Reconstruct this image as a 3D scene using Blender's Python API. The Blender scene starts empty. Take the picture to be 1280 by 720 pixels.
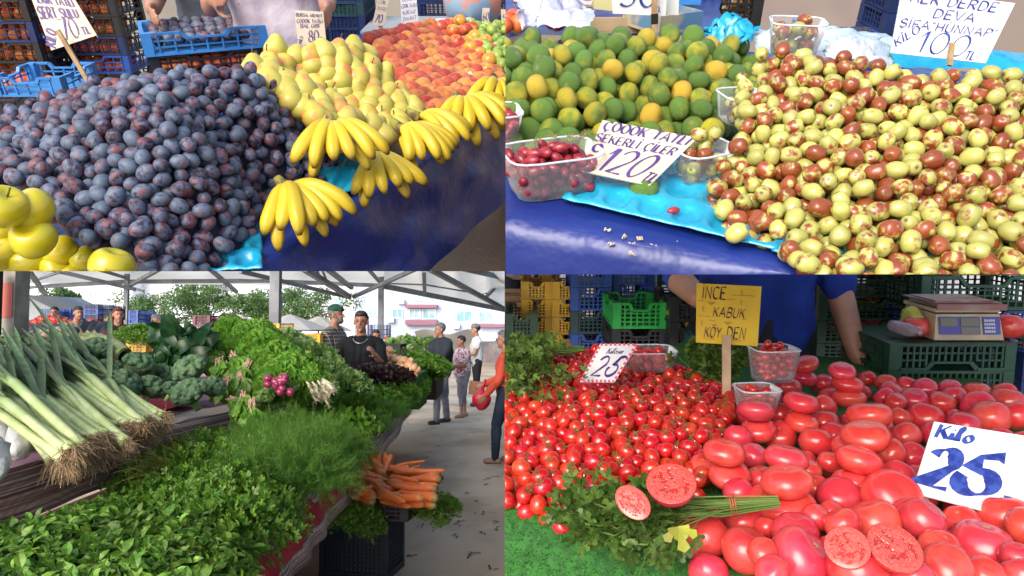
import bpy, bmesh, math, random
import numpy as np
from mathutils import Matrix, Vector, noise as mn
PI = math.pi
random.seed(7)
RN = np.random.RandomState(7)
C = bpy.context.scene.collection
SC = bpy.context.scene

# ------------------------------------------------------------------ camera, sky, sun, exposure
F, CX, CY = 900.0, 640.0, 360.0
PITCH = math.radians(30)
EYE = Vector((0, 0, 3))
cam_d = bpy.data.cameras.new('camera')
cam = bpy.data.objects.new('camera', cam_d); C.objects.link(cam); SC.camera = cam
cam.location = EYE; cam.rotation_euler = (PI/2 - PITCH, 0, 0)
cam_d.lens = 36*F/1280; cam_d.sensor_width = 36; cam_d.clip_start = 0.05; cam_d.clip_end = 2000
W = bpy.data.worlds.new('World'); SC.world = W; W.use_nodes = True
nt = W.node_tree; bgn = nt.nodes['Background']
sky = nt.nodes.new('ShaderNodeTexSky'); sky.sky_type = 'NISHITA'; sky.sun_disc = False
SUN_EL, SUN_AZ = math.radians(49), math.radians(216)      # azimuth clockwise from +Y: behind and left of the viewer
sky.sun_elevation = SUN_EL; sky.sun_rotation = SUN_AZ; sky.dust_density = 4.0; sky.air_density = 1.2; sky.ozone_density = .6
nt.links.new(sky.outputs[0], bgn.inputs[0]); bgn.inputs[1].default_value = 0.15
sun_d = bpy.data.lights.new('sun', 'SUN'); sun = bpy.data.objects.new('sun', sun_d); C.objects.link(sun)
sun_d.energy = 1.5; sun_d.angle = math.radians(40); sun_d.color = (1.0, .96, .9)
sd = Vector((math.sin(SUN_AZ)*math.cos(SUN_EL), math.cos(SUN_AZ)*math.cos(SUN_EL), math.sin(SUN_EL)))
sun.rotation_euler = sd.to_track_quat('Z', 'Y').to_euler()
SC.view_settings.view_transform = 'Standard'; SC.view_settings.look = 'None'
SC.view_settings.exposure = 1.0; SC.view_settings.gamma = 1; SC.view_settings.use_curve_mapping = False
SC.cycles.max_bounces = 7; SC.cycles.transparent_max_bounces = 12
CAMM = Matrix.Translation(EYE) @ Matrix.Rotation(PI/2 - PITCH, 4, 'X')

# ------------------------------------------------------------------ the four stalls, each with its own level ground seen from the one viewpoint
class Cell:
    def __init__(s, name, yh, eye, left, top, xb, yb):
        t = (CY - yh)/F; q = math.sqrt(1+t*t)
        s.name = name; s.eye = eye; s.n = Vector((0, 1/q, t/q)); s.f = Vector((0, t/q, -1/q))
        L = Matrix(((1, 0, 0, 0), (0, s.f.y, s.n.y, 0), (0, s.f.z, s.n.z, 0), (0, 0, 0, 1)))
        s.M = CAMM @ L @ Matrix.Translation((0, 0, -eye)); s.Mi = s.M.inverted()
        s.left, s.top, s.xb, s.yb = left, top, xb, yb
        s.a = (xb-CX)/F; s.b = (CY-yb)/F
    def ray(s, px, py):
        c = Vector(((px-CX)/F, (CY-py)/F, -1)); return Vector((c.x, c.dot(s.f), c.dot(s.n)))
    def P(s, px, py, z):                # where the line of sight meets the level z
        r = s.ray(px, py); k = (z-s.eye)/r.z; return Vector((k*r.x, k*r.y, z))
    def D(s, px, py, d):                # a point d metres ahead along the ground
        r = s.ray(px, py); k = d/r.y; return Vector((k*r.x, d, s.eye+k*r.z))
    def pix(s, p):
        v = Vector(p) - Vector((0, 0, s.eye)); c = Vector((v.x, v.y*s.f.y+v.z*s.n.y, v.y*s.f.z+v.z*s.n.z))
        return CX+F*c.x/-c.z, CY-F*c.y/-c.z, -c.z
TL = Cell('TL', -150, 1.50, True, True, 632, 339)
TR = Cell('TR', -200, 1.40, False, True, 632, 343)
BL = Cell('BL', 405, 1.75, True, False, 630.8, 339)
BR = Cell('BR', 240, 1.45, False, False, 630.8, 343)
OWN = {}          # object -> cell, for the tops
LOC = {}

# ------------------------------------------------------------------ mesh collecting
class MB:
    def __init__(s): s.v = []; s.f = []; s.a = []; s.k = 0.0
    def add(s, vs, fs, col=None):
        o = len(s.v); s.v.extend([tuple(v) for v in vs]); s.f.extend([tuple(i+o for i in f) for f in fs])
        s.a.extend([s.k if col is None else col]*len(vs) if not isinstance(col, (list, tuple)) else col)
        return s
    def box(s, c, d, rot=None, bev=0):
        hx, hy, hz = d[0]/2, d[1]/2, d[2]/2
        vs = [Vector((x*hx, y*hy, z*hz)) for z in (-1, 1) for y in (-1, 1) for x in (-1, 1)]
        if rot is not None: vs = [rot @ v for v in vs]
        c = Vector(c)
        return s.add([v+c for v in vs], [(0, 2, 3, 1), (4, 5, 7, 6), (0, 1, 5, 4), (2, 6, 7, 3), (0, 4, 6, 2), (1, 3, 7, 5)])
    def bar(s, a, b, w, h=None, up=(0, 0, 1)):
        a, b = Vector(a), Vector(b); h = h or w; d = b-a
        if d.length < 1e-6: return s
        y = d.normalized(); u = Vector(up)
        if abs(y.dot(u)) > .98: u = Vector((1, 0, 0))
        x = y.cross(u).normalized(); z = x.cross(y)
        R = Matrix((x, y, z)).transposed()
        return s.box((a+b)/2, (w, d.length, h), R)
    def tube(s, pts, rad, n=8, cols=None, cap=True, flat=1.0, ridge=0):
        pts = [Vector(p) for p in pts]; m = len(pts)
        if not hasattr(rad, '__len__'): rad = [rad]*m
        prev = None; vs = []; cl = []
        for i, p in enumerate(pts):
            t = (pts[min(i+1, m-1)] - pts[max(i-1, 0)]).normalized()
            if prev is None:
                u = Vector((0, 0, 1)) if abs(t.z) < .9 else Vector((1, 0, 0)); x = t.cross(u).normalized()
            else:
                x = (prev - t*prev.dot(t)).normalized()
            prev = x; y = t.cross(x)
            for k in range(n):
                a = 2*PI*k/n; vs.append(p + (x*math.cos(a) + y*math.sin(a)*flat)*rad[i]*(1+ridge*math.cos(5*a))); cl.append(cols[i] if cols else s.k)
        fs = [(i*n+k, i*n+(k+1) % n, (i+1)*n+(k+1) % n, (i+1)*n+k) for i in range(m-1) for k in range(n)]
        if cap: fs += [tuple(range(n-1, -1, -1)), tuple((m-1)*n+k for k in range(n))]
        return s.add(vs, fs, cl)
    def lathe(s, prof, n=20, M=None, cols=None):
        vs = []; cl = []
        for i, (r, z) in enumerate(prof):
            for k in range(n):
                a = 2*PI*k/n; vs.append(Vector((r*math.cos(a), r*math.sin(a), z))); cl.append(cols[i] if cols else s.k)
        m = len(prof)
        fs = [(i*n+k, i*n+(k+1) % n, (i+1)*n+(k+1) % n, (i+1)*n+k) for i in range(m-1) for k in range(n)]
        fs += [tuple(range(n-1, -1, -1)), tuple((m-1)*n+k for k in range(n))]
        if M is not None: vs = [M @ v for v in vs]
        return s.add(vs, fs, cl)
    def grid(s, P, nu, nv, fn=None, thick=0.0):     # P(u,v)->point, optional slab thickness downwards
        top = [Vector(P(i/nu, j/nv)) for j in range(nv+1) for i in range(nu+1)]
        W1 = nu+1; fs = [(j*W1+i, j*W1+i+1, (j+1)*W1+i+1, (j+1)*W1+i) for j in range(nv) for i in range(nu)]
        if thick:
            o = len(top); bot = [v - Vector((0, 0, thick)) for v in top]
            fb = [tuple(o+k for k in reversed(f)) for f in fs]
            ring = [i for i in range(W1)] + [j*W1+nu for j in range(1, nv+1)] + [nv*W1+i for i in range(nu-1, -1, -1)] + [j*W1 for j in range(nv-1, 0, -1)]
            fr = [(ring[k], o+ring[k], o+ring[(k+1) % len(ring)], ring[(k+1) % len(ring)]) for k in range(len(ring))]
            return s.add(top+bot, fs+fb+fr)
        return s.add(top, fs)
    def poly_slab(s, pts, z0, z1):
        n = len(pts); return s.add([(x, y, z0) for x, y in pts] + [(x, y, z1) for x, y in pts],
            [tuple(range(n-1, -1, -1)), tuple(range(n, 2*n))] + [(i, (i+1) % n, n+(i+1) % n, n+i) for i in range(n)])
    def quad_slab(s, q, t):                         # four 3-D corners, thickness behind them
        q = [Vector(p) for p in q]; nn = (q[1]-q[0]).cross(q[3]-q[0]).normalized()*t
        return s.add(q + [p-nn for p in q], [(0, 1, 2, 3), (7, 6, 5, 4), (0, 4, 5, 1), (1, 5, 6, 2), (2, 6, 7, 3), (3, 7, 4, 0)])
    def merge(s, o, M=None, col=None):
        vs = [M @ Vector(v) for v in o.v] if M is not None else o.v
        return s.add(vs, o.f, list(o.a) if col is None else [col]*len(o.v))
    def noise(s, amp, sc, seed=0):
        out = []
        for v in s.v:
            v = Vector(v); out.append(tuple(v + mn.noise_vector(v*sc+Vector((seed*7.3, seed*3.1, seed)))*amp))
        s.v = out; return s
    def mesh(s, name, mat, smooth=True, off=None):
        me = bpy.data.meshes.new(name)
        vs = s.v if off is None else [(v[0]-off[0], v[1]-off[1], v[2]-off[2]) for v in s.v]
        me.from_pydata(vs, [], s.f)
        if any(s.a):
            at = me.attributes.new('t', 'FLOAT', 'POINT'); at.data.foreach_set('value', [float(x) for x in s.a])
        if smooth: me.shade_smooth()
        bm = bmesh.new(); bm.from_mesh(me); bmesh.ops.recalc_face_normals(bm, faces=bm.faces); bm.to_mesh(me); bm.free()
        if mat: me.materials.append(mat)
        return me

def flat(me):
    for p in me.polygons: p.use_smooth = False
    return me

def setp(o, label=None, cat=None, group=None, kind=None):
    if label: o['label'] = label
    if cat: o['category'] = cat
    if group: o['group'] = group
    if kind: o['kind'] = kind
    return o
def top(cell, name, me, label=None, cat=None, group=None, kind=None, loc=(0, 0, 0), rot=None, scale=None):
    """a top-level object: mesh data (or None for an Empty) standing in that stall's own level frame"""
    o = bpy.data.objects.new(name, me); C.objects.link(o)
    m = Matrix.Translation(loc)
    if rot is not None: m = m @ (rot.to_4x4() if hasattr(rot, 'to_4x4') else rot)
    if scale is not None: m = m @ (Matrix.Diagonal((*scale, 1)) if hasattr(scale, '__len__') else Matrix.Scale(scale, 4))
    o.matrix_world = cell.M @ m
    OWN[o] = cell; LOC[o] = Vector(loc)
    return setp(o, label, cat, group, kind)
def solid(cell, name, mb, mat, label=None, cat=None, group=None, kind=None, smooth=False):
    v = np.array(mb.v); c = v.mean(axis=0); c[2] = v[:, 2].min()
    return top(cell, name, mb.mesh(name, mat, smooth, c), label, cat, group, kind, loc=tuple(c))
def part(root, name, mb, mat, smooth=False, label=None, at=None):
    """child mesh; mb is given in the stall's frame, the root's own place is taken off"""
    off = LOC[root] if at is None else at
    o = bpy.data.objects.new(name, mb.mesh(name, mat, smooth, off)); C.objects.link(o); o.parent = root; LOC[o] = LOC[root]
    if label: o['label'] = label
    return o
def child(root, name, me, loc=(0, 0, 0), rot=None, scale=None):
    o = bpy.data.objects.new(name, me); C.objects.link(o); o.parent = root
    m = Matrix.Translation(loc)
    if rot is not None: m = m @ rot.to_4x4()
    if scale is not None: m = m @ Matrix.Scale(scale, 4)
    o.matrix_local = m; LOC[o] = LOC[root]
    return o
def dup(cell, root, loc, rot=None, scale=None, label=None, group=None):
    r = root.copy(); C.objects.link(r)
    m = Matrix.Translation(loc)
    if rot is not None: m = m @ rot.to_4x4()
    if scale is not None: m = m @ (Matrix.Diagonal((*scale, 1)) if hasattr(scale, '__len__') else Matrix.Scale(scale, 4))
    r.matrix_world = cell.M @ m; OWN[r] = cell; LOC[r] = Vector(loc)
    if label: r['label'] = label
    if group: r['group'] = group
    for ch in list(root.children):
        c = ch.copy(); C.objects.link(c); c.parent = r
        for g in ch.children:
            d = g.copy(); C.objects.link(d); d.parent = c
    return r
def rotm(rx=0, ry=0, rz=0): return (Matrix.Rotation(rz, 3, 'Z') @ Matrix.Rotation(ry, 3, 'Y') @ Matrix.Rotation(rx, 3, 'X'))
def rrot(tilt=PI): return rotm(random.uniform(-tilt, tilt), random.uniform(-tilt, tilt), random.uniform(-PI, PI))
def fuse(mb, voxel, smooth=2, off=(0, 0, 0), name='body', mat=None):
    """melt overlapping volumes into one continuous surface"""
    me = mb.mesh(name, None, False, off); o = bpy.data.objects.new(name, me); C.objects.link(o)
    r = o.modifiers.new('r', 'REMESH'); r.mode = 'VOXEL'; r.voxel_size = voxel
    if smooth: s = o.modifiers.new('s', 'SMOOTH'); s.iterations = smooth; s.factor = .6
    dg = bpy.context.evaluated_depsgraph_get(); dg.update()
    out = bpy.data.meshes.new_from_object(o.evaluated_get(dg)); out.name = name
    bpy.data.objects.remove(o); out.shade_smooth(); out.materials.clear()
    if mat: out.materials.append(mat)
    return out

# ------------------------------------------------------------------ materials
def _mk(name):
    m = bpy.data.materials.new(name); m.use_nodes = True; t = m.node_tree; return m, t, t.nodes['Principled BSDF']
def N(t, k, **kw):
    n = t.nodes.new(k)
    for a, b in kw.items(): setattr(n, a, b)
    return n
def mth(t, op, a, b=None, c=None):
    n = t.nodes.new('ShaderNodeMath'); n.operation = op
    for i, x in enumerate((a, b, c)):
        if x is None: continue
        if hasattr(x, 'links'): t.links.new(x, n.inputs[i])
        else: n.inputs[i].default_value = x
    return n.outputs[0]
def mixc(t, f, a, b, mode='MIX'):
    n = t.nodes.new('ShaderNodeMix'); n.data_type = 'RGBA'; n.blend_type = mode
    for i, x in ((0, f), (6, a), (7, b)):
        if hasattr(x, 'links'): t.links.new(x, n.inputs[i])
        else: n.inputs[i].default_value = x if i == 0 else (*x, 1)[:4]
    return n.outputs[2]
def ramp(t, f, lo, hi):
    n = t.nodes.new('ShaderNodeMapRange'); n.interpolation_type = 'SMOOTHSTEP'; t.links.new(f, n.inputs[0])
    n.inputs[1].default_value = lo; n.inputs[2].default_value = hi; return n.outputs[0]
def rand(t):
    oi = N(t, 'ShaderNodeObjectInfo'); ge = N(t, 'ShaderNodeNewGeometry')
    return mth(t, 'FRACT', mth(t, 'ADD', oi.outputs['Random'], ge.outputs['Random Per Island']))
def coords(t, r=None, obj=True):
    tc = N(t, 'ShaderNodeTexCoord'); co = tc.outputs['Object']
    if r is not None:
        v = N(t, 'ShaderNodeVectorMath', operation='ADD'); t.links.new(co, v.inputs[0])
        cb = N(t, 'ShaderNodeCombineXYZ'); m = mth(t, 'MULTIPLY', r, 37.0)
        for i in range(3): t.links.new(m, cb.inputs[i])
        t.links.new(cb.outputs[0], v.inputs[1]); co = v.outputs[0]
    return co
def tex(t, co, sc, det=3, rough=.55, kind='n'):
    if kind == 'v': n = N(t, 'ShaderNodeTexVoronoi'); n.inputs['Scale'].default_value = sc; t.links.new(co, n.inputs['Vector']); return n.outputs['Distance']
    n = N(t, 'ShaderNodeTexNoise'); n.inputs['Scale'].default_value = sc; n.inputs['Detail'].default_value = det
    n.inputs['Roughness'].default_value = rough; t.links.new(co, n.inputs['Vector']); return n.outputs['Fac']
MATS = {}; ALB = .86  # ALB darkens these stalls' colours to balance the aisle's missing light
def mat(name, c1, c2=None, scale=8, lo=.4, hi=.6, rough=.5, shift=0.0, val=0.0, hue=None, bump=0.0, bscale=60, sss=0.0, spec=.5,
        speck=None, spscale=150, splo=.12, sphi=.2, coat=0, metal=0, attr=None, alpha=None, trans=0, sheen=0, det=3, wr=None, fscale=None):
    """c1/c2 mottled by noise; shift moves the balance from object to object; val varies the lightness; attr = colour where the mesh attribute t is 1"""
    if name in MATS: return MATS[name]
    c1 = tuple(x*ALB for x in c1); c2 = tuple(x*ALB for x in c2) if c2 is not None else None
    m, t, b = _mk(name); L = t.links; r = rand(t); co = coords(t, r)
    if wr: co = coords(t, None)
    col = None
    if c2 is not None:
        f = tex(t, co, scale, det)
        if shift: f = mth(t, 'ADD', f, mth(t, 'MULTIPLY', mth(t, 'SUBTRACT', r, .5), shift))
        col = mixc(t, ramp(t, f, lo, hi), c1, c2)
    else: col = mixc(t, 0.0, c1, c1)
    if speck is not None:
        f = tex(t, co, spscale, kind='v'); col = mixc(t, mth(t, 'SUBTRACT', 1.0, ramp(t, f, splo, sphi)), col, speck)
    if attr is not None:
        an = N(t, 'ShaderNodeAttribute', attribute_name='t'); col = mixc(t, an.outputs['Fac'], col, attr)
    if val:
        hs = N(t, 'ShaderNodeHueSaturation'); L.new(col, hs.inputs['Color'])
        r2 = mth(t, 'FRACT', mth(t, 'MULTIPLY', r, 7.13))
        L.new(mth(t, 'ADD', 1-val/2, mth(t, 'MULTIPLY', r2, val)), hs.inputs['Value'])
        if hue: L.new(mth(t, 'ADD', .5-hue/2, mth(t, 'MULTIPLY', r, hue)), hs.inputs['Hue'])
        col = hs.outputs[0]
    L.new(col, b.inputs['Base Color'])
    if fscale:
        f2 = tex(t, co, fscale, 3); L.new(mth(t, 'MULTIPLY_ADD', f2, .5, rough-.25), b.inputs['Roughness'])
    else: b.inputs['Roughness'].default_value = rough
    b.inputs['Metallic'].default_value = metal; b.inputs['Specular IOR Level'].default_value = spec
    if sss: b.inputs['Subsurface Weight'].default_value = sss; b.inputs['Subsurface Radius'].default_value = (.01, .004, .002); b.inputs['Subsurface Scale'].default_value = 1
    if coat: b.inputs['Coat Weight'].default_value = coat; b.inputs['Coat Roughness'].default_value = .12
    if sheen: b.inputs['Sheen Weight'].default_value = sheen; b.inputs['Sheen Roughness'].default_value = .4
    if trans: b.inputs['Transmission Weight'].default_value = trans; b.inputs['IOR'].default_value = 1.15
    if alpha is not None: b.inputs['Alpha'].default_value = alpha
    if bump:
        bn = N(t, 'ShaderNodeBump'); bn.inputs['Strength'].default_value = 1; bn.inputs['Distance'].default_value = bump
        L.new(tex(t, co, bscale, 4, .6), bn.inputs['Height']); L.new(bn.outputs[0], b.inputs['Normal'])
    MATS[name] = m; return m
def leafmat(name, c1, c2, scale=20, val=.5, rough=.45, attr=None, tr=.35, spec=.4):
    """thin leaves: half the light passes through"""
    if name in MATS: return MATS[name]
    m = mat(name, c1, c2, scale=scale, rough=rough, val=val, attr=attr, spec=spec, hue=.03); t = m.node_tree; b = t.nodes['Principled BSDF']
    tb = N(t, 'ShaderNodeBsdfTranslucent'); mx = N(t, 'ShaderNodeMixShader'); out = t.nodes['Material Output']
    src = b.inputs['Base Color'].links[0].from_socket; t.links.new(src, tb.inputs['Color'])
    mx.inputs[0].default_value = tr; t.links.new(b.outputs[0], mx.inputs[1]); t.links.new(tb.outputs[0], mx.inputs[2]); t.links.new(mx.outputs[0], out.inputs[0])
    return m

# ------------------------------------------------------------------ brush lettering
def arc(cx, cy, rx, ry, a0, a1, n=14): return [(cx+rx*math.cos(math.radians(a0+(a1-a0)*i/n)), cy+ry*math.sin(math.radians(a0+(a1-a0)*i/n))) for i in range(n+1)]
G = {
 'A': (.62, [[(0, 0), (.31, 1), (.62, 0)], [(.12, .36), (.5, .36)]]),
 'B': (.52, [[(.05, 0), (.05, 1)], [(.05, 1)]+arc(.25, .76, .24, .24, 90, -90)+[(.05, .52)], [(.05, .52)]+arc(.27, .26, .25, .26, 90, -90)+[(.05, 0)]]),
 'C': (.55, [arc(.32, .5, .3, .5, 50, 310)]), 'D': (.58, [[(.05, 0), (.05, 1)], [(.05, 1)]+arc(.2, .5, .36, .5, 90, -90)+[(.05, 0)]]),
 'E': (.5, [[(.48, 1), (.05, 1), (.05, 0), (.5, 0)], [(.05, .52), (.4, .52)]]), 'F': (.5, [[(.5, 1), (.05, 1), (.05, 0)], [(.05, .52), (.4, .52)]]),
 'G': (.58, [arc(.32, .5, .3, .5, 50, 330)+[(.58, .45), (.35, .45)]]), 'H': (.56, [[(.05, 0), (.05, 1)], [(.52, 0), (.52, 1)], [(.05, .5), (.52, .5)]]),
 'I': (.14, [[(.07, 0), (.07, 1)]]), 'K': (.54, [[(.05, 0), (.05, 1)], [(.52, 1), (.07, .45)], [(.2, .58), (.54, 0)]]),
 'L': (.46, [[(.05, 1), (.05, 0), (.46, 0)]]), 'M': (.7, [[(.04, 0), (.1, 1), (.35, .3), (.6, 1), (.66, 0)]]), 'N': (.58, [[(.05, 0), (.05, 1), (.53, 0), (.53, 1)]]),
 'O': (.6, [arc(.3, .5, .28, .5, 90, 450, 22)]), 'P': (.5, [[(.05, 0), (.05, 1)], [(.05, 1)]+arc(.24, .74, .25, .26, 90, -90)+[(.05, .48)]]),
 'R': (.54, [[(.05, 0), (.05, 1)], [(.05, 1)]+arc(.24, .74, .25, .26, 90, -90)+[(.05, .48)], [(.24, .48), (.52, 0)]]),
 'S': (.5, [arc(.27, .76, .23, .24, 30, 270)+arc(.25, .26, .24, .26, 90, -150)]), 'T': (.56, [[(0, 1), (.56, 1)], [(.28, 1), (.28, 0)]]),
 'U': (.56, [[(.05, 1), (.05, .3)]+arc(.28, .26, .23, .26, 180, 360)+[(.51, .3), (.51, 1)]]), 'V': (.56, [[(0, 1), (.28, 0), (.56, 1)]]),
 'Y': (.54, [[(0, 1), (.27, .5), (.54, 1)], [(.27, .5), (.27, 0)]]), 'Z': (.5, [[(0, 1), (.5, 1), (0, 0), (.5, 0)]]), 'J': (.4, [[(.35, 1), (.35, .2)]+arc(.18, .2, .17, .2, 0, -150)]),
 '0': (.62, [arc(.31, .5, .28, .5, 100, 460, 24)]), '1': (.3, [[(0, .72), (.2, 1), (.2, 0)]]), '2': (.62, [arc(.3, .7, .26, .3, 160, -30)+[(.03, 0), (.62, 0)]]),
 '5': (.62, [[(.62, 1), (.16, 1), (.1, .56)]+arc(.28, .31, .29, .31, 115, -140)]), '7': (.56, [[(0, .95), (.56, 1), (.2, 0)]]),
 '8': (.56, [arc(.28, .75, .2, .25, -90, 270, 20), arc(.28, .25, .26, .25, 90, 450, 20)]), '6': (.56, [arc(.5, .6, .42, .4, 100, 200, 8)+arc(.29, .27, .24, .27, 170, -190, 18)]),
 '9': (.56, [arc(.28, .7, .24, .29, 0, 360, 18), [(.52, .7), (.45, .2), (.2, 0)]]), '3': (.56, [arc(.26, .75, .24, .25, 150, -90)+arc(.26, .26, .27, .26, 90, -150)]),
 'i': (.16, [[(.06, .5), (.04, 0), (.14, .04)], [(.08, .7), (.12, .76)]]), 'l': (.22, [[(.02, .3)]+arc(.12, .8, .07, .2, -10, 190, 10)+[(.05, 0), (.2, .04)]]),
 'u': (.42, [[(.04, .5), (.04, .12)]+arc(.18, .14, .14, .14, 180, 350)+[(.36, .5), (.36, 0)]]), 's': (.34, [arc(.18, .38, .14, .13, 30, 250)+arc(.16, .13, .15, .13, 80, -150)]),
 'f': (.6, [arc(.5, .84, .2, .15, 20, 150, 8)+[(.2, .56)]+arc(.28, .29, .29, .29, 100, -215, 20)]), 'Q': (.6, [[(.56, .92), (.62, 1.06), (.24, .94), (.14, .56)]+arc(.28, .3, .29, .3, 115, -205, 20)]),
 '.': (.16, [[(.05, 0), (.09, .08)]]), '"': (.2, [[(.05, 1), (.03, .8)], [(.16, 1), (.14, .8)]]), "'": (.1, [[(.05, 1), (.03, .8)]]), '-': (.4, [[(.05, .45), (.4, .45)]]), ' ': (.3, []),
 'o': (.42, [arc(.2, .25, .18, .25, 90, 450, 16)]), ',': (.14, [[(.08, .06), (.03, -.14)]]),
}
for a, b, dots in (('İ', 'I', [(.07, 1.22)]), ('Ü', 'U', [(.15, 1.2), (.42, 1.2)]), ('Ö', 'O', [(.18, 1.22), (.42, 1.22)])):
    G[a] = (G[b][0], G[b][1]+[[(x-.03, y-.07), (x+.04, y+.1)] for x, y in dots])
for a, b in (('Ş', 'S'), ('Ç', 'C')): G[a] = (G[b][0], G[b][1]+[[(.28, -.05), (.24, -.24)]])
class Quad:
    """a sign board: corners tl,tr,br,bl in space; uv (0..1, v down) to point"""
    def __init__(s, q): s.q = [Vector(p) for p in q]; s.n = (s.q[1]-s.q[0]).cross(s.q[3]-s.q[0]).normalized(); s.w = ((s.q[1]-s.q[0]).length+(s.q[2]-s.q[3]).length)/2; s.h = ((s.q[3]-s.q[0]).length+(s.q[2]-s.q[1]).length)/2
    def at(s, u, v, o=0): return (s.q[0]*(1-u)+s.q[1]*u)*(1-v)+(s.q[3]*(1-u)+s.q[2]*u)*v - s.n*o
_ink = [0]
def strokes(mb, Q, text, u, v, height, width=None, wt=.12, slant=.1, ang=0, nib=35, mn_=.35, gap=.14):
    """write text; (u,v) = left end of the baseline, height as a share of the board height, width = total width as a share of board width"""
    H = height*Q.h
    tot = sum(G[c][0]+gap for c in text)-gap
    sx = (width*Q.w/(tot*H)) if width else 1.0
    x = 0; ca, sa = math.cos(math.radians(ang)), math.sin(math.radians(ang)); nb = math.radians(nib)
    for c in text:
        w, st = G[c]
        for s_ in st:
            pts = [((x+p[0]+slant*p[1])*sx*H, p[1]*H) for p in s_]
            pts = [(a*ca-b*sa, a*sa+b*ca) for a, b in pts]
            _ink[0] += 1; o = .0012 + (_ink[0] % 40)*4e-5
            L_, R_ = [], []
            for i, p in enumerate(pts):
                q0, q1 = pts[max(i-1, 0)], pts[min(i+1, len(pts)-1)]
                dx, dy = q1[0]-q0[0], q1[1]-q0[1]; l = math.hypot(dx, dy) or 1; nx, ny = -dy/l, dx/l
                hw = wt*H/2*max(mn_, abs(math.sin(math.atan2(dy, dx)-nb)))
                if 0 < i < len(pts)-1:
                    a1 = math.atan2(pts[i][1]-q0[1], pts[i][0]-q0[0]); a2 = math.atan2(q1[1]-pts[i][1], q1[0]-pts[i][0])
                    hw = min(hw/max(.5, abs(math.cos((a2-a1)/2))), hw*1.6)
                for lst, sg in ((L_, 1), (R_, -1)):
                    X, Y = p[0]+nx*hw*sg, p[1]+ny*hw*sg; lst.append(Q.at(u+X/Q.w, v-Y/Q.h, -o))
            n = len(pts)
            mb.add(L_+R_, [(i, i+1, n+i+1, n+i) for i in range(n-1)])
        x += w+gap
def sign(cell, corners, depth, label, lines, paper, ink, stick=None, tilt=0.0, border=None, rng=None, thick=.003, extra=None, stickmat=None, name='price_sign'):
    """corners tl,tr,br,bl in picture units; depth of the foot edge; tilt leans the top edge back"""
    ys = [c[1] for c in corners]; lo, hi = max(ys), min(ys)
    q = [cell.D(c[0], c[1], depth + tilt*(lo-c[1])/(lo-hi)) for c in corners]
    Q = Quad(q)
    if Q.n.y > 0: Q.n = -Q.n
    # Q.n points to the viewer
    root = top(cell, name, None, label, 'sign', loc=tuple((q[2]+q[3])/2))
    nq = MB(); nn = Q.n*-thick; nq.add(q+[p+nn for p in q], [(0, 1, 2, 3), (7, 6, 5, 4), (0, 4, 5, 1), (1, 5, 6, 2), (2, 6, 7, 3), (3, 7, 4, 0)])
    part(root, 'board', nq, paper)
    Q.at = lambda u, v, o=0: (q[0]*(1-u)+q[1]*u)*(1-v)+(q[3]*(1-u)+q[2]*u)*v - Q.n*o
    mb = MB()
    for l in lines:
        t_, u, v, h = l[:4]; kw = l[4] if len(l) > 4 else {}
        strokes(mb, Q, t_, u, v, h, **kw)
    if mb.v: part(root, 'lettering', mb, ink)
    if border:
        bb = MB()
        for a, b in (((.02, .02), (.98, .02)), ((.98, .02), (.98, .98)), ((.98, .98), (.02, .98)), ((.02, .98), (.02, .02))):
            k = 16
            for i in range(k):
                if i % 2: continue
                p0 = (a[0]+(b[0]-a[0])*i/k, a[1]+(b[1]-a[1])*i/k); p1 = (a[0]+(b[0]-a[0])*(i+1)/k, a[1]+(b[1]-a[1])*(i+1)/k)
                A = Q.at(*p0, -.0011); B = Q.at(*p1, -.0011); bb.bar(A, B, .008, .0012, up=Q.n)
        part(root, 'printed_border', bb, border)
    if extra: extra(root, Q)
    if stick:
        a = cell.D(stick[0][0], stick[0][1], stick[1]); b = cell.D(stick[2][0], stick[2][1], stick[3]); sb = MB(); sb.bar(a, b, stick[4], .006, up=(0, 1, 0))
        part(root, 'stick', sb, stickmat or MATS['stick_wood'])
    return root

# ------------------------------------------------------------------ heights and heaps
class Surf:
    """smooth height over the stall through given points (thin plate)"""
    def __init__(s, pts, lam=1e-4):
        p = np.array(pts, float); s.p = p; n = len(p); A = s.phi(p[:, None, :2]-p[None, :, :2])+np.eye(n)*lam
        Pm = np.c_[np.ones(n), p[:, :2]]; K = np.block([[A, Pm], [Pm.T, np.zeros((3, 3))]])
        s.w = np.linalg.lstsq(K, np.r_[p[:, 2], 0, 0, 0], rcond=None)[0]
    @staticmethod
    def phi(d): r2 = (d**2).sum(-1); return np.where(r2 > 0, .5*r2*np.log(r2+1e-12), 0)
    def __call__(s, x, y):
        X = np.stack([np.atleast_1d(x), np.atleast_1d(y)], -1).astype(float)
        r = s.phi(X[:, None, :]-s.p[None, :, :2]) @ s.w[:-3] + s.w[-3] + X @ s.w[-2:]
        return r if np.ndim(x) else float(r[0])
def inside(poly, x, y):
    x = np.atleast_1d(x); y = np.atleast_1d(y); c = np.zeros(len(x), bool); n = len(poly)
    for i in range(n):
        x0, y0 = poly[i]; x1, y1 = poly[i-1]
        k = ((y0 > y) != (y1 > y)) & (x < (x1-x0)*(y-y0)/((y1-y0) or 1e-9)+x0); c ^= k
    return c
def pixsurf(cell, ctrl):
    """ctrl: (px,py,z) -> Surf"""
    pts = [cell.P(*c) for c in ctrl]; return Surf([(p.x, p.y, p.z) for p in pts])
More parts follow.
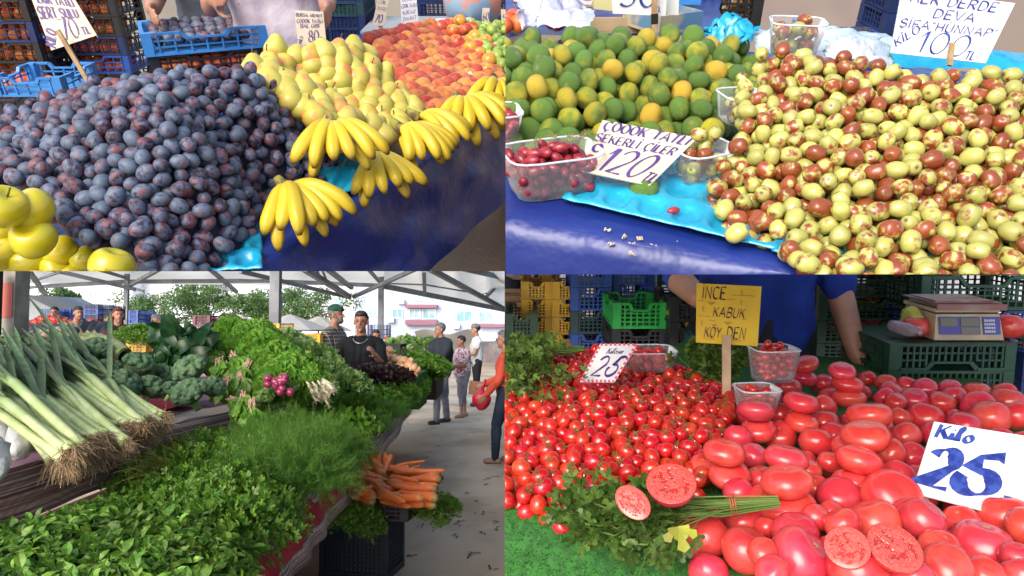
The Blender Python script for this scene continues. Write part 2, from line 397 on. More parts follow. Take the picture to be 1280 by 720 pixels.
def meet(cell, px, py, S, off=0):
    """where the line of sight meets a height surface"""
    r = cell.ray(px, py); lo, hi = .3/r.y, 30/r.y; k = .5/r.y; last = None
    z0 = cell.eye; step = .02
    while k*r.y < 14:
        x, y, z = k*r.x, k*r.y, cell.eye+k*r.z
        if z < S(x, y)+off: break
        k += step/r.y
    a, b = k-step/r.y, k
    for _ in range(14):
        m = (a+b)/2
        if cell.eye+m*r.z < S(m*r.x, m*r.y)+off: b = m
        else: a = m
    return Vector((b*r.x, b*r.y, cell.eye+b*r.z))
def mpoly(cell, pts, S): return [tuple(meet(cell, x, y, S)[:2]) for x, y in pts]
def heap(cell, poly, S, rad, thick, maxn=1500, pack=.92, K=60, pre=(), seed=1, bound=None, edge=0):
    """drop balls into the footprint (stall xy polygon) until the height S is reached. -> array x,y,z,r"""
    R = np.random.RandomState(seed); P = np.array(poly); lo = P.min(0); hi = P.max(0)
    B = np.zeros((0, 4)) if not len(pre) else np.array(pre, float); n0 = len(B); miss = 0
    # base height only counts inside
    def land(X, r):
        h = S(X[:, 0], X[:, 1]); z = h-thick+r
        if len(B):
            d2 = ((X[:, None, :]-B[None, :, :2])**2).sum(-1); s = (r+B[:, 3])*pack; q = s[None]**2-d2
            z = np.maximum(z, np.where(q > 0, B[None, :, 2]+np.sqrt(np.maximum(q, 0)), -9).max(1))
        return z, z-h+r
    while len(B)-n0 < maxn and miss < 30:
        X = R.uniform(lo, hi, (K, 2)); X = X[inside(poly, X[:, 0], X[:, 1])]
        if not len(X): continue
        r = R.uniform(rad[0], rad[1]); z, e = land(X, r)
        o = np.argsort(e)[:10]; X = np.vstack([X[o]]+[X[o]+R.normal(0, r*.7, (len(o), 2)) for _ in range(9)]); X = X[inside(poly, X[:, 0], X[:, 1])]
        z, e = land(X, r); i = int(e.argmin())
        if e[i] > 0.5*r: miss += 1; continue
        miss = 0; B = np.vstack([B, [X[i, 0], X[i, 1], z[i], r]])
    return B[n0:]
def seen(cell, B, blockers=()):
    """pixels each ball shows (coarse depth picture)"""
    w, h = 640, 360; zb = np.full((h, w), 1e9); ib = np.full((h, w), -1)
    n = len(B)
    allb = list(B)+list(blockers)
    for i, b in enumerate(allb):
        px, py, d = cell.pix(b[:3]); rr = F*b[3]/d/2; px /= 2; py /= 2
        if px < -rr or py < -rr or px > w+rr or py > h+rr: continue
        x0, x1, y0, y1 = int(max(0, px-rr)), int(min(w-1, px+rr))+1, int(max(0, py-rr)), int(min(h-1, py+rr))+1
        if x0 >= x1 or y0 >= y1: continue
        yy, xx = np.mgrid[y0:y1, x0:x1]; q = 1-((xx-px)**2+(yy-py)**2)/(rr*rr+1e-9)
        dd = np.where(q > 0, d-b[3]*np.sqrt(np.maximum(q, 0)), 1e9); s = zb[y0:y1, x0:x1]; m = dd < s
        s[m] = dd[m]; ib[y0:y1, x0:x1][m] = i
    xb, yb = int(cell.xb/2), int(cell.yb/2)
    sub = ib[(slice(0, yb) if cell.top else slice(yb, h)), (slice(0, xb) if cell.left else slice(xb, w))]
    return np.bincount(sub[sub >= 0].ravel(), minlength=n)[:n]
def scatter(cell, B, base, meshes, name, label, cat, group, limit=290, orient=None, stuff=None, keep_hidden=False, axes=1.0, minpx=2):
    """place fruit: the most visible as things of their own, the rest as one heap"""
    cnt = seen(cell, B); order = np.argsort(-cnt); restmb = None; n = 0; placed = []
    for rank, i in enumerate(order):
        b = B[i]; R = orient(b) if orient else rrot()
        if rank < limit and cnt[i] >= minpx:
            me = meshes[random.randrange(len(meshes))]
            placed.append(top(cell, name, me, label, cat, group, loc=(b[0], b[1], b[2]), rot=R, scale=b[3])); n += 1
        elif stuff and (cnt[i] > 0 or keep_hidden):
            if restmb is None: restmb = MB()
            restmb.merge(base, Matrix.Translation((b[0], b[1], b[2])) @ R.to_4x4() @ Matrix.Scale(b[3], 4))
    if restmb is not None:
        solid(cell, stuff[0], restmb, meshes[0].materials[0], stuff[1], stuff[2], kind='stuff', smooth=True)
    print(name, 'visible', int((cnt > 0).sum()), 'placed', n)
    return placed

# ------------------------------------------------------------------ fruit shapes (unit radius)
def ell(prof, n=18, M=None): mb = MB(); mb.lathe(prof, n, M); return mb
def sph_prof(fn, k=12):
    out = []
    for i in range(1, k):
        a = PI*i/k; out.append(fn(a))
    return [fn(.06)]+out+[fn(PI-.06)]
def ovoid(a=1.2, b=.93, pinch=0, top=0, k=12, n=18):
    return ell(sph_prof(lambda t: (b*math.sin(t), -a*math.cos(t))), n)
def applelike(w=1.0, h=.85, dim=.25, low=.12, k=16, n=24, ribs=0, amp=.0):
    def f(t):
        z = -h*math.cos(t); r = w*math.sin(t)**.85
        d = math.exp(-(r/.38)**2); z += (low*d if z < 0 else -dim*d); return (r, z)
    mb = ell(sph_prof(f, k), n)
    if ribs:
        vs = []
        for v in mb.v:
            a = math.atan2(v[1], v[0]); s = 1+amp*math.cos(ribs*a)*(.5+.5*v[2]) ; vs.append((v[0]*s, v[1]*s, v[2]))
        mb.v = vs
    return mb
def pearlike():
    pr = [(.02, -.92), (.3, -.95), (.64, -.86), (.9, -.6), (1.0, -.22), (.95, .12), (.8, .44), (.6, .72), (.46, .92), (.34, 1.04), (.2, 1.1), (.03, 1.08)]
    return ell(pr, 18)
def polecap(mb, n, k=.3):
    mb.a = [0.0]*len(mb.v); L_ = len(mb.v)
    for i in range(n): mb.a[L_-1-i] = 1.0; mb.a[L_-1-n-i] = k
    return mb
def variants(mb, m, name, k, amp=.05, sc=1.0, rough=True):
    out = []
    for i in range(k):
        c = MB(); c.v = list(mb.v); c.f = list(mb.f); c.a = list(mb.a); c.noise(amp, sc, i+1)
        me = c.mesh(name, m); out.append(me)
    return out
# ------------------------------------------------------------------ shared materials
mat('stick_wood', (.42, .28, .13), (.3, .18, .08), scale=20, rough=.7, bump=.001, bscale=90)
PAPER = mat('paper_cream', (.72, .62, .48), (.62, .52, .4), scale=6, rough=.75, speck=(.5, .42, .3), spscale=40, splo=.02, sphi=.06)
PAPERW = mat('paper_white', (.8, .79, .77), (.72, .7, .7), scale=5, rough=.6)
PAPERY = mat('card_yellow', (.85, .55, .02), (.75, .45, .02), scale=5, rough=.55)
INKP = mat('ink_purple', (.05, .02, .16), (.09, .04, .24), scale=60, rough=.5)
INKB = mat('ink_blue', (.015, .03, .22), (.04, .08, .36), scale=60, rough=.4)
INKN = mat('ink_dark', (.015, .01, .03), rough=.5)
def crate_mat(nm, c, d=.8): return mat(nm, c, tuple(x*.65 for x in c), scale=7, lo=.35, hi=.7, rough=.42, val=.12, spec=.5, bump=.0006, bscale=90)
CR = {k: crate_mat('crate_'+k, c) for k, c in dict(blue=(.02, .09, .42), sky=(.05, .25, .62), black=(.018, .019, .022), green=(.02, .07, .035), bright=(.02, .38, .06),
      yellow=(.9, .5, .015), teal=(.02, .07, .085), navy=(.012, .03, .12), grey=(.03, .04, .05), ink=(.016, .028, .045), maroon=(.16, .03, .06)).items()}
for _m in CR.values(): pass
def crate_mb(w, d, h, nrib=8, nslat=4, dip=True, t=.012):
    """open stacking crate: floor lattice, corner posts, ribs and slats, rim with a dipped grip"""
    m = MB(); x, y = w/2, d/2
    m.box((0, 0, .008), (w-.02, d-.02, .01))
    for sx in (-1, 1):
        for sy in (-1, 1): m.box((sx*(x-.018), sy*(y-.018), h/2), (.036, .036, h))
    for ax, L, o in ((0, w, y), (1, d, x)):
        n = max(3, int(nrib*L/w))
        for sg in (-1, 1):
            def pt(a, z, oo=0): return (a, sg*(o-.006-oo), z) if ax == 0 else (sg*(o-.006-oo), a, z)
            def bx(a0, a1, z0, z1, th, oo=0):
                c = pt((a0+a1)/2, (z0+z1)/2, oo); dd = (a1-a0, th, z1-z0) if ax == 0 else (th, a1-a0, z1-z0); m.box(c, dd)
            bx(-L/2+.037, L/2-.037, 0, h*.1, .010)
            if dip:
                q = L*.2
                bx(-L/2+.037, -q, h*.9, h, .018); bx(q, L/2-.037, h*.9, h, .018); bx(-q*.75, q*.75, h*.66, h*.74, .018)
                for s2 in (-1, 1):
                    a = Vector(pt(s2*q, h*.95)); b = Vector(pt(s2*q*.75, h*.70)); m.bar(a, b, .014, .014)
            else: bx(-L/2+.037, L/2-.037, h*.9, h, .018)
            for i in range(1, n):
                a = -L/2+L*i/n; zt = h*.66 if (dip and abs(a) < L*.2) else h*.9
                bx(a-.0035, a+.0035, h*.1, zt, .007, .001)
            for j in range(1, nslat):
                z = h*(.1+.8*j/nslat)
                if dip and z > h*.6: bx(-L/2+.037, -L*.2, z-.003, z+.003, .005, .002); bx(L*.2, L/2-.037, z-.003, z+.003, .005, .002)
                else: bx(-L/2+.037, L/2-.037, z-.003, z+.003, .005, .002)
    return m
_cm = {}
def crate(cell, x, y, z, w, d, h, kind, label, group=None, rot=0, flip=False, **kw):
    key = (w, d, h, kind, tuple(kw.items()))
    if key not in _cm: _cm[key] = flat(crate_mb(w, d, h, **kw).mesh('crate', CR[kind]))
    R = rotm(PI if flip else 0, 0, rot)
    return top(cell, 'crate', _cm[key], label, 'crate', group, loc=(x, y, z+(h if flip else 0)), rot=R)

PLAS = None
def clear_plastic():
    m, t, b = _mk('clear_plastic'); b.inputs['Base Color'].default_value = (.9, .93, .95, 1); b.inputs['Roughness'].default_value = .08
    tr = N(t, 'ShaderNodeBsdfTransparent'); tr.inputs[0].default_value = (.97, .98, .98, 1); mx = N(t, 'ShaderNodeMixShader'); fr = N(t, 'ShaderNodeFresnel'); fr.inputs[0].default_value = 1.35
    t.links.new(mth(t, 'MULTIPLY_ADD', fr.outputs[0], .8, .10), mx.inputs[0]); t.links.new(tr.outputs[0], mx.inputs[1]); t.links.new(b.outputs[0], mx.inputs[2])
    t.links.new(mx.outputs[0], t.nodes['Material Output'].inputs[0]); return m
PLAS = clear_plastic(); MATS['clear_plastic'] = PLAS
RIMM = mat('plastic_rim', (.75, .8, .84), rough=.15, alpha=.75)
def punnet_parts(w, d, h):
    """tapered see-through tub with rounded corners, ribbed wall and a rolled rim"""
    def ring(sx, sy, z, n=32, e=4.5):
        out = []
        for k in range(n):
            a = 2*PI*k/n; c, s = math.cos(a), math.sin(a); f = 1 if k % 2 else .985
            out.append(Vector((sx*math.copysign(abs(c)**(2/e), c)*f, sy*math.copysign(abs(s)**(2/e), s)*f, z)))
        return out
    body = MB(); n = 32; lv = [ring(w/2*(.8+.2*i/5), d/2*(.8+.2*i/5), h*i/5) for i in range(6)]
    vs = [p for l in lv for p in l]; fs = [(i*n+k, i*n+(k+1) % n, (i+1)*n+(k+1) % n, (i+1)*n+k) for i in range(5) for k in range(n)]
    body.add(vs, fs+[tuple(range(n-1, -1, -1))])
    rim = MB(); r = ring(w/2*1.01, d/2*1.01, h); rim.tube(r+[r[0], r[1]], .0022, 6, cap=False)
    return body, rim
def punnet(cell, loc, w, d, h, label, rot=None):
    root = top(cell, 'punnet', None, label, 'punnet', loc=tuple(loc), rot=rot); b, r = punnet_parts(w, d, h)
    child(root, 'tub', b.mesh('tub', PLAS)); child(root, 'rim', r.mesh('rim', RIMM)); return root
def fill_punnet(cell, loc, w, d, h, rot, meshes, name, label, cat, group, r, seed, heapup=.35, fixed=None, only_seen=True):
    R = np.random.RandomState(seed); M4 = Matrix.Translation(loc) @ (rot or Matrix.Identity(3)).to_4x4()
    a, b = w/2*.9-r, d/2*.9-r
    def hh(x, y): return h*.95+heapup*h*(1-(x/a)**2)*(1-(y/b)**2)
    B = np.zeros((0, 4)); miss = 0
    while miss < 30 and len(B) < 220:
        X = R.uniform([-a, -b], [a, b], (30, 2)); z = np.full(30, r+.001)
        # tapered wall: keep low ones inwards
        if len(B):
            d2 = ((X[:, None]-B[None, :, :2])**2).sum(-1); q = (2*r*.93)**2-d2; z = np.maximum(z, np.where(q > 0, B[None, :, 2]+np.sqrt(np.maximum(q, 0)), 0).max(1))
        taper = (.8+.2*np.minimum(z/h, 1)); ok = (np.abs(X[:, 0]) < (w/2*taper-r*1.05)) & (np.abs(X[:, 1]) < (d/2*taper-r*1.05))
        e = np.where(ok, z+r-np.array([hh(*p) for p in X]), 9); i = int(e.argmin())
        if e[i] > 0: miss += 1; continue
        B = np.vstack([B, [X[i, 0], X[i, 1], z[i], r]])
    WB = np.array([[*(M4 @ Vector(p[:3])), p[3]] for p in B]); cnt = seen(cell, WB)
    for i, p in enumerate(WB):
        if cnt[i] == 0 and only_seen and p[2] < loc[2]+h*.5: continue
        top(cell, name, random.choice(meshes), label, cat, group, loc=tuple(p[:3]), rot=rrot(), scale=r*random.uniform(.92, 1.08))
    return WB

# ------------------------------------------------------------------ people
SKIN = mat('skin_tan', (.42, .21, .13), (.36, .16, .1), scale=9, rough=.5, sss=.08, bump=.0008, bscale=200)
SKINL = mat('skin_light', (.52, .29, .2), (.45, .22, .15), scale=9, rough=.5, sss=.08)
HAIRB = mat('hair_dark', (.012, .009, .008), (.03, .02, .015), scale=90, rough=.6, bump=.003, bscale=120)
HAIRG = mat('hair_grey', (.22, .21, .2), (.1, .1, .1), scale=90, rough=.7, bump=.003, bscale=120)
EYEW = mat('eye_dark', (.015, .01, .008), rough=.2)
LIPM = mat('lip', (.35, .1, .08), rough=.5)
def cloth(nm, c1, c2=None, **kw): return mat(nm, c1, c2 or tuple(x*.75 for x in c1), scale=kw.pop('scale', 5), rough=.85, bump=.006, bscale=kw.pop('bscale', 14), spec=.2, **kw)
def cap(mb, a, b, r0, r1, n=12, flat=1):
    """round-ended tapered limb"""
    a, b = Vector(a), Vector(b); d = b-a; L = d.length; u = d/L
    mb.tube([a-u*r0*.97, a-u*r0*.7, a, a+d*.25, a+d*.5, a+d*.75, b, b+u*r1*.7, b+u*r1*.97],
            [r0*.2, r0*.7, r0, r0+(r1-r0)*.22, r0+(r1-r0)*.45, r0+(r1-r0)*.73, r1, r1*.7, r1*.2], n)
    return mb
def ellm(mb, c, r, R=None, n=16):
    M4 = Matrix.Translation(c) @ (R.to_4x4() if R is not None else Matrix.Identity(4)) @ Matrix.Diagonal((*r, 1))
    return mb.lathe(sph_prof(lambda t: (math.sin(t), -math.cos(t)), 10), n, M4)
def hand_mb(m, wrist, direc, palmn, side, curl=.5, s=1.0, thumb=True):
    """palm, four unequal fingers, thumb off the side of the palm"""
    f = Vector(direc).normalized(); n = Vector(palmn).normalized(); n = (n-f*n.dot(f)).normalized(); x = f.cross(n)*side; w = Vector(wrist)
    for k in range(4):
        o = x*(.03-.02*k)*s
        cap(m, w+o*.55+f*.015*s, w+o+f*.085*s, .017*s, .0125*s, 8)
        L = (.072, .08, .075, .058)[k]*s; p = w+o+f*.09*s; d = f; 
        for j in range(3):
            l = L*(.45, .32, .23)[j]; a = curl*(.35, 1.0, .8)[j]; d = (d*math.cos(a)+n*math.sin(a)).normalized(); q = p+d*l; cap(m, p, q, .0098*s*(1-.08*j), .009*s*(1-.1*j), 8); p = q
            nn = n; n2 = (n*math.cos(a)-f*math.sin(a)); 
    if thumb:
        p = w+x*.026*s+f*.03*s; d = (x*.75+f*.6+n*.25).normalized(); q = p+d*.04*s; cap(m, p, q, .014*s, .0115*s, 8)
        d = (x*.25+f*.8+n*.45).normalized(); cap(m, q, q+d*.045*s, .0115*s, .009*s, 8)
def person(cell, base, h, face, label, shirt, trouser, hair=None, skin=None, arms=((.25, .1, .0), (.25, .1, .0)), lean=0.0, sleeve=.5, legs=(0.06, -0.06), skirt=None,
           hairlen=0.0, beard=None, hat=None, group=None, vox=.016, shoe=None, female=False, build=1.0, seat=False, trouserlen=1.0, bag=None, lower=True, look=0.0, cat='person', necklace=None, glasses=False, hands=True):
    """standing figure. face: compass angle it faces (0 = away from the viewer, pi = towards); arms: (forward swing, elbow bend, outward) per side, in radians; legs: forward swing of each thigh"""
    s = h/1.75; skin = skin or SKIN; m = MB(); b = build
    fwd = Vector((math.sin(face), math.cos(face), 0)); rt = Vector((math.cos(face), -math.sin(face), 0)); up = Vector((0, 0, 1))
    def W_(x, y, z): return Vector(base)+rt*x*s+fwd*(y+lean*max(0, z-.95))*s+up*z*s
    hipz = .93
    hips = [W_(-.09, 0, hipz), W_(.09, 0, hipz)]; J = {}
    shirtm = MB(); tr = MB()
    cap(m, W_(-.08, 0, .95), W_(.08, 0, .95), .1*s, .1*s); cap(m, W_(0, 0, .98), W_(0, 0, 1.2), .11*s*b, .105*s*b); cap(m, W_(-.1, 0, 1.36), W_(.1, 0, 1.36), .065*s*b, .065*s*b)
    cap(m, W_(0, 0, 1.2), W_(0, 0, 1.36), .1*s*b, .095*s*b); cap(m, W_(0, -.01, 1.42), W_(0, .02, 1.56), .062*s, .055*s)
    sw = (.19 if not female else .165)*b
    # shirt volume
    for z0, z1, r0, r1, w0, w1 in ((.93, 1.1, .115, .118, .07, .06), (1.1, 1.3, .118, .122, .06, .075), (1.3, 1.4, .118, .085, .085, .1)):
        for k in (-1, 0, 1): cap(shirtm, W_(k*w0, 0, z0), W_(k*w1, 0, z1), r0*s*b*1.04, r1*s*b*1.04)
    cap(shirtm, W_(-sw*.85, 0, 1.4), W_(sw*.85, 0, 1.4), .068*s*b, .068*s*b); cap(shirtm, W_(0, -.01, 1.4), W_(0, .0, 1.47), .08*s, .066*s)
    if female: cap(shirtm, W_(-.07, .07, 1.25), W_(.07, .07, 1.25), .07*s, .07*s)
    for i, sg in enumerate((-1, 1)):
        a, e, o = arms[i]; S = W_(sg*sw, 0, 1.39)
        d = (-up*math.cos(a)+fwd*math.sin(a)); d = (d*math.cos(o)+rt*sg*math.sin(o)).normalized(); E = S+d*.29*s
        ax = fwd*math.cos(a)+up*math.sin(a); inn = -rt*sg*.25
        d2 = (d*math.cos(e)+(ax+inn*min(1, e)).normalized()*math.sin(e)).normalized(); Wr = E+d2*.25*s
        cap(m, S, E, .052*s*b, .042*s*b); cap(m, E, Wr, .041*s*b, .028*s*b)
        if sleeve > 0:
            cap(shirtm, S, S+d*.29*s*min(1, sleeve), .064*s*b, .056*s*b)
            if sleeve > 1: cap(shirtm, E, E+d2*.25*s*(sleeve-1), .055*s*b, .042*s*b)
        if hands: hand_mb(m, Wr, d2, (-rt*sg+fwd*.2), -sg, .45, s*.98)
        J['w%d' % i] = Wr; J['e%d' % i] = E
    for i, sg in enumerate((-1, 1)):
        a = legs[i]; H = W_(sg*.095, 0, hipz); d = -up*math.cos(a)+fwd*math.sin(a)
        K = H+d*.43*s; d2 = (-up*math.cos(a*.35-.05)+fwd*math.sin(a*.35-.05)); A = K+d2*(.42*s)
        if lower:
            A.z = base[2]+.085*s
            cap(m, H, K, .075*s*b, .055*s*b); cap(m, K, A, .05*s, .036*s)
            cap(tr, H+up*.03*s, K, .098*s*b, .072*s*b); cap(tr, K, K+(A-K)*(trouserlen if trouserlen >= .98 else trouserlen), .07*s, .058*s)
            J['a%d' % i] = A
            # foot
            cap(m, A+up*.02*s, A-up*.04*s, .037*s, .04*s); cap(m, A-up*.045*s-fwd*.03*s, A-up*.052*s+fwd*.12*s, .036*s, .03*s)
    if lower: cap(tr, hips[0]+up*.04*s, hips[1]+up*.04*s, .11*s*b, .11*s*b); cap(tr, W_(0, 0, .93), W_(0, 0, 1.02), .12*s*b, .118*s*b)
    # head
    hc = W_(0, .035, 1.635); hf = (fwd*math.cos(look)+rt*math.sin(look)); hr = Vector((hf.y, -hf.x, 0)); HR = Matrix((hr, hf, up)).transposed()
    def H_(x, y, z): return hc+HR @ Vector((x, y, z))*s
    ellm(m, H_(0, -.01, .03), (.075*s, .093*s, .088*s), HR); ellm(m, H_(0, .02, -.035), (.058*s, .07*s, .078*s), HR)
    cap(m, H_(0, .085, .005), H_(0, .108, -.022), .009*s, .014*s, 8); cap(m, H_(0, .06, -.095), H_(0, .055, -.09), .025*s, .025*s, 8)
    for sg in (-1, 1): ellm(m, H_(sg*.078, -.005, -.005), (.011*s, .02*s, .032*s), HR, 8)
    root = top(cell, 'person', None, label, cat, group, loc=tuple(base)); o = tuple(base)
    bd = child(root, 'body', fuse(m, vox*.6, 2, o, 'body', skin))
    for sg in (-1, 1):
        e = MB(); ellm(e, H_(sg*.03, .082, .005), (.012*s, .006*s, .006*s), HR, 8); part(root, 'eye', e, EYEW, True)
        e = MB(); cap(e, H_(sg*.017, .09, .024), H_(sg*.045, .08, .024), .004*s, .003*s, 6); part(root, 'eyebrow', e, hair or HAIRB, True)
    e = MB(); ellm(e, H_(0, .084, -.052), (.024*s, .009*s, .006*s), HR, 8); part(root, 'mouth', e, LIPM, True)
    if hair:
        q = MB(); ellm(q, H_(0, -.024, .048), (.082*s, .093*s, .088*s), HR); ellm(q, H_(0, .012, .088), (.066*s, .075*s, .045*s), HR)
        if hairlen: 
            for k in range(5): x = -.06+.03*k; cap(q, H_(x, -.07, .04), H_(x*1.2, -.075, -.05-hairlen), .035*s, .03*s, 8)
        q.noise(.01*s, 30, 3); q.noise(.005*s, 90, 5); child(root, 'hair', fuse(q, .008*s, 1, o, 'hair', hair))
    if beard:
        q = MB(); ellm(q, H_(0, .045, -.075), (.055*s, .05*s, .035*s), HR); cap(q, H_(-.068, .02, -.02), H_(-.045, .05, -.08), .016*s, .02*s, 8); cap(q, H_(.068, .02, -.02), H_(.045, .05, -.08), .016*s, .02*s, 8)
        q.noise(.004*s, 60, 3); child(root, 'beard', fuse(q, .006*s, 1, o, 'beard', beard))
    if hat:
        q = MB(); ellm(q, H_(0, -.01, .075), (.088*s, .102*s, .062*s), HR); cap(q, H_(-.04, .075, .06), H_(.04, .075, .06), .02*s, .02*s, 8) ; child(root, 'cap', fuse(q, .008*s, 2, o, 'cap', hat))
    if glasses:
        q = MB()
        for sg in (-1, 1): q.tube([H_(sg*.032+.02*math.cos(2*PI*k/12), .098, .004+.016*math.sin(2*PI*k/12)) for k in range(13)], .002*s, 5)
        part(root, 'glasses', q, INKN)
    shirtm.noise(.013*s, 10, 5); shirtm.noise(.006*s, 26, 9)
    child(root, 'shirt', fuse(shirtm, vox*.7, 2, o, 'shirt', shirt))
    if lower:
        if skirt:
            q = MB(); q.lathe([(.13*s, 0), (.17*s, -.15*s), (.2*s, -.42*s), (.19*s, -.43*s), (.02, -.2*s)], 24, Matrix.Translation(W_(0, 0, 1.05))); q.noise(.02, 6, 2); part(root, 'skirt', q, skirt, True)
        tr.noise(.013*s, 9, 4); tr.noise(.006*s, 24, 4); child(root, 'trousers', fuse(tr, vox*.7, 2, o, 'trousers', trouser))
        if shoe:
            for i in (0, 1):
                A = J['a%d' % i]; q = MB(); cap(q, A-up*.045*s-fwd*.04*s, A-up*.05*s+fwd*.13*s, .043*s, .036*s); cap(q, A+up*.0*s, A-up*.04*s, .043*s, .045*s)
                q.v = [(v[0], v[1], max(v[2], base[2]+.004)) for v in q.v]; child(root, 'shoe', fuse(q, .01, 1, o, 'shoe', shoe))
    if necklace:
        q = MB(); q.tube([W_(.085*math.sin(a)*(1-.15*abs(math.cos(a))), .03+.1*max(0, -math.cos(a))**.6+.0, 1.46+.06*math.cos(a)) for a in np.linspace(0, 2*PI, 30)], .0055*s, 6); part(root, 'necklace', q, necklace, True)
    J['root'] = root; J['H_'] = H_; J['W_'] = W_
    return J
# ------------------------------------------------------------------ leaves, stems and bunches
def frame(d, up=None):
    d = Vector(d).normalized(); u = Vector(up) if up is not None else Vector((0, 0, 1))
    if abs(d.dot(u)) > .95: u = Vector((.3, 1, .2)).normalized()
    x = d.cross(u).normalized(); return x, d, x.cross(d)
def rv(s=1): return Vector((random.gauss(0, s), random.gauss(0, s), random.gauss(0, s)))
def leaf_oval(mb, p, d, L, W_, up=None, curl=.4, fold=.25, col=0, prof=(0, .62, 1, .8, 0)):
    x, y, z = frame(d, up); vs = []; n = len(prof); pt = Vector(p); dd = y.copy(); a = 0
    for i, w in enumerate(prof):
        hw = W_*w/2
        vs += [pt-x*hw+z*hw*fold*2, pt.copy(), pt+x*hw+z*hw*fold*2]
        a = -curl*(i+1)/n; pt = pt+(y*math.cos(a*i/2)+z*math.sin(a*i/2))*(L/(n-1))
    fs = []
    for i in range(n-1):
        for k in (0, 1): q = (i*3+k, i*3+k+1, i*3+3+k+1, i*3+3+k); fs.append(q)
    mb.add(vs, fs, col)
def leaf_cut(mb, p, d, s, up=None, col=0, lobes=3):
    """flat parsley leaf: toothed lobes round a centre"""
    x, y, z = frame(d, up); p = Vector(p)
    for k in range(lobes):
        a = (k-(lobes-1)/2)*.95; dd = y*math.cos(a)+x*math.sin(a); xx = x*math.cos(a)-y*math.sin(a); L = s*(1 if k == lobes//2 else .8)
        b = p+y*s*.1
        pts = [b, b+dd*L*.45+xx*L*.3+z*L*.06, b+dd*L*.55+xx*L*.15, b+dd*L*.85+xx*L*.26-z*L*.05, b+dd*L*1.0-z*L*.1, b+dd*L*.85-xx*L*.26-z*L*.05, b+dd*L*.55-xx*L*.15, b+dd*L*.45-xx*L*.3+z*L*.06]
        mb.add(pts, [(0, 1, 2), (0, 2, 6), (2, 3, 4), (2, 4, 6), (6, 4, 5), (0, 6, 7)], col)
def stem(mb, a, b, w=.0018, bow=.0, col=.6, n=4):
    a, b = Vector(a), Vector(b); m = (b-a).length; pts = [a+(b-a)*i/n+Vector((0, 0, bow*m*math.sin(PI*i/n))) for i in range(n+1)]
    mb.tube(pts, [w]*n+[w*.6], 3, cols=[col]*(n+1), cap=False)
LEAFP = leafmat('parsley_leaf', (.06, .13, .018), (.11, .19, .03), val=.6, attr=(.2, .32, .07))
def sprig_parsley(mb, p, d, L, s=.022, n=5, col=0):
    """one stem with pairs of cut leaves"""
    x, y, z = frame(d); p = Vector(p); stem(mb, p, p+y*L*.8, .0013, 0, .5, 2)
    for i in range(n):
        t = .35+.6*i/n; b = p+y*L*t; a = random.uniform(0, 2*PI); o = x*math.cos(a)+z*math.sin(a); dd = (o+y*.7+rv(.2)).normalized(); q = b+dd*L*.2
        mb.add([b-x*.0007, b+x*.0007, q], [(0, 1, 2)], .4); leaf_cut(mb, q, dd, s*random.uniform(.7, 1.2), rv(1), col+random.choice((0, 0, .15, .3)))
    leaf_cut(mb, p+y*L*.9, y+rv(.2), s*1.1, rv(1), col)
def tied_bunch(cell, root_p, tip_p, width, n, label, name='parsley_bunch', cat='parsley', group=None, s=.02, matl=None, up=.25, thick=.5, band=None, stemw=.0016, leafs=5, clampz=None):
    """stems gathered at one end and fanning out to leafy tips"""
    a, b = Vector(root_p), Vector(tip_p); L = (b-a).length; y = (b-a).normalized(); x = y.cross(Vector((0, 0, 1))).normalized(); z = x.cross(y)
    mb = MB(); st = MB()
    for i in range(n):
        u, w = random.gauss(0, .42), random.gauss(0, .42); t = random.uniform(.55, 1.05)
        base = a+(x*u*.07+z*w*.07)*width; tip = a+y*L*t+(x*u*width*.9*(.25+t))+z*(abs(w)*width*thick*t+up*0)
        kn = a+y*L*.2+(x*u*.14+z*w*.14)*width
        st.tube([base-y*L*.12, kn, kn+(tip-kn)*.5+z*.01+rv(.006), tip], [stemw, stemw, stemw*.8, stemw*.5], 4, cols=[.9, .7, .6, .5], cap=False)
        dd = (tip-kn).normalized()
        for k in range(3):
            q = kn+(tip-kn)*(.35+.3*k); sprig_parsley(mb, q, (dd+rv(.45)).normalized(), L*.2, s, leafs)
    if clampz is not None:
        mb.v = [(v[0], v[1], max(v[2], clampz(v[0], v[1]) if callable(clampz) else clampz)) for v in mb.v]
    c0 = np.array(mb.v).mean(axis=0); c0[2] = np.array(mb.v)[:, 2].min()
    root = top(cell, name, None, label, cat, group, loc=tuple(c0)); part(root, 'leaves', mb, matl or LEAFP); part(root, 'stems', st, matl or LEAFP, True)
    if band:
        r = MB(); cc = a+y*L*.12
        for k in range(3): r.tube([cc+y*.004*k+(x*math.cos(t)+z*math.sin(t))*width*.10 for t in np.linspace(0, 2*PI, 13)], .0012, 5)
        part(root, 'tie', r, band, True)
    return root
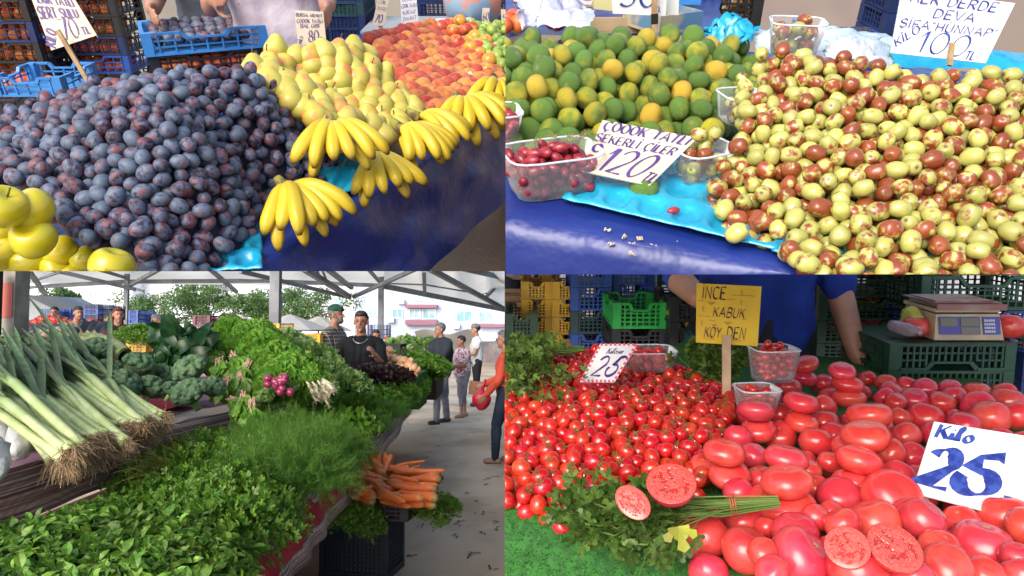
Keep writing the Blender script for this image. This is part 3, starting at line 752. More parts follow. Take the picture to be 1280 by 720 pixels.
# ================================================================== stall with plums, pears, peaches and bananas
c = TL
TZ = .78
BLUE = mat('blue_tarpaulin', (.012, .028, .2), (.02, .045, .27), scale=2.2, lo=.3, hi=.75, rough=.38, bump=.014, bscale=6, speck=(.25, .28, .4), spscale=14, splo=.0, sphi=.025)
e0 = c.P(296, 350, TZ); e1 = c.P(660, 118, TZ); ed = (e1-e0).normalized(); en = Vector((ed.y, -ed.x, 0))     # table edge and its outward normal
def tablecloth(cell, name, label, e0, e1, depth, z, hem, matl, wob=.009, out=.05, n=110, seed=0, cat='tablecloth', ends=0):
    d = (e1-e0).normalized(); nn = Vector((d.y, -d.x, 0)); L = (e1-e0).length
    def Pf(u, v):
        p = e0+d*L*u
        if v < .5: q = p-nn*depth*(1-v*2); zz = z
        else:
            k = (v-.5)*2; a = min(1, k*6)*PI/2
            q = p+nn*(.015*math.sin(a)+out*k*(1+.35*math.sin(u*23+seed)*k)); zz = z-.015*(1-math.cos(a))-hem*k
        w = mn.noise(Vector((u*L*6+seed, v*7, seed)))*wob*(1 if v < .5 else 2.5)
        return Vector((q.x+nn.x*w, q.y+nn.y*w, zz+w*.6))
    mb = MB(); mb.grid(Pf, n, 40)
    return solid(cell, name, mb, matl, label, cat, smooth=True)
tablecloth(c, 'tablecloth', 'dark blue tarpaulin over the fruit stall beside the bananas', e0-ed*.5, e1+ed*1.2, 1.3, TZ, .31, BLUE, out=.02)
# ground
gm = mat('market_ground', (.55, .38, .25), (.42, .28, .18), scale=3, lo=.3, hi=.7, rough=.85, bump=.004, bscale=30, speck=(.12, .07, .04), spscale=7, splo=.0, sphi=.05)
g = MB(); g.add([(-.9, 1, 0), (3, 1, 0), (3, 6.1, 0), (-.9, 6.1, 0)], [(0, 1, 2, 3)]); solid(c, 'ground', g, gm, kind='structure')
wm = mat('beige_wall', (.36, .33, .28), (.3, .27, .23), scale=1.2, rough=.8)
g = MB(); g.box((0, 6.2, 1.5), (16, .12, 3.4)); solid(c, 'back_wall', g, wm, kind='structure')
# --- plums
PLUM = mat('plum_skin', (.115, .14, .21), (.035, .022, .036), scale=1.6, lo=.44, hi=.68, shift=.22, rough=.5, val=.4, hue=.05, det=5, speck=(.03, .012, .018), spscale=2.6, splo=.02, sphi=.2, spec=.3)
_pt = PLUM.node_tree     # rosy patches under the bloom
_b = _pt.nodes['Principled BSDF']; _src = _b.inputs['Base Color'].links[0].from_socket; _r = rand(_pt); _f = tex(_pt, coords(_pt, _r), 1.1, 2)
_pt.links.new(mixc(_pt, mth(_pt, 'MULTIPLY', ramp(_pt, mth(_pt, 'ADD', _f, mth(_pt, 'MULTIPLY', _r, .12)), .6, .72), .75), _src, (.2, .06, .055)), _b.inputs['Base Color'])
pb = ovoid(1.2, .94); pm = variants(pb, PLUM, 'plum', 5, .05, .9)
SP = pixsurf(c, [(-30, 120, 1.03), (100, 105, 1.07), (220, 82, 1.10), (330, 78, 1.08), (-30, 230, .97), (120, 210, 1.0), (250, 180, 1.02), (340, 150, .99), (390, 175, .88), (60, 330, .90), (180, 335, .87), (260, 325, .825), (300, 285, .84), (350, 240, .83), (400, 205, .82)])
pp = mpoly(c, ((-60, 165), (-30, 142), (60, 118), (110, 98), (180, 90), (260, 85), (330, 90), (348, 108), (378, 150), (412, 175), (418, 200), (392, 222), (345, 252), (312, 285), (290, 300), (252, 320), (230, 372), (-60, 372)), SP)
plums = heap(c, pp, SP, (.0152, .0193),   .084, 4200, K=240, seed=3)
# keep the corner where the yellow apples lie free
APW = [(5, 258, 56), (40, 261, 54), (42, 297, 54), (3, 288, 44), (0, 318, 50), (35, 327, 48), (76, 314, 44), (72, 336, 40), (105, 324, 34), (140, 333, 54), (16, 345, 46), (92, 346, 40), (-20, 280, 46), (50, 352, 46)]
def over(B, pts, k=.9):
    keep = []
    for b in B:
        x, y, d = c.pix(b[:3]); r = F*b[3]/d
        keep.append(all((x-q[0])**2+(y-q[1])**2 > (q[2]/2*k+r*.55)**2 for q in pts))
    return B[np.array(keep)]
print('plums', len(plums)); plums = over(plums, APW)
scatter(c, plums, pb, pm, 'plum', 'dusty blue plum lying in the big plum heap behind the yellow apples', 'plum', 'plums heaped on the stall', 298, stuff=('plum_heap', 'further dusky blue plums deep between the others of the heap', 'plums'), keep_hidden=True)
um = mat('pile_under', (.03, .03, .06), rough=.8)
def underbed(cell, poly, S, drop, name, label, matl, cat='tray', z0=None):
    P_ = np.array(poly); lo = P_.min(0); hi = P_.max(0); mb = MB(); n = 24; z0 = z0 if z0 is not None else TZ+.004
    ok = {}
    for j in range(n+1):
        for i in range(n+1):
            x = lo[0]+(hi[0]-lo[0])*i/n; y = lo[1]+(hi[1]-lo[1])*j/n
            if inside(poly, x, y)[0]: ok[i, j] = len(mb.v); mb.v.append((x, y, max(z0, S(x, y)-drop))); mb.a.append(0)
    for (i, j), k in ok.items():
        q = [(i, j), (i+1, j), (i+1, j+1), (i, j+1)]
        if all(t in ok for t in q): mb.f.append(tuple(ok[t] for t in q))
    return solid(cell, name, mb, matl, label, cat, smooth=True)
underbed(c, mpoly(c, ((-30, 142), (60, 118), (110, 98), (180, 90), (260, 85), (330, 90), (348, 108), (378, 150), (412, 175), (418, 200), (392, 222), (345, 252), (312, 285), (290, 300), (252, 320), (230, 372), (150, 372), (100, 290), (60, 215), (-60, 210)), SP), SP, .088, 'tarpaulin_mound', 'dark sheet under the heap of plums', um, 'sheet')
# --- yellow apples
APY = mat('apple_yellow', (.55, .5, .012), (.62, .46, .015), scale=1.1, lo=.3, hi=.7, rough=.28, val=.16, speck=(.35, .26, .04), spscale=9, splo=.0, sphi=.05, spec=.5, coat=.3)
am = variants(applelike(1, .88, .3, .14), APY, 'apple', 4, .06, .8)
STEM = mat('stem_brown', (.12, .07, .03), rough=.8)
stm = MB(); stm.tube([(0, 0, .5), (.02, 0, .85), (.08, .02, 1.05)], [.05, .035, .05], 6); stme = stm.mesh('stem', STEM)
for i, (px, py, w) in enumerate(APW):
    d = min(.078*F/w, 1.42); r = c.ray(px, py); p = Vector((0, 0, c.eye))+r*d
    o = top(c, 'apple', am[i % 4], ['glossy yellow apple piled at the corner beside the plums'][0], 'apple', 'yellow apples beside the plums', loc=tuple(p), rot=rrot(.6), scale=w/2*d/F)
    if i in (0, 1, 4, 6): child(o, 'stem', stme)
# --- pears
PEAR = mat('pear_skin', (.58, .49, .10), (.52, .46, .07), scale=1.2, lo=.35, hi=.65, rough=.38, val=.22, shift=.2, speck=(.3, .28, .06), spscale=9, splo=.03, sphi=.1, spec=.4)
_pt = PEAR.node_tree; _b = _pt.nodes['Principled BSDF']; _src = _b.inputs['Base Color'].links[0].from_socket; _r = rand(_pt); _f = tex(_pt, coords(_pt, _r), .8, 1)
_pt.links.new(mixc(_pt, mth(_pt, 'MULTIPLY', ramp(_pt, mth(_pt, 'ADD', _f, mth(_pt, 'MULTIPLY', _r, .2)), .66, .82), .8), _src, (.75, .2, .07)), _b.inputs['Base Color'])
prb = pearlike(); prm = variants(prb, PEAR, 'pear', 5, .07, .8)
stp = MB(); stp.tube([(0, 0, 1.1), (.02, 0, 1.35), (.1, .02, 1.6)], [.06, .045, .06], 6); stpe = stp.mesh('stem', STEM)
SR = pixsurf(c, [(320, 75, 1.06), (400, 62, 1.05), (450, 55, 1.02), (330, 130, 1.0), (390, 110, .98), (460, 100, .95), (400, 150, .86), (470, 150, .86), (520, 150, .84)])
def rows(cell, S, p0, p1, q0, q1, nr, nc, jit=.004, seed=2):
    """rows between picture points: p0-p1 the back row, q0-q1 the front row"""
    R = np.random.RandomState(seed); out = []
    for i in range(nr):
        v = i/(nr-1); a = (p0[0]+(q0[0]-p0[0])*v, p0[1]+(q0[1]-p0[1])*v); b = (p1[0]+(q1[0]-p1[0])*v, p1[1]+(q1[1]-p1[1])*v)
        n = nc[i] if hasattr(nc, '__len__') else nc
        for j in range(n):
            u = (j+(.5 if i % 2 else .0))/n
            p = meet(cell, a[0]+(b[0]-a[0])*u, a[1]+(b[1]-a[1])*u, S); out.append((p.x+R.normal(0, jit), p.y+R.normal(0, jit), p.z+R.normal(0, jit*.5)))
    return out
PR = rows(c, SR, (318, 84), (460, 56), (408, 168), (535, 146), 9, [8, 8, 8, 8, 8, 8, 7, 7, 7], .005)
PR += [(p.x, p.y, p.z) for p in (meet(c, x, y, SR) for x, y in ((337, 82), (345, 60), (505, 128), (412, 128), (440, 165), (462, 178), (420, 175), (480, 170), (400, 150), (500, 160), (520, 170), (470, 160)))]
for i, (x, y, z) in enumerate(PR):
    R = rotm(0, 0, random.gauss(0, .35)) @ rotm(random.gauss(-.5, .3), random.gauss(0, .25), 0)
    o = top(c, 'pear', prm[i % 5], 'pale yellow pear in the sloping rows between plums and peaches', 'pear', 'pears in sloping rows', loc=(x, y, z), rot=R, scale=random.uniform(.035, .041))
    if i % 3 == 0: child(o, 'stem', stpe)
# --- peaches and nectarines
PEACH = mat('peach_skin', (.42, .075, .03), (.58, .2, .05), scale=1.0, lo=.42, hi=.66, rough=.6, shift=.35, val=.35, hue=.02, sheen=.35, spec=.25, det=4)
peb = applelike(1, .94, .22, .05); pem = variants(peb, PEACH, 'peach', 5, .04, .8)
SPe = pixsurf(c, [(455, 40, .90), (520, 36, .90), (560, 50, .86), (480, 100, .86), (540, 90, .84), (600, 100, .82), (520, 135, .81), (560, 135, .81), (610, 130, .81)])
ph = rows(c, SPe, (463, 50), (548, 30), (535, 142), (632, 96), 11, 10, .004, 5)
pe = [[x, y, z, .031] for x, y, z in ph]
pe = np.array(pe)
for i, b in enumerate(pe):
    top(c, 'peach', pem[i % 5], 'fuzzy red and orange peach in the ordered slope behind the pears', 'peach', 'peaches in the ordered slope', loc=tuple(b[:3]), rot=rrot(.8), scale=.036*random.uniform(.93, 1.06))
bm_ = mat('board_under', (.16, .09, .04), rough=.8)
underbed(c, mpoly(c, ((332, 88), (458, 62), (500, 130), (535, 150), (540, 165), (460, 190), (400, 175)), SR), SR, .035, 'display_board', 'sloping board under the rows of pears', bm_, 'board')
underbed(c, mpoly(c, ((466, 52), (550, 32), (634, 60), (634, 110), (560, 140), (500, 130)), SPe), SPe, .035, 'display_board', 'sloping board under the rows of peaches', bm_, 'board')
NEC = mat('nectarine_skin', (.72, .33, .03), (.6, .06, .03), scale=.9, lo=.4, hi=.6, rough=.3, shift=.3, val=.2, spec=.5)
nem = variants(peb, NEC, 'nectarine', 4, .05, .8)
for i, q in enumerate(rows(c, SPe, (552, 38), (585, 34), (600, 92), (634, 72), 6, 4, .01, 9)):
    top(c, 'nectarine', nem[i % 4], 'shiny red and yellow nectarine behind the peaches near the green fruit', 'nectarine', 'nectarines behind the peaches', loc=(q[0], q[1], q[2]+.02), rot=rrot(), scale=.034)
GRP = mat('green_fig', (.2, .34, .04), (.35, .42, .07), scale=1, rough=.4, val=.4)
gpm = variants(ovoid(1.15, .95), GRP, 'green_fruit', 3, .06, .9)
SG = pixsurf(c, [(575, 36, .90), (632, 28, .90), (600, 60, .87), (640, 60, .87), (650, 45, .87)])
gf = heap(c, [(p.x, p.y) for p in (c.P(*q, .88) for q in ((580, 32), (650, 28), (650, 78), (612, 60)))], SG, (.024, .028), .06, 300, seed=8)
scatter(c, gf, None, gpm, 'green_fruit', 'small pale green fruit heaped behind the nectarines', 'fruit', 'green fruit heaped at the far end', 120)
# --- bananas
BAN = mat('banana_skin', (.68, .50, .03), (.6, .42, .025), scale=9, lo=.35, hi=.7, rough=.38, attr=(.09, .045, .015), val=.14, speck=(.2, .1, .02), spscale=38, splo=.0, sphi=.055, spec=.4)
BANG = mat('banana_crown', (.1, .055, .02), (.3, .28, .04), scale=30, rough=.8)
def banana_mesh(L, bend, k, r=.0178):
    m = MB(); pts = []; rad = []; cols = []; n = 14
    for i in range(n+1):
        t = i/n; a = -bend/2+bend*t
        R_ = L/bend; pts.append((0, R_*(math.sin(a)+math.sin(bend/2)), R_*(math.cos(a)-math.cos(bend/2))))
        rr = r*(.4+.6*min(1, t/.3)**.7)*(1 if t < .8 else 1-.62*((t-.8)/.2)**1.4); rad.append(rr if t < .97 else rr*.75); cols.append(1.0 if t > .94 else (.3 if t > .9 else (.35 if t < .09 else 0)))
    m.tube(pts, rad, 20, cols=cols, flat=.95, ridge=.05)
    me = m.mesh('banana', BAN); return me
bnm = [banana_mesh(.168+.012*i, 1.35+.14*i, i) for i in range(4)]
def bananas(px, py, z, head, spread, n, size, label, roll=0, tilt=-.34, second=0):
    p = c.P(px, py, z); s = size/.205
    root = top(c, 'banana_bunch', None, label, 'bananas', 'banana bunches along the table edge', loc=tuple(p))
    k = MB(); k.tube([(0, -.035*s, .02*s), (0, -.01*s, .006*s), (0, .012*s, 0)], [.010*s, .015*s, .02*s], 8); k.noise(.004, 60, 2)
    child(root, 'crown', k.mesh('crown', BANG), rot=rotm(0, 0, -head))
    for i in range(n):
        a = head+spread*((i/(n-1))-.5)*2
        R = rotm(0, 0, -a) @ rotm(tilt+random.gauss(0, .03), 0, 0) @ rotm(0, random.gauss(0, .12)+(i/(n-1)-.5)*-.7, 0)
        child(root, 'banana', bnm[(i*3+int(px)) % 4], loc=(.016*s*math.sin(a), .004*s, .004*s), rot=R, scale=s*random.uniform(.95, 1.04))
    for i in range(second):
        a = head+spread*.8*((i/max(1, second-1))-.5)*2
        R = rotm(0, 0, -a) @ rotm(tilt-.16, 0, 0); child(root, 'banana', bnm[i % 4], loc=(0, 0, -.026*s), rot=R, scale=s*.93)
# heading: 0 = away, positive = to the right; pi = towards the viewer
bananas(356, 236, .885, 2.4, .85, 8, .185, 'largest banana bunch in front, its dark stalk against the plums', second=4)
bananas(466, 197, .875, 2.7, .65, 6, .185, 'banana bunch whose stalk sits just right of the front bunch', second=2)
bananas(415, 158, .985, 2.8, .75, 6, .185, 'banana bunch leaning on the last plums and first pears', second=2)
bananas(501, 162, .90, 2.3, .6, 6, .195, 'banana bunch on the table edge below the pears', second=2)
bananas(521, 147, .90, 2.05, .5, 5, .19, 'banana bunch just under the peach rows beside the pears', second=2)
bananas(577, 127, .89, 2.45, 1.15, 8, .21, 'banana bunch lying on the blue edge below the white peach label', second=4)
bananas(619, 104, .88, 2.9, .8, 6, .21, 'farthest banana bunch at the end of the peach slope', second=2)
# --- cyan fruit trays
CYAN = mat('cyan_tray', (.01, .3, .5), (.02, .38, .58), scale=10, rough=.22, spec=.6, bump=.002, bscale=60, val=.06)
def tray(cell, pts, nu, nv, label, R=.0, dep=.018, z=None, loft=.006):
    """moulded fruit tray with round cups over a four-cornered patch"""
    a, b, d_, e = [Vector(p) for p in pts]; mb = MB(); W_, H_ = (b-a).length, (e-a).length; nx, ny = nu*12, nv*12
    def Pf(u, v):
        p = (a*(1-u)+b*u)*(1-v)+(e*(1-u)+d_*u)*v
        row = int(min(v*nv, nv-.001)); uu = (u*nu + (.5 if row % 2 else 0)) % 1; vv = (v*nv) % 1
        q = math.hypot(uu-.5, vv-.5); h = loft+dep if q > .43 else (loft if q < .3 else loft+dep*((q-.3)/.13)**.7)
        ee = min(u, 1-u, v, 1-v); h = h if ee > .02 else h-.004
        return Vector((p.x, p.y, p.z+h+.003*mn.noise(Vector((u*9, v*9, 1)))))
    mb.grid(Pf, nx, ny, thick=.0015); return solid(cell, 'fruit_tray', mb, CYAN, label, 'tray', smooth=True)
tray(c, [c.P(232, 296, TZ), c.P(328, 286, TZ), c.P(330, 345, TZ), c.P(215, 352, TZ)], 3, 3, 'bright blue plastic fruit tray showing at the foot of the plums')
tray(c, [c.P(380, 200, TZ), c.P(480, 180, TZ), c.P(452, 243, TZ), c.P(360, 270, TZ)], 3, 2, 'bright blue plastic tray mostly hidden under the banana bunches')
# --- price signs
sign(c, [(24, -42), (84, -16), (121, 44), (64, 63)], 1.98, 'cream handwritten card reading 70 TL on a stick in the plums',
     [('ERİK TATLI', .12, .42, .15, dict(width=.78, wt=.2)), ('SERT SULU', .03, .62, .15, dict(width=.84, wt=.2)), ('70', .34, .94, .31, dict(width=.36, wt=.08, slant=.15)), ('KİLO', .1, .99, .13, dict(ang=62, wt=.2, width=.3)), ('.TL', .72, .93, .13, dict(wt=.2, width=.2))],
     PAPER, INKP, stick=((72, 38), 1.965, (114, 108), 1.93, .012), tilt=.08)
sign(c, [(368, 13), (404, 15), (408, 53), (373, 56)], 2.45, 'small cream card reading 80 TL behind the first pears',
     [('BURSA ARMUT', .03, .17, .10, dict(width=.92, wt=.22)), ('ÇOOOK TATLI', .04, .35, .11, dict(width=.9, wt=.22)), ('BAL GİBİ', .15, .5, .11, dict(width=.65, wt=.22)), ('80', .38, .93, .34, dict(width=.36, wt=.11)), ('KİLO', .12, .97, .1, dict(ang=70, wt=.2)), ('TL', .78, .93, .12, dict(wt=.2))],
     PAPER, INKP, stick=((396, 52), 2.46, (396, 66), 2.45, .012))
sign(c, [(474, -8), (487, -6), (481, 33), (465, 31)], 3.9, 'narrow cream card standing leaned at the back of the peaches', [('ÇOK', .1, .3, .12, {}), ('TATLI', .1, .5, .11, dict(width=.8)), ('70', .1, .9, .26, dict(width=.6, wt=.12))], PAPER, INKP, stick=((476, 30), 3.92, (475, 40), 3.9, .02))
sign(c, [(500, -8), (520, -9), (523, 26), (502, 30)], 3.9, 'white card with four written lines above the peaches', [('BURSA', .08, .26, .13, dict(width=.8)), ('ÇOOK TATLI', .05, .48, .13, dict(width=.9)), ('KİRAZ', .1, .7, .13, dict(width=.75)), ('DAMAT', .1, .92, .13, dict(width=.8))], PAPERW, INKP, stick=((512, 27), 3.92, (512, 36), 3.9, .02))
sign(c, [(572, 98), (588, 89), (601, 103), (587, 114)], 2.85, 'small white label with blue stripes lying tilted on the peaches', [('110', .1, .8, .6, dict(width=.8, wt=.16))], PAPERW, INKP, stick=((594, 106), 2.86, (600, 113), 2.85, .01))
sign(c, [(605, 56), (614, 54), (621, 67), (612, 74)], 3.4, 'tiny pale label among the nectarines', [('90', .1, .8, .6, dict(width=.8))], PAPERW, INKP)
sign(c, [(603, 10), (612, 10), (611, 28), (602, 31)], 4.1, 'small beige card beyond the green fruit', [('60', .1, .8, .5, dict(width=.8))], PAPER, INKP, stick=((607, 30), 4.1, (607, 38), 4.1, .02))
sign(c, [(626, 12), (640, 12), (640, 30), (627, 31)], 4.1, 'pale card at the far corner beyond the green fruit', [('50', .1, .8, .5, dict(width=.8))], PAPER, INKP)
# --- crate stacks with oranges-red fruit behind
PEB = mat('crate_fruit', (.75, .2, .03), (.62, .09, .03), scale=1, lo=.4, hi=.6, rough=.5, shift=.3, val=.25)
cfm = variants(peb, PEB, 'fruit', 3, .04, .8)
def stack(cell, cx_, y0, yb, z0, n, w, d, h, kinds, label, fruit=None, flabel=None, fgroup=None, per=6, rot=0, group=None, fr=.034, dipn=None, nrib=10, nslat=3, cat='peach'):
    for k in range(n):
        z = z0+k*h*1.02
        kind = kinds[k % len(kinds)]
        crate(cell, cx_, y0, z, w, d, h, kind, label if isinstance(label, str) else label[k], group, rot=rot, nrib=nrib, nslat=nslat)
        if fruit:
            for row in range(2):
                for j in range(per):
                    x = cx_-w/2+.05+(w-.1)*(j+.5*(row % 2))/(per-.5); p = Vector((x, y0-d/2+.06+row*.07, z+h*.30+row*.03))
                    q = rotm(0, 0, rot) @ (p-Vector((cx_, y0, 0))) + Vector((cx_, y0, 0))
                    top(cell, 'orange_peach' if cat == 'peach' else cat, random.choice(fruit), flabel, cat, fgroup, loc=tuple(q), rot=rrot(), scale=fr)
pL = c.D(15, 60, 4.5)
stack(c, pL.x, 4.5, 0, .33, 6, .56, .36, .115, ['black', 'black', 'black', 'navy', 'black', 'black', 'black'], 'black slatted crate of orange peaches in the stack left of the 70 card', cfm, 'orange peach lying in a stacked crate behind the plums', 'peaches in the stacked crates', 7, group='crates stacked left of the 70 card')
pL = c.D(128, 60, 4.8)
stack(c, pL.x, 4.8, 0, .32, 7, .48, .36, .112, ['black', 'blue', 'navy', 'black', 'black', 'sky', 'black'], ['black slatted crate lowest in the stack right of the 70 card', 'blue slatted crate of orange fruit second from the floor behind the stick', 'navy slatted crate third up behind the card', 'black crate fourth up behind the card', 'black crate of red fruit below the light blue one', 'light blue crate of fruit near the top of the back stack', 'black crate at the very top of the back stack'], cfm, 'orange peach lying in a stacked crate behind the plums', 'peaches in the stacked crates', 6)
crate(c, c.D(60, 105, 3.2).x, 3.2, c.D(60, 110, 3.2).z, .3, .3, .08, 'sky', 'low light blue crate corner behind the plum heap beside the stick', nrib=6, nslat=2)
for i, (px, py) in enumerate(((8, 113), (22, 114), (36, 109), (50, 108), (62, 104), (14, 104), (30, 101), (44, 98), (2, 103))):
    p = c.D(px, py, 3.5); top(c, 'peach', cfm[i % 3], 'orange peach in the open heap behind the left end of the plums', 'peach', 'peaches in the open heap', loc=tuple(p), rot=rrot(), scale=.037)
crate(c, c.D(35, 120, 3.55).x, 3.55, c.D(35, 125, 3.55).z-.02, .5, .42, .1, 'black', 'black crate holding the open heap of peaches behind the plums', nrib=8, nslat=2)
# the two crates in the middle
yb = 2.86; pc = c.D(238, 95, yb); RC = rotm(0, 0, .45)
crate(c, pc.x, yb+.2, pc.z, .44, .31, .078, 'black', 'black crate of orange fruit under the light blue crate', rot=.45, nrib=12, nslat=3)
crate(c, pc.x, yb+.2, pc.z+.08, .46, .33, .085, 'sky', 'light blue crate of plums on the black one before the vendor', rot=.45, nrib=8, nslat=3)
for i in range(36):
    v_ = RC @ Vector((-.18+.36*(i % 9)/8.5+random.gauss(0, .004), -.12+.08*(i//9), 0)); x = pc.x+v_.x; y = yb+.2+v_.y
    top(c, 'peach', cfm[i % 3], 'orange fruit in the black crate below the light blue one', 'peach', 'fruit in the black middle crate', loc=(x, y, pc.z+.035+.006*(i//9)), rot=rrot(), scale=.03)
    for q in (0, 1): top(c, 'dark_plum', pm[i % 5], 'dark plum in the light blue crate before the vendor', 'dark_plum', 'plums in the light blue crate', loc=(x+q*.025, y+.01+q*.04, pc.z+.13+.006*(i//9)), rot=rrot(), scale=.022)  # crate fruit are plums, the same meshes as the heap
# back right crates
def backstack(px0, px1, pyb, y, n, h, kinds, label, d=.4):
    a, b = c.D(px0, pyb, y), c.D(px1, pyb, y)
    for k in range(n): crate(c, (a.x+b.x)/2, y+d/2, a.z+k*h*1.01, b.x-a.x, d, h, kinds[k % len(kinds)], label % ('lowest', 'second', 'third', 'fourth', 'fifth', 'sixth', 'seventh')[k], nrib=10, nslat=5, dip=False)
backstack(408, 458, 52, 4.3, 5, .07, ['navy', 'navy', 'teal', 'navy', 'teal'], '%s dark crate up in the stack right of the 80 card')
backstack(520, 575, 30, 5.2, 4, .14, ['navy'], '%s navy crate up in the dark stack behind the peach cards')
backstack(575, 645, 30, 5.3, 4, .14, ['navy', 'black'], '%s dark crate up in the far corner stack')
bd = MB(); q0, q1 = c.D(452, 36, 4.1), c.D(600, 30, 4.1); bd.box(((q0.x+q1.x)/2, 4.3, q0.z-.03), (q1.x-q0.x, .5, .05)); solid(c, 'counter', bd, mat('counter_grey', (.3, .32, .34), rough=.6), 'grey counter board behind the peaches', 'counter')
pz = c.D(560, 32, 4.15); bg_ = MB(); 
for k in range(3): bg_.box((pz.x+.02*k, 4.15, pz.z+.012*k), (.2, .14, .01), rotm(0, 0, .2*k-.2))
solid(c, 'bag_stack', bg_, mat('bag_paper', (.62, .68, .66), rough=.5), 'flat stack of pale bags behind the peaches', 'bags')
rp = mat('sacking', (.5, .2, .14), (.2, .3, .4), scale=6, lo=.45, hi=.55, rough=.7)
sk = MB(); q = c.D(590, 18, 4.4); sk.lathe([(.1, 0), (.16, .05), (.17, .14), (.12, .22), (.03, .24)], 16, Matrix.Translation((q.x, q.y, q.z-.05))); sk.noise(.02, 8); solid(c, 'sack', sk, rp, 'striped woven sack on the back counter by the corner', 'sack', smooth=True)
lv = mat('lilac_bag', (.75, .62, .75), (.85, .8, .88), scale=8, rough=.3, bump=.01, bscale=20)
sk = MB(); q = c.D(603, 2, 4.6); ellm(sk, (q.x, q.y, q.z), (.13, .1, .07)); sk.noise(.03, 9); solid(c, 'plastic_bag', sk, CR['navy'], 'dark bundle hanging over the back corner crates', 'bag', smooth=True)
# --- the two vendors behind (cropped by the picture's edge)
GREY = cloth('grey_shirt', (.13, .15, .18), (.09, .1, .13)); PINKW = cloth('white_shirt', (.6, .5, .54), (.7, .62, .66)); 
v = c.D(283, 60, 3.45)
pv = person(c, (v.x, 3.5, 0), 1.62, PI-.25, 'vendor in a grey t-shirt bending over the light blue crate', GREY, cloth('dark_trousers', (.03, .03, .04)), hair=HAIRB, arms=((.75, 1.0, .0), (.75, .7, .05)), sleeve=.6, build=1.2, lean=.12)
v = c.D(345, 60, 3.05)
person(c, (v.x, 3.15, 0), 1.66, PI*.93, 'vendor in a pale pink shirt and apron behind the pears', PINKW, cloth('dark_trousers', (.03, .03, .04)), hair=HAIRB, arms=((.9, .5, .05), (.5, 1.3, .1)), sleeve=.45, build=1.1, lean=.08)
# ================================================================== stall with green mandarins and jujubes
c = TR; TZ = .85
e0 = c.P(600, 270, TZ); e1 = c.P(985, 342, TZ); ed = (e1-e0).normalized()
BLUE2 = mat('navy_tarpaulin', (.008, .022, .16), (.015, .035, .22), scale=2.5, lo=.3, hi=.75, rough=.34, bump=.012, bscale=6, speck=(.55, .5, .4), spscale=22, splo=.0, sphi=.045)
tablecloth(c, 'tablecloth', 'navy tarpaulin under the cyan trays, marked with dry specks', e0-ed*.3, e1+ed*.9, 1.35, TZ, .6, BLUE2, out=.05, wob=.004, seed=4)
g = MB(); g.add([(-3, -1, 0), (6, -1, 0), (6, 6, 0), (-3, 6, 0)], [(0, 1, 2, 3)]); solid(c, 'ground', g, gm, kind='structure')
wm2 = mat('taupe_wall', (.30, .25, .22), (.25, .2, .19), scale=1.2, rough=.75)
g = MB(); g.box((2, 4.6, 1.5), (12, .12, 3.4)); solid(c, 'back_wall', g, wm2, kind='structure')
# mandarins
MAND = mat('mandarin_skin', (.11, .22, .022), (.5, .43, .02), scale=.75, lo=.42, hi=.85, shift=.5, attr=(.2, .24, .1), rough=.2, val=.3, bump=.003, bscale=26, spec=.6, det=2)
_pt = MAND.node_tree; _b = _pt.nodes['Principled BSDF']; _src = _b.inputs['Base Color'].links[0].from_socket; _r = rand(_pt)
_pt.links.new(mixc(_pt, mth(_pt, 'MULTIPLY', ramp(_pt, _r, .86, .97), .8), _src, (.62, .38, .03)), _b.inputs['Base Color'])
mdb = polecap(applelike(1.04, .84, .09, .06, 14, 20), 20, .1); mdm = variants(mdb, MAND, 'mandarin', 5, .05, .8)
SM = pixsurf(c, [(600, 40, 1.0), (700, 34, 1.01), (800, 34, 1.01), (900, 42, 1.0), (600, 110, .96), (720, 100, .97), (850, 100, .96), (940, 90, .95), (640, 170, .9), (740, 160, .91), (800, 140, .91), (885, 150, .91)])
mp = mpoly(c, ((590, 44), (640, 38), (700, 34), (740, 28), (800, 30), (860, 34), (945, 42), (945, 110), (892, 160), (850, 152), (770, 146), (748, 158), (735, 182), (700, 190), (590, 190)), SM)
mand = heap(c, mp, SM, (.0235, .028), .1, 600, K=240, seed=12)
scatter(c, mand, mdb, mdm, 'mandarin', 'green or half yellow mandarin in the heap behind the 120 card', 'mandarin', 'mandarins heaped on the stall', 298, stuff=('mandarin_heap', 'further mandarins deep in the heap', 'mandarins'), keep_hidden=True)
p = c.P(805, 235, TZ+.02); top(c, 'mandarin', mdm[1], 'single green mandarin peeping out under the 120 card', 'mandarin', loc=tuple(p), scale=.026)
# jujubes
JUJ = mat('jujube_skin', (.46, .46, .11), (.27, .045, .018), scale=1.1, lo=.44, hi=.62, shift=.5, attr=(.12, .06, .02), rough=.22, val=.3, hue=.03, det=4, speck=(.2, .07, .03), spscale=4, splo=.02, sphi=.09, spec=.6)
jb = ell(sph_prof(lambda t: (.9*math.sin(t)**.92, -1.16*math.cos(t)*(1-.14*math.exp(-(math.sin(t)/.3)**2))), 12), 18); polecap(jb, 18, .25); jm = variants(jb, JUJ, 'jujube', 7, .12, 1.1)
SJ = pixsurf(c, [(945, 70, 1.03), (1010, 66, 1.05), (1100, 80, 1.05), (1200, 84, 1.05), (1300, 80, 1.05), (930, 150, .97), (1000, 150, .98), (1150, 150, 1.0), (1300, 150, 1.0), (905, 240, .89), (1000, 230, .93), (1150, 230, .95), (1300, 230, .95), (930, 290, .875), (985, 300, .885), (1100, 310, .905), (1300, 310, .91), (1000, 345, .875), (1150, 350, .88)])
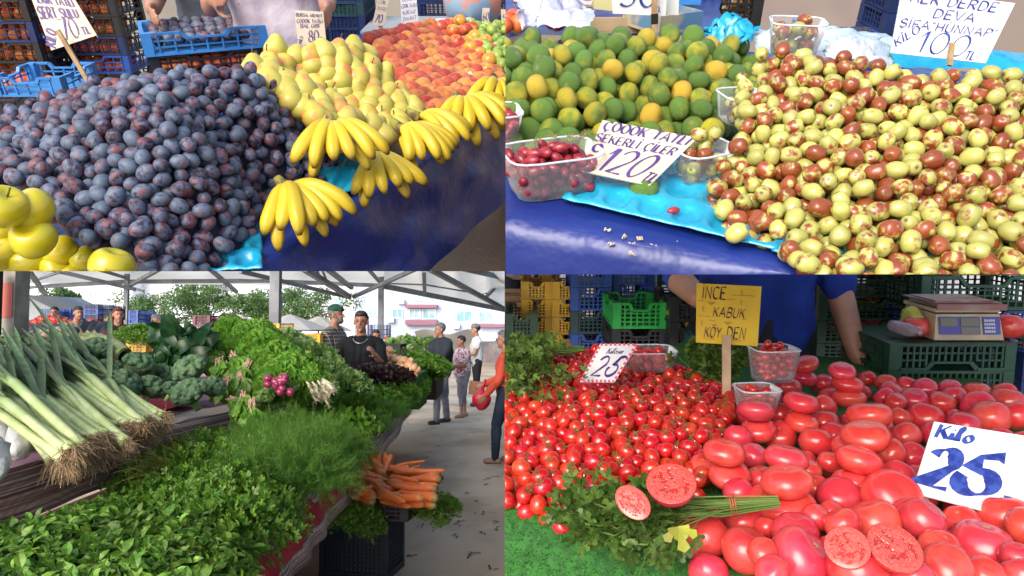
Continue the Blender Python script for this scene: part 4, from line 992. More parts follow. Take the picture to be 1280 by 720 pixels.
jp = mpoly(c, ((950, 62), (990, 54), (1040, 64), (1100, 74), (1180, 84), (1320, 80), (1320, 380), (1130, 375), (1080, 338), (992, 318), (985, 300), (1000, 285), (985, 272), (955, 282), (928, 268), (905, 262), (892, 235), (905, 190), (935, 165), (925, 120)), SJ)
PUN = [((688, 236), TZ+.003, .175, .115, .075, .32), ((612, 180), TZ+.02, .13, .1, .07, .2), ((872, 224), TZ+.006, .115, .1, .065, .45), ((922, 150), .91, .085, .085, .055, .2), ((990, 66), .985, .12, .1, .07, -.2)]
PP = [c.P(*a, z) for a, z, *_ in PUN]
juj = heap(c, jp, SJ, (.0143, .0178), .075, 1500, K=240, seed=21)
juj = np.array([b for b in juj if all((b[0]-q.x)**2+(b[1]-q.y)**2 > .058**2 for q in (PP[2], PP[3]))])
ext = []
for px, py in ((921, 292), (987, 314), (955, 277), (905, 262), (1120, 338), (1010, 330), (1060, 335), (1155, 341)):
    p = c.P(px, py, TZ+.028); ext.append((p.x, p.y, p.z, .0168))
scatter(c, np.vstack([juj, ext]), jb, jm, 'jujube', 'pale green jujube blotched with red brown in the big heap', 'jujube', 'jujubes heaped on the stall', 298, stuff=('jujube_heap', 'further jujubes deep in the heap', 'jujubes'), keep_hidden=True)
# punnets
ROSE = mat('red_berry', (.22, .012, .035), (.34, .03, .03), scale=1.2, rough=.3, val=.4, speck=(.5, .3, .12), spscale=3, splo=.0, sphi=.07)
rbm = variants(ovoid(1.45, .92), ROSE, 'berry', 4, .06, .9)
R_ = [rotm(0, 0, a[5]) for a in PUN]
for i, lab in enumerate(('clear tub of red berries at the front left beside the 120 card', 'clear tub of red berries cut off at the picture edge behind', 'clear tub of jujubes standing on the cyan tray right of the 120 card', 'small clear tub of jujubes between mandarins and jujube heap', 'clear tub of jujubes high at the back of the heap')):
    w, d, h = PUN[i][2:5]; punnet(c, PP[i], w, d, h, lab, R_[i])
fill_punnet(c, PP[0], .175, .115, .075, R_[0], rbm, 'red_berry', 'dark red oval berry in the front left clear tub', 'berry', 'berries in the front left tub', .0105, 3, .35)
fill_punnet(c, PP[1], .13, .1, .07, R_[1], rbm, 'red_berry', 'dark red oval berry in the tub cut by the picture edge', 'berry', 'berries in the edge tub', .0112, 4, .2)
fill_punnet(c, PP[2], .115, .1, .065, R_[2], jm, 'jujube', 'red brown jujube in the tub right of the 120 card', 'jujube', 'jujubes in the tub by the 120 card', .0145, 5, .9)
fill_punnet(c, PP[3], .085, .085, .055, R_[3], jm, 'jujube', 'red brown jujube in the small tub beside the mandarins', 'jujube', 'jujubes in the small tub', .0132, 6, .9)
fill_punnet(c, PP[4], .12, .1, .07, R_[4], jm, 'jujube', 'jujube in the tub high at the back of the heap', 'jujube', 'jujubes in the back tub', .0165, 7, .4)
CAL = leafmat('dry_calyx', (.2, .2, .05), (.3, .25, .09), rough=.8)
for i in range(7):
    q = PP[0]+R_[0] @ Vector((random.uniform(-.07, .07), random.uniform(-.045, .045), .098)); mb = MB()
    for k in range(6): leaf_oval(mb, q, Vector((math.cos(k), math.sin(k), .5)), .014, .004, col=0)
    solid(c, 'calyx', mb, CAL, 'dry star shaped calyx lying on the berries of the front left tub', 'calyx', 'calyxes on the berries')
mb = MB(); 
# cyan trays
t0 = [c.P(640, 196, TZ), c.P(1000, 205, TZ), c.P(975, 317, TZ), c.P(704, 254, TZ)]
tray(c, [c.P(745, 190, TZ), c.P(1010, 240, TZ), c.P(972, 322, TZ), c.P(702, 256, TZ)], 6, 3, 'cyan moulded tray with empty round cups in front of the 120 card', dep=.012)
tray(c, [c.P(985, 285, TZ), c.P(1180, 300, TZ), c.P(1180, 372, TZ), c.P(962, 322, TZ)], 4, 2, 'cyan moulded tray under the front edge of the jujubes', dep=.012)
b = MB(); p = c.P(842, 263, TZ+.018); ellm(b, p, (.012, .007, .006), rotm(0, 0, .3)); solid(c, 'red_berry', b, ROSE, 'single red berry lost in a cup of the cyan tray', 'berry', smooth=True)
DRY = mat('dry_peel', (.62, .5, .33), rough=.9)
for i, (px, py) in enumerate(((761, 289), (778, 298), (760, 306), (792, 306), (838, 315), (818, 309), (860, 322), (802, 299), (915, 332), (787, 317))):
    f = MB(); p = c.P(px, py, TZ+.004 if py < 300 else TZ-.02*(py-300)/30); nrm = Vector((0, -.3, .95)); x = Vector((random.gauss(0, 1), random.gauss(0, .4), .0)).normalized()
    r = c.ray(px, py); 
    for k in range(3): f.box(p+Vector((0, -.004, .004))+x*.0035*k, (.006, .004, .0015), rrot())
    solid(c, 'dry_flake', f, DRY, 'dry pale flake stuck on the navy tarpaulin edge', 'flake', 'dry flakes on the tarpaulin')
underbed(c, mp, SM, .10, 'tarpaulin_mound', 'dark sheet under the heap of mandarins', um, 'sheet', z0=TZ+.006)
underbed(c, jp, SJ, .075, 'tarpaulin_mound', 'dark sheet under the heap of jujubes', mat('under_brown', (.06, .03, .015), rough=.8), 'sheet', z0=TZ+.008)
# signs
tape = mat('black_tape', (.01, .01, .01), rough=.3)
sg = sign(c, [(762, -34), (836, -34), (832, 20), (766, 17)], 1.86, 'white card reading 50 TL on a taped stick above the mandarins',
     [('50', .12, .8, .56, dict(width=.66, wt=.14)), ('TL', .8, .9, .12, dict(wt=.18))], PAPERW, INKB, stick=((818, -34), 1.85, (818, 54), 1.83, .013))
tb = MB(); a = c.D(818, 17, 1.84); b_ = c.D(818, 30, 1.838); tb.bar(a, b_, .0165, .011, up=(0, 1, 0)); part(sg, 'tape', tb, tape)
sign(c, [(820, -34), (850, -34), (848, 19), (826, 18)], 1.9, 'plain back half of the folded white card beside the 50 TL card', [], PAPERW, INKB)
sign(c, [(753, 150), (872, 172), (812, 232), (728, 214)], 1.17, 'cream card reading 120 TL lying on the cyan tray',
     [('ÇOOOK TATLI', .04, .19, .17, dict(width=.92, wt=.17)), ('SEKERLİ ÇİLER', .0, .42, .15, dict(width=.92, wt=.17)), ('120', .16, .93, .45, dict(width=.6, wt=.11, slant=.35)), ('o', .01, .62, .3, dict(wt=.15)), ('.TL', .78, .95, .16, dict(wt=.2, slant=.2))], PAPER, INKP, tilt=.13)
sign(c, [(1128, -14), (1269, 4), (1232, 79), (1113, 66)], 1.46, 'white card reading HER DERDE DEVA ŞİFA HÜNNAP 100 TL behind the jujubes',
     [('HER DERDE', .08, .18, .15, dict(width=.78, wt=.19)), ('DEVA', .32, .38, .14, dict(width=.38, wt=.19)), ('ŞİFA"HÜNNAP"', .03, .58, .13, dict(width=.92, wt=.19)), ('100', .24, .94, .34, dict(width=.5, wt=.1, slant=.15)), ('KİLO', .04, .9, .12, dict(ang=38, wt=.2, width=.26)), ('.TL', .74, .97, .13, dict(wt=.2))],
     PAPERW, INKB, tilt=.05, stick=((1190, 54), 1.455, (1187, 82), 1.43, .009))
# back of the stall
KR = mat('cardboard', (.5, .36, .2), (.42, .3, .16), scale=5, rough=.8)
KB = mat('box_print', (.1, .22, .35), (.5, .4, .2), scale=9, rough=.7)
def obox(cell, px0, px1, pyt, pyb, y, d, matl, label, name='cardboard_box', rz=0, cat='box', hollow=True):
    a, b = cell.D(px0, pyb, y), cell.D(px1, pyb, y); t = cell.D(px0, pyt, y); w = b.x-a.x; h = t.z-a.z; m = MB()
    if hollow:
        k = .008; m.box((0, 0, k/2), (w, d, k))
        for s_ in (-1, 1): m.box((0, s_*(d/2-k/2), h/2+k/2), (w, k, h-k)); m.box((s_*(w/2-k/2), 0, h/2+k/2), (k, d-2*k, h-k))
    else: m.box((0, 0, h/2), (w, d, h))
    return top(cell, name, flat(m.mesh(name, matl)), label, cat, loc=((a.x+b.x)/2, y+d/2, a.z), rot=rotm(0, 0, rz))
obox(c, 733, 850, 22, 42, 2.15, .3, KR, 'open cardboard box behind the 50 TL card'); obox(c, 800, 868, 18, 42, 2.05, .16, KB, 'flat carton with a blue printed side right of the card', rz=.5)
obox(c, 742, 800, -2, 14, 2.4, .2, mat('pale_yellow_box', (.6, .55, .25), rough=.7), 'pale yellow box behind the open cardboard box')
obox(c, 846, 876, -6, 6, 2.4, .2, CR['sky'], 'light blue box left of the dark crate of nuts')
a = c.D(905, 36, 2.7); crate(c, a.x, 2.85, a.z, .27, .26, .16, 'black', 'dark crate of golden fruit in front of the wall', nrib=9, nslat=6, dip=False)
GOLD = mat('golden_fruit', (.45, .28, .06), (.3, .14, .03), scale=1, rough=.5, val=.5); glm = variants(pb, GOLD, 'fruit', 3)
for i in range(40): top(c, 'fruit', glm[i % 3], 'small golden fruit seen through the dark crate', 'fruit', 'fruit in the dark crate', loc=(a.x-.11+.22*(i % 8)/7, 2.77+.02*(i % 3), a.z+.02+.026*(i//8)), rot=rrot(), scale=.014)
a = c.D(1113, 60, 2.3)
for k in range(6): crate(c, a.x+.02, 2.4, a.z+.062*k-.02, .11, .2, .06, 'navy', ('%s navy crate up in the narrow stack beside the 100 TL card') % ('lowest', 'second', 'third', 'fourth', 'fifth', 'sixth')[k], nrib=5, nslat=3, dip=False)
def crumple(cell, pts, nu, nv, amp, sc, name, label, matl, cat, seed=0):
    a, b, d_, e = [Vector(p) for p in pts]; mb = MB()
    mb.grid(lambda u, v: ((a*(1-u)+b*u)*(1-v)+(e*(1-u)+d_*u)*v)+mn.noise_vector(Vector((u*sc+seed, v*sc, seed)))*amp+mn.noise_vector(Vector((u*sc*3+seed, v*sc*3, seed)))*amp*.4+Vector((0, 0, amp*2*math.sin(PI*u)*math.sin(PI*v))), nu, nv)
    return solid(cell, name, mb, matl, label, cat, smooth=True)
WP = mat('white_plastic', (.5, .58, .63), (.4, .5, .56), scale=5, rough=.25, bump=.006, bscale=25)
WPR = mat('white_plastic_print', (.55, .6, .62), (.65, .2, .22), scale=9, lo=.6, hi=.66, rough=.3, bump=.006, bscale=25)
crumple(c, [c.P(925, 36, .98), c.P(1150, 50, .98), c.P(1120, 80, .96), c.P(955, 70, .96)], 40, 16, .02, 6, 'plastic_sheet', 'crumpled white plastic sheet behind the jujube heap', WP, 'plastic sheet', 1)
crumple(c, [c.P(1035, 52, 1.0), c.P(1090, 54, 1.0), c.P(1095, 74, .99), c.P(1030, 72, .99)], 24, 12, .012, 5, 'printed_bag', 'white bag with faded red print on the plastic sheet', WPR, 'bag', 2)
crumple(c, [c.P(1110, 60, .98), c.P(1300, 66, .98), c.P(1300, 92, .96), c.P(1120, 84, .96)], 24, 10, .008, 5, 'blue_sheet', 'bright blue sheet behind the 100 TL card', CYAN, 'plastic sheet', 5)
crumple(c, [c.P(885, 30, 1.0), c.P(950, 34, 1.0), c.P(935, 56, .98), c.P(880, 46, .98)], 24, 12, .02, 7, 'blue_wrap', 'crumpled light blue wrapping right of the cardboard box', CYAN, 'plastic wrap', 3)
TP = mat('thin_bag', (.7, .72, .85), (.6, .62, .78), scale=6, rough=.2, alpha=.7, bump=.01, bscale=30)
crumple(c, [c.P(646, 0, 1.0), c.P(730, 4, 1.0), c.P(730, 26, 1.0), c.P(648, 26, 1.0)], 30, 20, .035, 5, 'thin_bag', 'thin transparent plastic bag lying behind the mandarins', TP, 'plastic bag', 4)
crumple(c, [c.P(600, -12, .92), c.P(900, -12, .92), c.P(900, 46, .92), c.P(600, 46, .92)], 40, 20, .01, 5, 'back_sheet', 'dark blue sheet over the table behind the mandarins', BLUE2, 'sheet', 6)
crumple(c, [c.P(670, 16, 1.01), c.P(742, 12, 1.01), c.P(740, 34, 1.0), c.P(672, 34, 1.0)], 24, 12, .01, 6, 'printed_bag', 'white bag with red print behind the mandarins on the left', WPR, 'bag', 7)
for i, (px, py) in enumerate(((636, 26), (648, 30), (630, 32), (690, 25), (697, 27), (642, 22))):
    top(c, 'peach', (nem if i in (3, 4) else cfm)[i % 3], 'orange peach lying behind the left end of the mandarins', 'peach', 'peaches behind the mandarins', loc=tuple(c.P(px, py, .96)), rot=rrot(), scale=.026)
DK = mat('dark_fruit', (.02, .025, .05), (.04, .03, .05), rough=.4, val=.5); dkm = variants(pb, DK, 'plum', 2)
for i in range(46):
    top(c, 'dark_plum', dkm[i % 2], 'small dark plum in the low bed at the back of the jujube stall', 'dark_plum', 'dark plums at the back', loc=tuple(c.P(1028+56*random.random(), 40+8*random.random(), .985)), rot=rrot(), scale=.014)  # these are plums in a darker skin
for i, px in enumerate((1005, 1091)):
    obox(c, px-7, px+7, 29+i*12, 37+i*12, 2.1, .06, CR['blue'], 'small blue plastic piece at the %s end of the dark plums' % ('near', 'far')[i], 'crate_corner', cat='crate corner')
# ================================================================== tomato stall
c = BR; TZ = .84
g = MB(); g.add([(-6, -1, 0), (8, -1, 0), (8, 14, 0), (-6, 14, 0)], [(0, 1, 2, 3)]); solid(c, 'ground', g, gm, kind='structure')
TURF = leafmat('artificial_turf', (.03, .17, .02), (.06, .27, .03), scale=30, val=.5, rough=.5, tr=.2)
TUB = mat('turf_backing', (.02, .11, .015), (.03, .17, .02), scale=60, rough=.8, bump=.004, bscale=250)
e0 = c.P(560, 600, TZ); e1 = c.P(1060, 745, TZ); ed = (e1-e0).normalized(); en = Vector((ed.y, -ed.x, 0))
L0 = (e1-e0).length
def turfP(u, v):        # v<.55 table top, beyond it rolls over the edge and hangs
    q = e0+ed*L0*(u*1.3-.15); w = .012*mn.noise(Vector((u*5, v*3, 2)))
    if v < .5: return q-en*1.7*(1-v*2)+Vector((0, 0, 0))
    k = (v-.5)*2; dd = k*.75; R = .09
    if dd < R*1.35: a = dd/R; p = q+en*R*math.sin(a); z = TZ-R*(1-math.cos(a))
    else: a = 1.35; t = dd-R*1.35; p = q+en*(R*math.sin(a)+t*math.cos(a)*.8); z = TZ-R*(1-math.cos(a))-t*math.sin(a)
    return Vector((p.x+en.x*w, p.y+en.y*w, z+w))
mb = MB(); mb.grid(turfP, 50, 60); solid(c, 'turf_cloth', mb, TUB, 'green artificial turf spread over the tomato stall and hanging down in front', 'turf cloth', smooth=True)
mb = MB(); R2 = np.random.RandomState(4)
for i in range(26000):
    u, v = R2.uniform(0, 1), R2.uniform(.36, 1)
    p = turfP(u, v); px, py, d = c.pix(p)
    if not (620 < px < 1010 and 590 < py < 735): continue
    q = turfP(u, min(1, v+.004)); tn = (turfP(min(1, u+.01), v)-p).cross(q-p)
    n_ = tn.normalized() if tn.length > 0 else Vector((0, 0, 1)); n_ = n_ if n_.z > 0 or n_.y < 0 else -n_
    dr = (n_+Vector(R2.normal(0, .45, 3))).normalized(); x = dr.cross(Vector(R2.normal(0, 1, 3))).normalized()*.0011
    mb.add([p-x, p+x, p+dr*.009], [(0, 1, 2)])
solid(c, 'turf_blades', mb, TURF, 'short plastic grass blades of the green turf cloth', 'turf', kind='stuff')
# --- small tomatoes
TOS = mat('cherry_tomato_skin', (.56, .018, .012), (.62, .06, .02), scale=.8, lo=.45, hi=.8, rough=.2, val=.35, hue=.012, spec=.6, coat=.25)
tsb = ovoid(1.12, .95); tsm = variants(tsb, TOS, 'small_tomato', 5, .05, .8)
CALY = leafmat('tomato_calyx', (.08, .16, .03), (.16, .22, .05), rough=.7)
def calyx_me(r=.55, n=5):
    m = MB()
    for k in range(n):
        a = 2*PI*k/n; d = Vector((math.cos(a), math.sin(a), .25)); leaf_oval(m, (0, 0, 0), d, r, .16, curl=-.3)
    m.tube([(0, 0, 0), (.02, 0, .12), (.05, .03, .25)], .045, 5); return m.mesh('calyx', CALY)
cme = calyx_me(.62)
SS = pixsurf(c, [(620, 440, .9), (700, 428, .93), (800, 436, .935), (900, 468, .93), (620, 500, .91), (720, 500, .935), (850, 510, .93), (620, 600, .885), (700, 600, .895), (780, 600, .90), (860, 570, .92), (900, 520, .93)])
sp = mpoly(c, ((590, 446), (640, 434), (700, 430), (760, 432), (830, 446), (870, 460), (915, 486), (905, 520), (888, 560), (872, 588), (800, 606), (745, 626), (700, 622), (640, 605), (590, 598)), SS)
sm = heap(c, sp, SS, (.0165, .0205), .075, 1700, K=260, seed=31)
pl = scatter(c, sm, tsb, tsm, 'cherry_tomato', 'small glossy red tomato in the dense heap left of the big ones', 'cherry tomato', 'small tomatoes in the left heap', 299, stuff=('tomato_heap', 'further small red tomatoes of the left heap', 'tomatoes'), keep_hidden=True)
for o in pl:
    if random.random() < .42:
        v = Vector((random.gauss(0, .5), -.6, .8)); ori = o.matrix_world.to_3x3().inverted() @ (c.M.to_3x3() @ v); ori.normalize()
        P_ = Vector((ori.x*.95, ori.y*.95, ori.z*1.1)); child(o, 'calyx', cme, loc=P_, rot=ori.to_track_quat('Z', 'Y').to_matrix())
underbed(c, sp, SS, .07, 'turf_mound', 'turf under the small tomatoes', TUB, 'sheet', z0=TZ+.006)
# --- big tomatoes
TOB = mat('tomato_skin', (.70, .038, .05), (.74, .08, .065), scale=.8, lo=.4, hi=.75, rough=.24, coat=.2, val=.25, hue=.015, spec=.5, speck=(.75, .3, .2), spscale=16, splo=.0, sphi=.018)
tbb = applelike(1.02, .86, .12, .07, 16, 30, 5, .022); tbm = variants(tbb, TOB, 'tomato', 7, .075, .8)
SB = pixsurf(c, [(1000, 470, .90), (1100, 470, .89), (1300, 500, .89), (900, 520, .90), (1000, 550, .905), (1150, 550, .905), (1300, 560, .905), (870, 600, .895), (960, 640, .90), (1100, 640, .905), (1300, 640, .905), (900, 680, .885), (1000, 720, .89), (1300, 720, .90)])
BT = [(1087,519,54,604),(1083,545,58,604),(1074,575,54,604),(1066,602,50,604),(1048,622,51),(1115,624,73),(982,573,54,634),(983,602,62,634),(983.5,632.5,69,634),(1002,503,43,532),(1002,528,41,536),(1020,552,41),(975,545,41),(1131,546,38),(1113,567,38),
 (1157,523,44),(1125,522,28),(1236,522,46),(1125,595,44),(1010,590,34),(1037,578,30),(994,667,55),(1000,698,75),(1052,656,41),(1093,653,61),(1154,650,50),(1201,653,44),(1227,685,76),(1253,647,64),(1175,685,47),(1183,711,61),(1271,697,40),(1072,714,70),(953,690,34),(1020,647,34),
 (1140,722,56),(905.6,565.4,50,596),(912,594,50,596),(878,586,38),(942,570,34),(922,548,36),(948,538,44,540),(945,513,45,540),(881,673,58),(933,687,62),(930,653,50),(829,670,42),(892,647,40),(922,615,38),
 (1007,455,30,474),(1004,473,34,474),(985,484,31),(1053,464,32,498),(1060,480,38,498),(1060,498,40,498),(1030,478,24),(1084,473,22),(1107,479,26),(1134,483,28),(1156,486,28),(1114,490,28),(1187,487,28),(1221,491,31),(1254,494,33),(1143,500,32),(1177,504,32),(1192,495,28),(1259,503,41),
 (1223,509,41),(1120,503,26),(1105,497,26),(1172,545,40),(1205,531,38),(1030,528,36),(1045,545,40),(1100,535,30),(1140,570,36),(1040,640,30),(958,660,30),(950,600,40),(955,625,40),(1060,560,40),(1020,610,34),(910,500,32),(932,520,30),(962,500,30),(1270,520,40),(1283,560,50),(1290,610,50),(1285,660,50),(1150,620,40),(1130,640,36),(1040,690,40),(965,715,40),(1230,720,50),(1275,720,46),(860,650,34),(1028,510,34),(975,520,34)]
bigs = []
for i, t in enumerate(BT):
    px, py, w = t[:3]; pb_ = t[3] if len(t) > 3 else py
    q = meet(c, px, min(pb_, py+40), SB, -.005 if len(t) > 3 else -.01); d = q.y; r = c.ray(px, py); k = d/r.y
    P_ = Vector((k*r.x, d, c.eye+k*r.z)); dist = c.pix(P_)[2]; rad = w*1.02/2*dist/F; bigs.append((P_.x, P_.y, P_.z, rad))
bb_ = np.array(bigs); eye_ = np.array([0, 0, c.eye])
for it in range(60):        # touching, not melting: slide neighbours apart along the line of sight
    for i in range(len(bb_)):
        for j in range(i+1, len(bb_)):
            d_ = bb_[j, :3]-bb_[i, :3]; l_ = np.linalg.norm(d_*[1, 1, 1.12]); o_ = .95*(bb_[i, 3]+bb_[j, 3])-l_
            if o_ > 0:
                for k_, sg_ in ((i, -1), (j, 1)):
                    if len(BT[k_]) > 3: continue
                    v_ = bb_[k_, :3]-eye_; v_ /= np.linalg.norm(v_); w_ = np.sign(d_ @ v_) or 1; bb_[k_, :3] += v_*w_*sg_*o_*.35
bigs = [tuple(b) for b in bb_]
SB2 = lambda x, y: SB(x, y)-.012
bp = mpoly(c, ((905, 478), (985, 470), (1040, 464), (1085, 468), (1150, 476), (1330, 490), (1330, 760), (990, 760), (905, 712), (865, 690), (842, 660), (880, 640), (905, 620), (870, 590), (890, 560), (905, 520)), SB)
fl = heap(c, bp, SB2, (.03, .036), .06, 400, K=200, seed=5, pre=[(b[0], b[1], b[2], b[3]*.8) for b in bigs], pack=.96)
cnt = seen(c, np.vstack([bb_, fl])); fl = fl[cnt[len(bb_):] > 8]
starm = MB(); 
for k in range(7): a = k*.9; starm.tube([(0, 0, 0), (.05*math.cos(a), .05*math.sin(a), .012), (.13*math.cos(a), .13*math.sin(a), .0)], [.018, .014, .005], 5)
SCAR = mat('stem_scar', (.5, .32, .12), rough=.7); sme = starm.mesh('stem_scar', SCAR)
TB = []
def btom(b, tilt=.35, zs=1.0):
    me = random.choice(tbm); o = top(c, 'tomato', me, 'large pinkish red tomato in the heap around the big 25 card', 'tomato', 'large tomatoes in the right heap', loc=tuple(b[:3]), rot=rotm(random.gauss(.2, tilt), random.gauss(0, tilt), random.uniform(-PI, PI)), scale=(b[3], b[3], b[3]*zs))
    if random.random() < .5: child(o, 'stem_scar', sme, loc=(0, 0, .745))
    return o
tow = {0: 'topmost large tomato of the stack left of the 25 card', 6: 'top tomato of the nearer stack in the middle of the heap', 9: 'upper tomato of the stack left behind the nearer stack', 36: 'tomato topping the pair beside the small tomato heap', 42: 'tomato perched on another right of the parsley and tub', 49: 'highest tomato of the heap, in front of the vendor\'s hand', 52: 'top tomato of the back stack beside the stacked crates', 31: None}
for i, b in enumerate(bigs):
    o = btom(b, .05, .70) if len(BT[i]) > 3 else btom(b, .4)
    if tow.get(i): o['label'] = tow[i]
for b in fl: btom(b)
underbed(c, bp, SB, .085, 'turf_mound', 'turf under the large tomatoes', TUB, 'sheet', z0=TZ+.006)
# cut tomatoes: half with flesh
def flesh():
    m, t, b = _mk('tomato_flesh'); co = coords(t); se = N(t, 'ShaderNodeSeparateXYZ'); t.links.new(co, se.inputs[0])
    x, y = se.outputs[0], se.outputs[1]; r = mth(t, 'SQRT', mth(t, 'ADD', mth(t, 'MULTIPLY', x, x), mth(t, 'MULTIPLY', y, y)))
    v = N(t, 'ShaderNodeTexNoise'); v.inputs['Scale'].default_value = 2.6; v.inputs['Detail'].default_value = 3; v.inputs['Distortion'].default_value = 1.2; t.links.new(co, v.inputs['Vector'])
    cell_ = ramp(t, v.outputs['Fac'], .47, .56); ring = mth(t, 'MULTIPLY', ramp(t, r, .1, .25), mth(t, 'SUBTRACT', 1.0, ramp(t, r, .68, .8)))
    f = mth(t, 'MULTIPLY', cell_, ring); n2 = tex(t, co, 12, 3); sd_ = tex(t, co, 13, kind='v')
    base = mixc(t, ramp(t, n2, .4, .65), (.6, .06, .05), (.64, .11, .08)); col = mixc(t, f, base, (.4, .022, .02))
    col = mixc(t, mth(t, 'MULTIPLY', f, mth(t, 'SUBTRACT', 1.0, ramp(t, sd_, .16, .24))), col, (.62, .42, .16))
    t.links.new(col, b.inputs['Base Color']); b.inputs['Roughness'].default_value = .18
    bn = N(t, 'ShaderNodeBump'); bn.inputs['Strength'].default_value = .5; bn.inputs['Distance'].default_value = .02; bn.invert = True; t.links.new(f, bn.inputs['Height']); t.links.new(bn.outputs[0], b.inputs['Normal'])
    return m
FL = flesh()
def half(px, py, w, asp, depth, faceto, lab, thick=.55, wide=1.0, spin=0):
    P_ = c.D(px, py, depth); rad = w/2*c.pix(P_)[2]/F; z = Vector(faceto).normalized(); R = z.to_track_quat('Z', 'Y').to_matrix() @ rotm(0, 0, spin)
    o = top(c, 'tomato_half', None, lab, 'tomato', loc=tuple(P_), rot=R, scale=(rad*wide, rad, rad))
    m = MB(); pr = [(.02, -thick), (.4, -thick*.97), (.7, -thick*.8), (.9, -thick*.5), (.985, -thick*.2), (1.0, 0)]
    m.lathe(pr, 32); m.f.pop(); me = m.mesh('skin', TOB); ob = bpy.data.objects.new('skin', me); C.objects.link(ob); ob.parent = o; LOC[ob] = P_
    m = MB(); m.lathe([(1.0, 0), (.97, .015), (.6, .018), (.02, .018)], 32); ob = bpy.data.objects.new('flesh', m.mesh('flesh', FL)); C.objects.link(ob); ob.parent = o; LOC[ob] = P_
    return o
dq = meet(c, 840, 640, SS)
half(839, 604, 62, .5, c.P(840, 622, .96).y, (-.15, -.45, .8), 'upper half of the cut tomato facing up on the parsley', .75)
half(791, 628, 50, .5, c.P(800, 640, .96).y, (-.2, -.75, .6), 'small flat end of the cut tomato propped on the parsley', .22, wide=.72, spin=.9)
half(1119, 684, 68, .5, c.P(1118, 686, .95).y, (.05, -.5, .75), 'right half of the tomato cut open in front of the heap', .6)
half(1059, 684, 54, .5, c.P(1060, 690, .945).y, (-.3, -.62, .7), 'left half of the tomato cut open in front of the heap', .3)
# parsley
clz = lambda x, y: TZ+.01
RB = mat('red_band', (.5, .12, .05), rough=.5)
a = c.P(946, 630, .93); b = c.P(728, 650, .88)
tied_bunch(c, a, b, .17, 40, 'large bunch of flat parsley lying in front under the cut tomato', s=.021, band=RB, thick=.28, clampz=clz)
YL = leafmat('yellow_leaf', (.32, .33, .03), (.42, .4, .04)); mb = MB(); p_ = c.D(846, 672, c.P(846, 690, .93).y-.05); leaf_cut(mb, p_+Vector((.0, 0, .02)), (.1, -.5, -.5), .035, (0, -1, .4), lobes=3); solid(c, 'parsley_leaf', mb, YL, 'single yellowed parsley leaf hanging before the red tomatoes', 'leaf')
tied_bunch(c, c.D(897, 493, 2.04), c.D(897, 493, 2.04)+Vector((.0, .02, .135)), .12, 34, 'parsley bunch standing behind the stick of the yellow card', s=.022, thick=.5)
tied_bunch(c, c.P(720, 436, .96), c.P(640, 440, .95), .16, 26, 'parsley bunch lying at the far left behind the small tomatoes', s=.02, thick=.3)
tied_bunch(c, c.P(640, 436, .96), c.P(655, 482, .955), .12, 20, 'parsley bunch hanging over the left edge of the small tomatoes', s=.02, thick=.3)
# punnets
for i, (px, py, z, w, d, h, rz, r_, lab) in enumerate(((808, 461, .925, .17, .13, .06, .05, .0165, 'clear tub of small tomatoes behind the 25 card with the dotted border'), (965, 474, .955, .12, .1, .085, .1, .011, 'clear tub of small red fruit right of the yellow card'), (945, 512, .925, .1, .09, .055, .1, .011, 'clear tub of small red fruit under the yellow card stick'))):
    q = c.P(px, py, z); R = rotm(0, 0, rz); punnet(c, q, w, d, h, lab, R)
    fill_punnet(c, q, w, d, h, R, tsm, 'baby_tomato', ('small tomato in the clear tub behind the dotted card', 'tiny tomato in the clear tub right of the yellow card', 'tiny tomato in the tub under the yellow card stick')[i], 'tomato', ('tomatoes in the back tub', 'tomatoes in the tub by the yellow card', 'tomatoes in the tub under the stick')[i], r_, 50+i, .35)
# signs
PINKB = mat('pink_border', (.7, .12, .2), rough=.5)
YLINE = mat('ink_maroon', (.09, .012, .03), rough=.4)
def yextra(root, Q):
    m = MB()
    for pts in (((.55, .17), (.9, .17)), ((.02, .55), (.22, .55)), ((.02, .3), (.12, .28)), ((.45, .26), (.6, .24)), ((.3, .62), (.2, .62)), ((.72, .57), (.8, .57)), ((.12, .93), (.3, .93)), ((.45, .93), (.75, .93))):
        m.bar(Q.at(*pts[0], -.0012), Q.at(*pts[1], -.0012), .0012, .0008, up=Q.n)
    for u0, v0 in ((.68, .07), (.68, .24), (.09, .38), (.07, .62)):
        for k in range(3): m.bar(Q.at(u0+.03*(k % 2), v0+.03*k, -.0012), Q.at(u0+.03*((k+1) % 2), v0+.03*(k+1), -.0012), .0012, .0008, up=Q.n)
    for u0, v0 in ((.23, .31), (.5, .63)):
        for k in range(4): m.bar(Q.at(u0-.07+.02*k, v0+.015*k, -.0012), Q.at(u0+.07-.02*k, v0+.015*k, -.0012), .0012, .0008, up=Q.n)
    part(root, 'ornament', m, mat('ink_orange', (.4, .12, .01), rough=.5))
sign(c, [(871, 354), (952, 358), (947, 433), (870, 428)], 1.9, 'yellow card reading İNCE KABUK KÖY DEN on a wooden stick',
     [('İNCE', .08, .25, .2, dict(width=.36, wt=.17, nib=60)), ('KABUK', .25, .55, .16, dict(width=.5, wt=.18, nib=60, slant=.2)), ('KÖY', .12, .9, .17, dict(width=.26, wt=.17, nib=60, slant=.2)), ('DEN', .48, .9, .19, dict(width=.3, wt=.17, nib=60, slant=.15))],
     PAPERY, YLINE, stick=((908, 419), 1.885, (908, 494), 1.83, .022), tilt=.04, extra=yextra, stickmat=mat('pale_stick', (.6, .4, .25), (.5, .32, .18), scale=15, rough=.7))
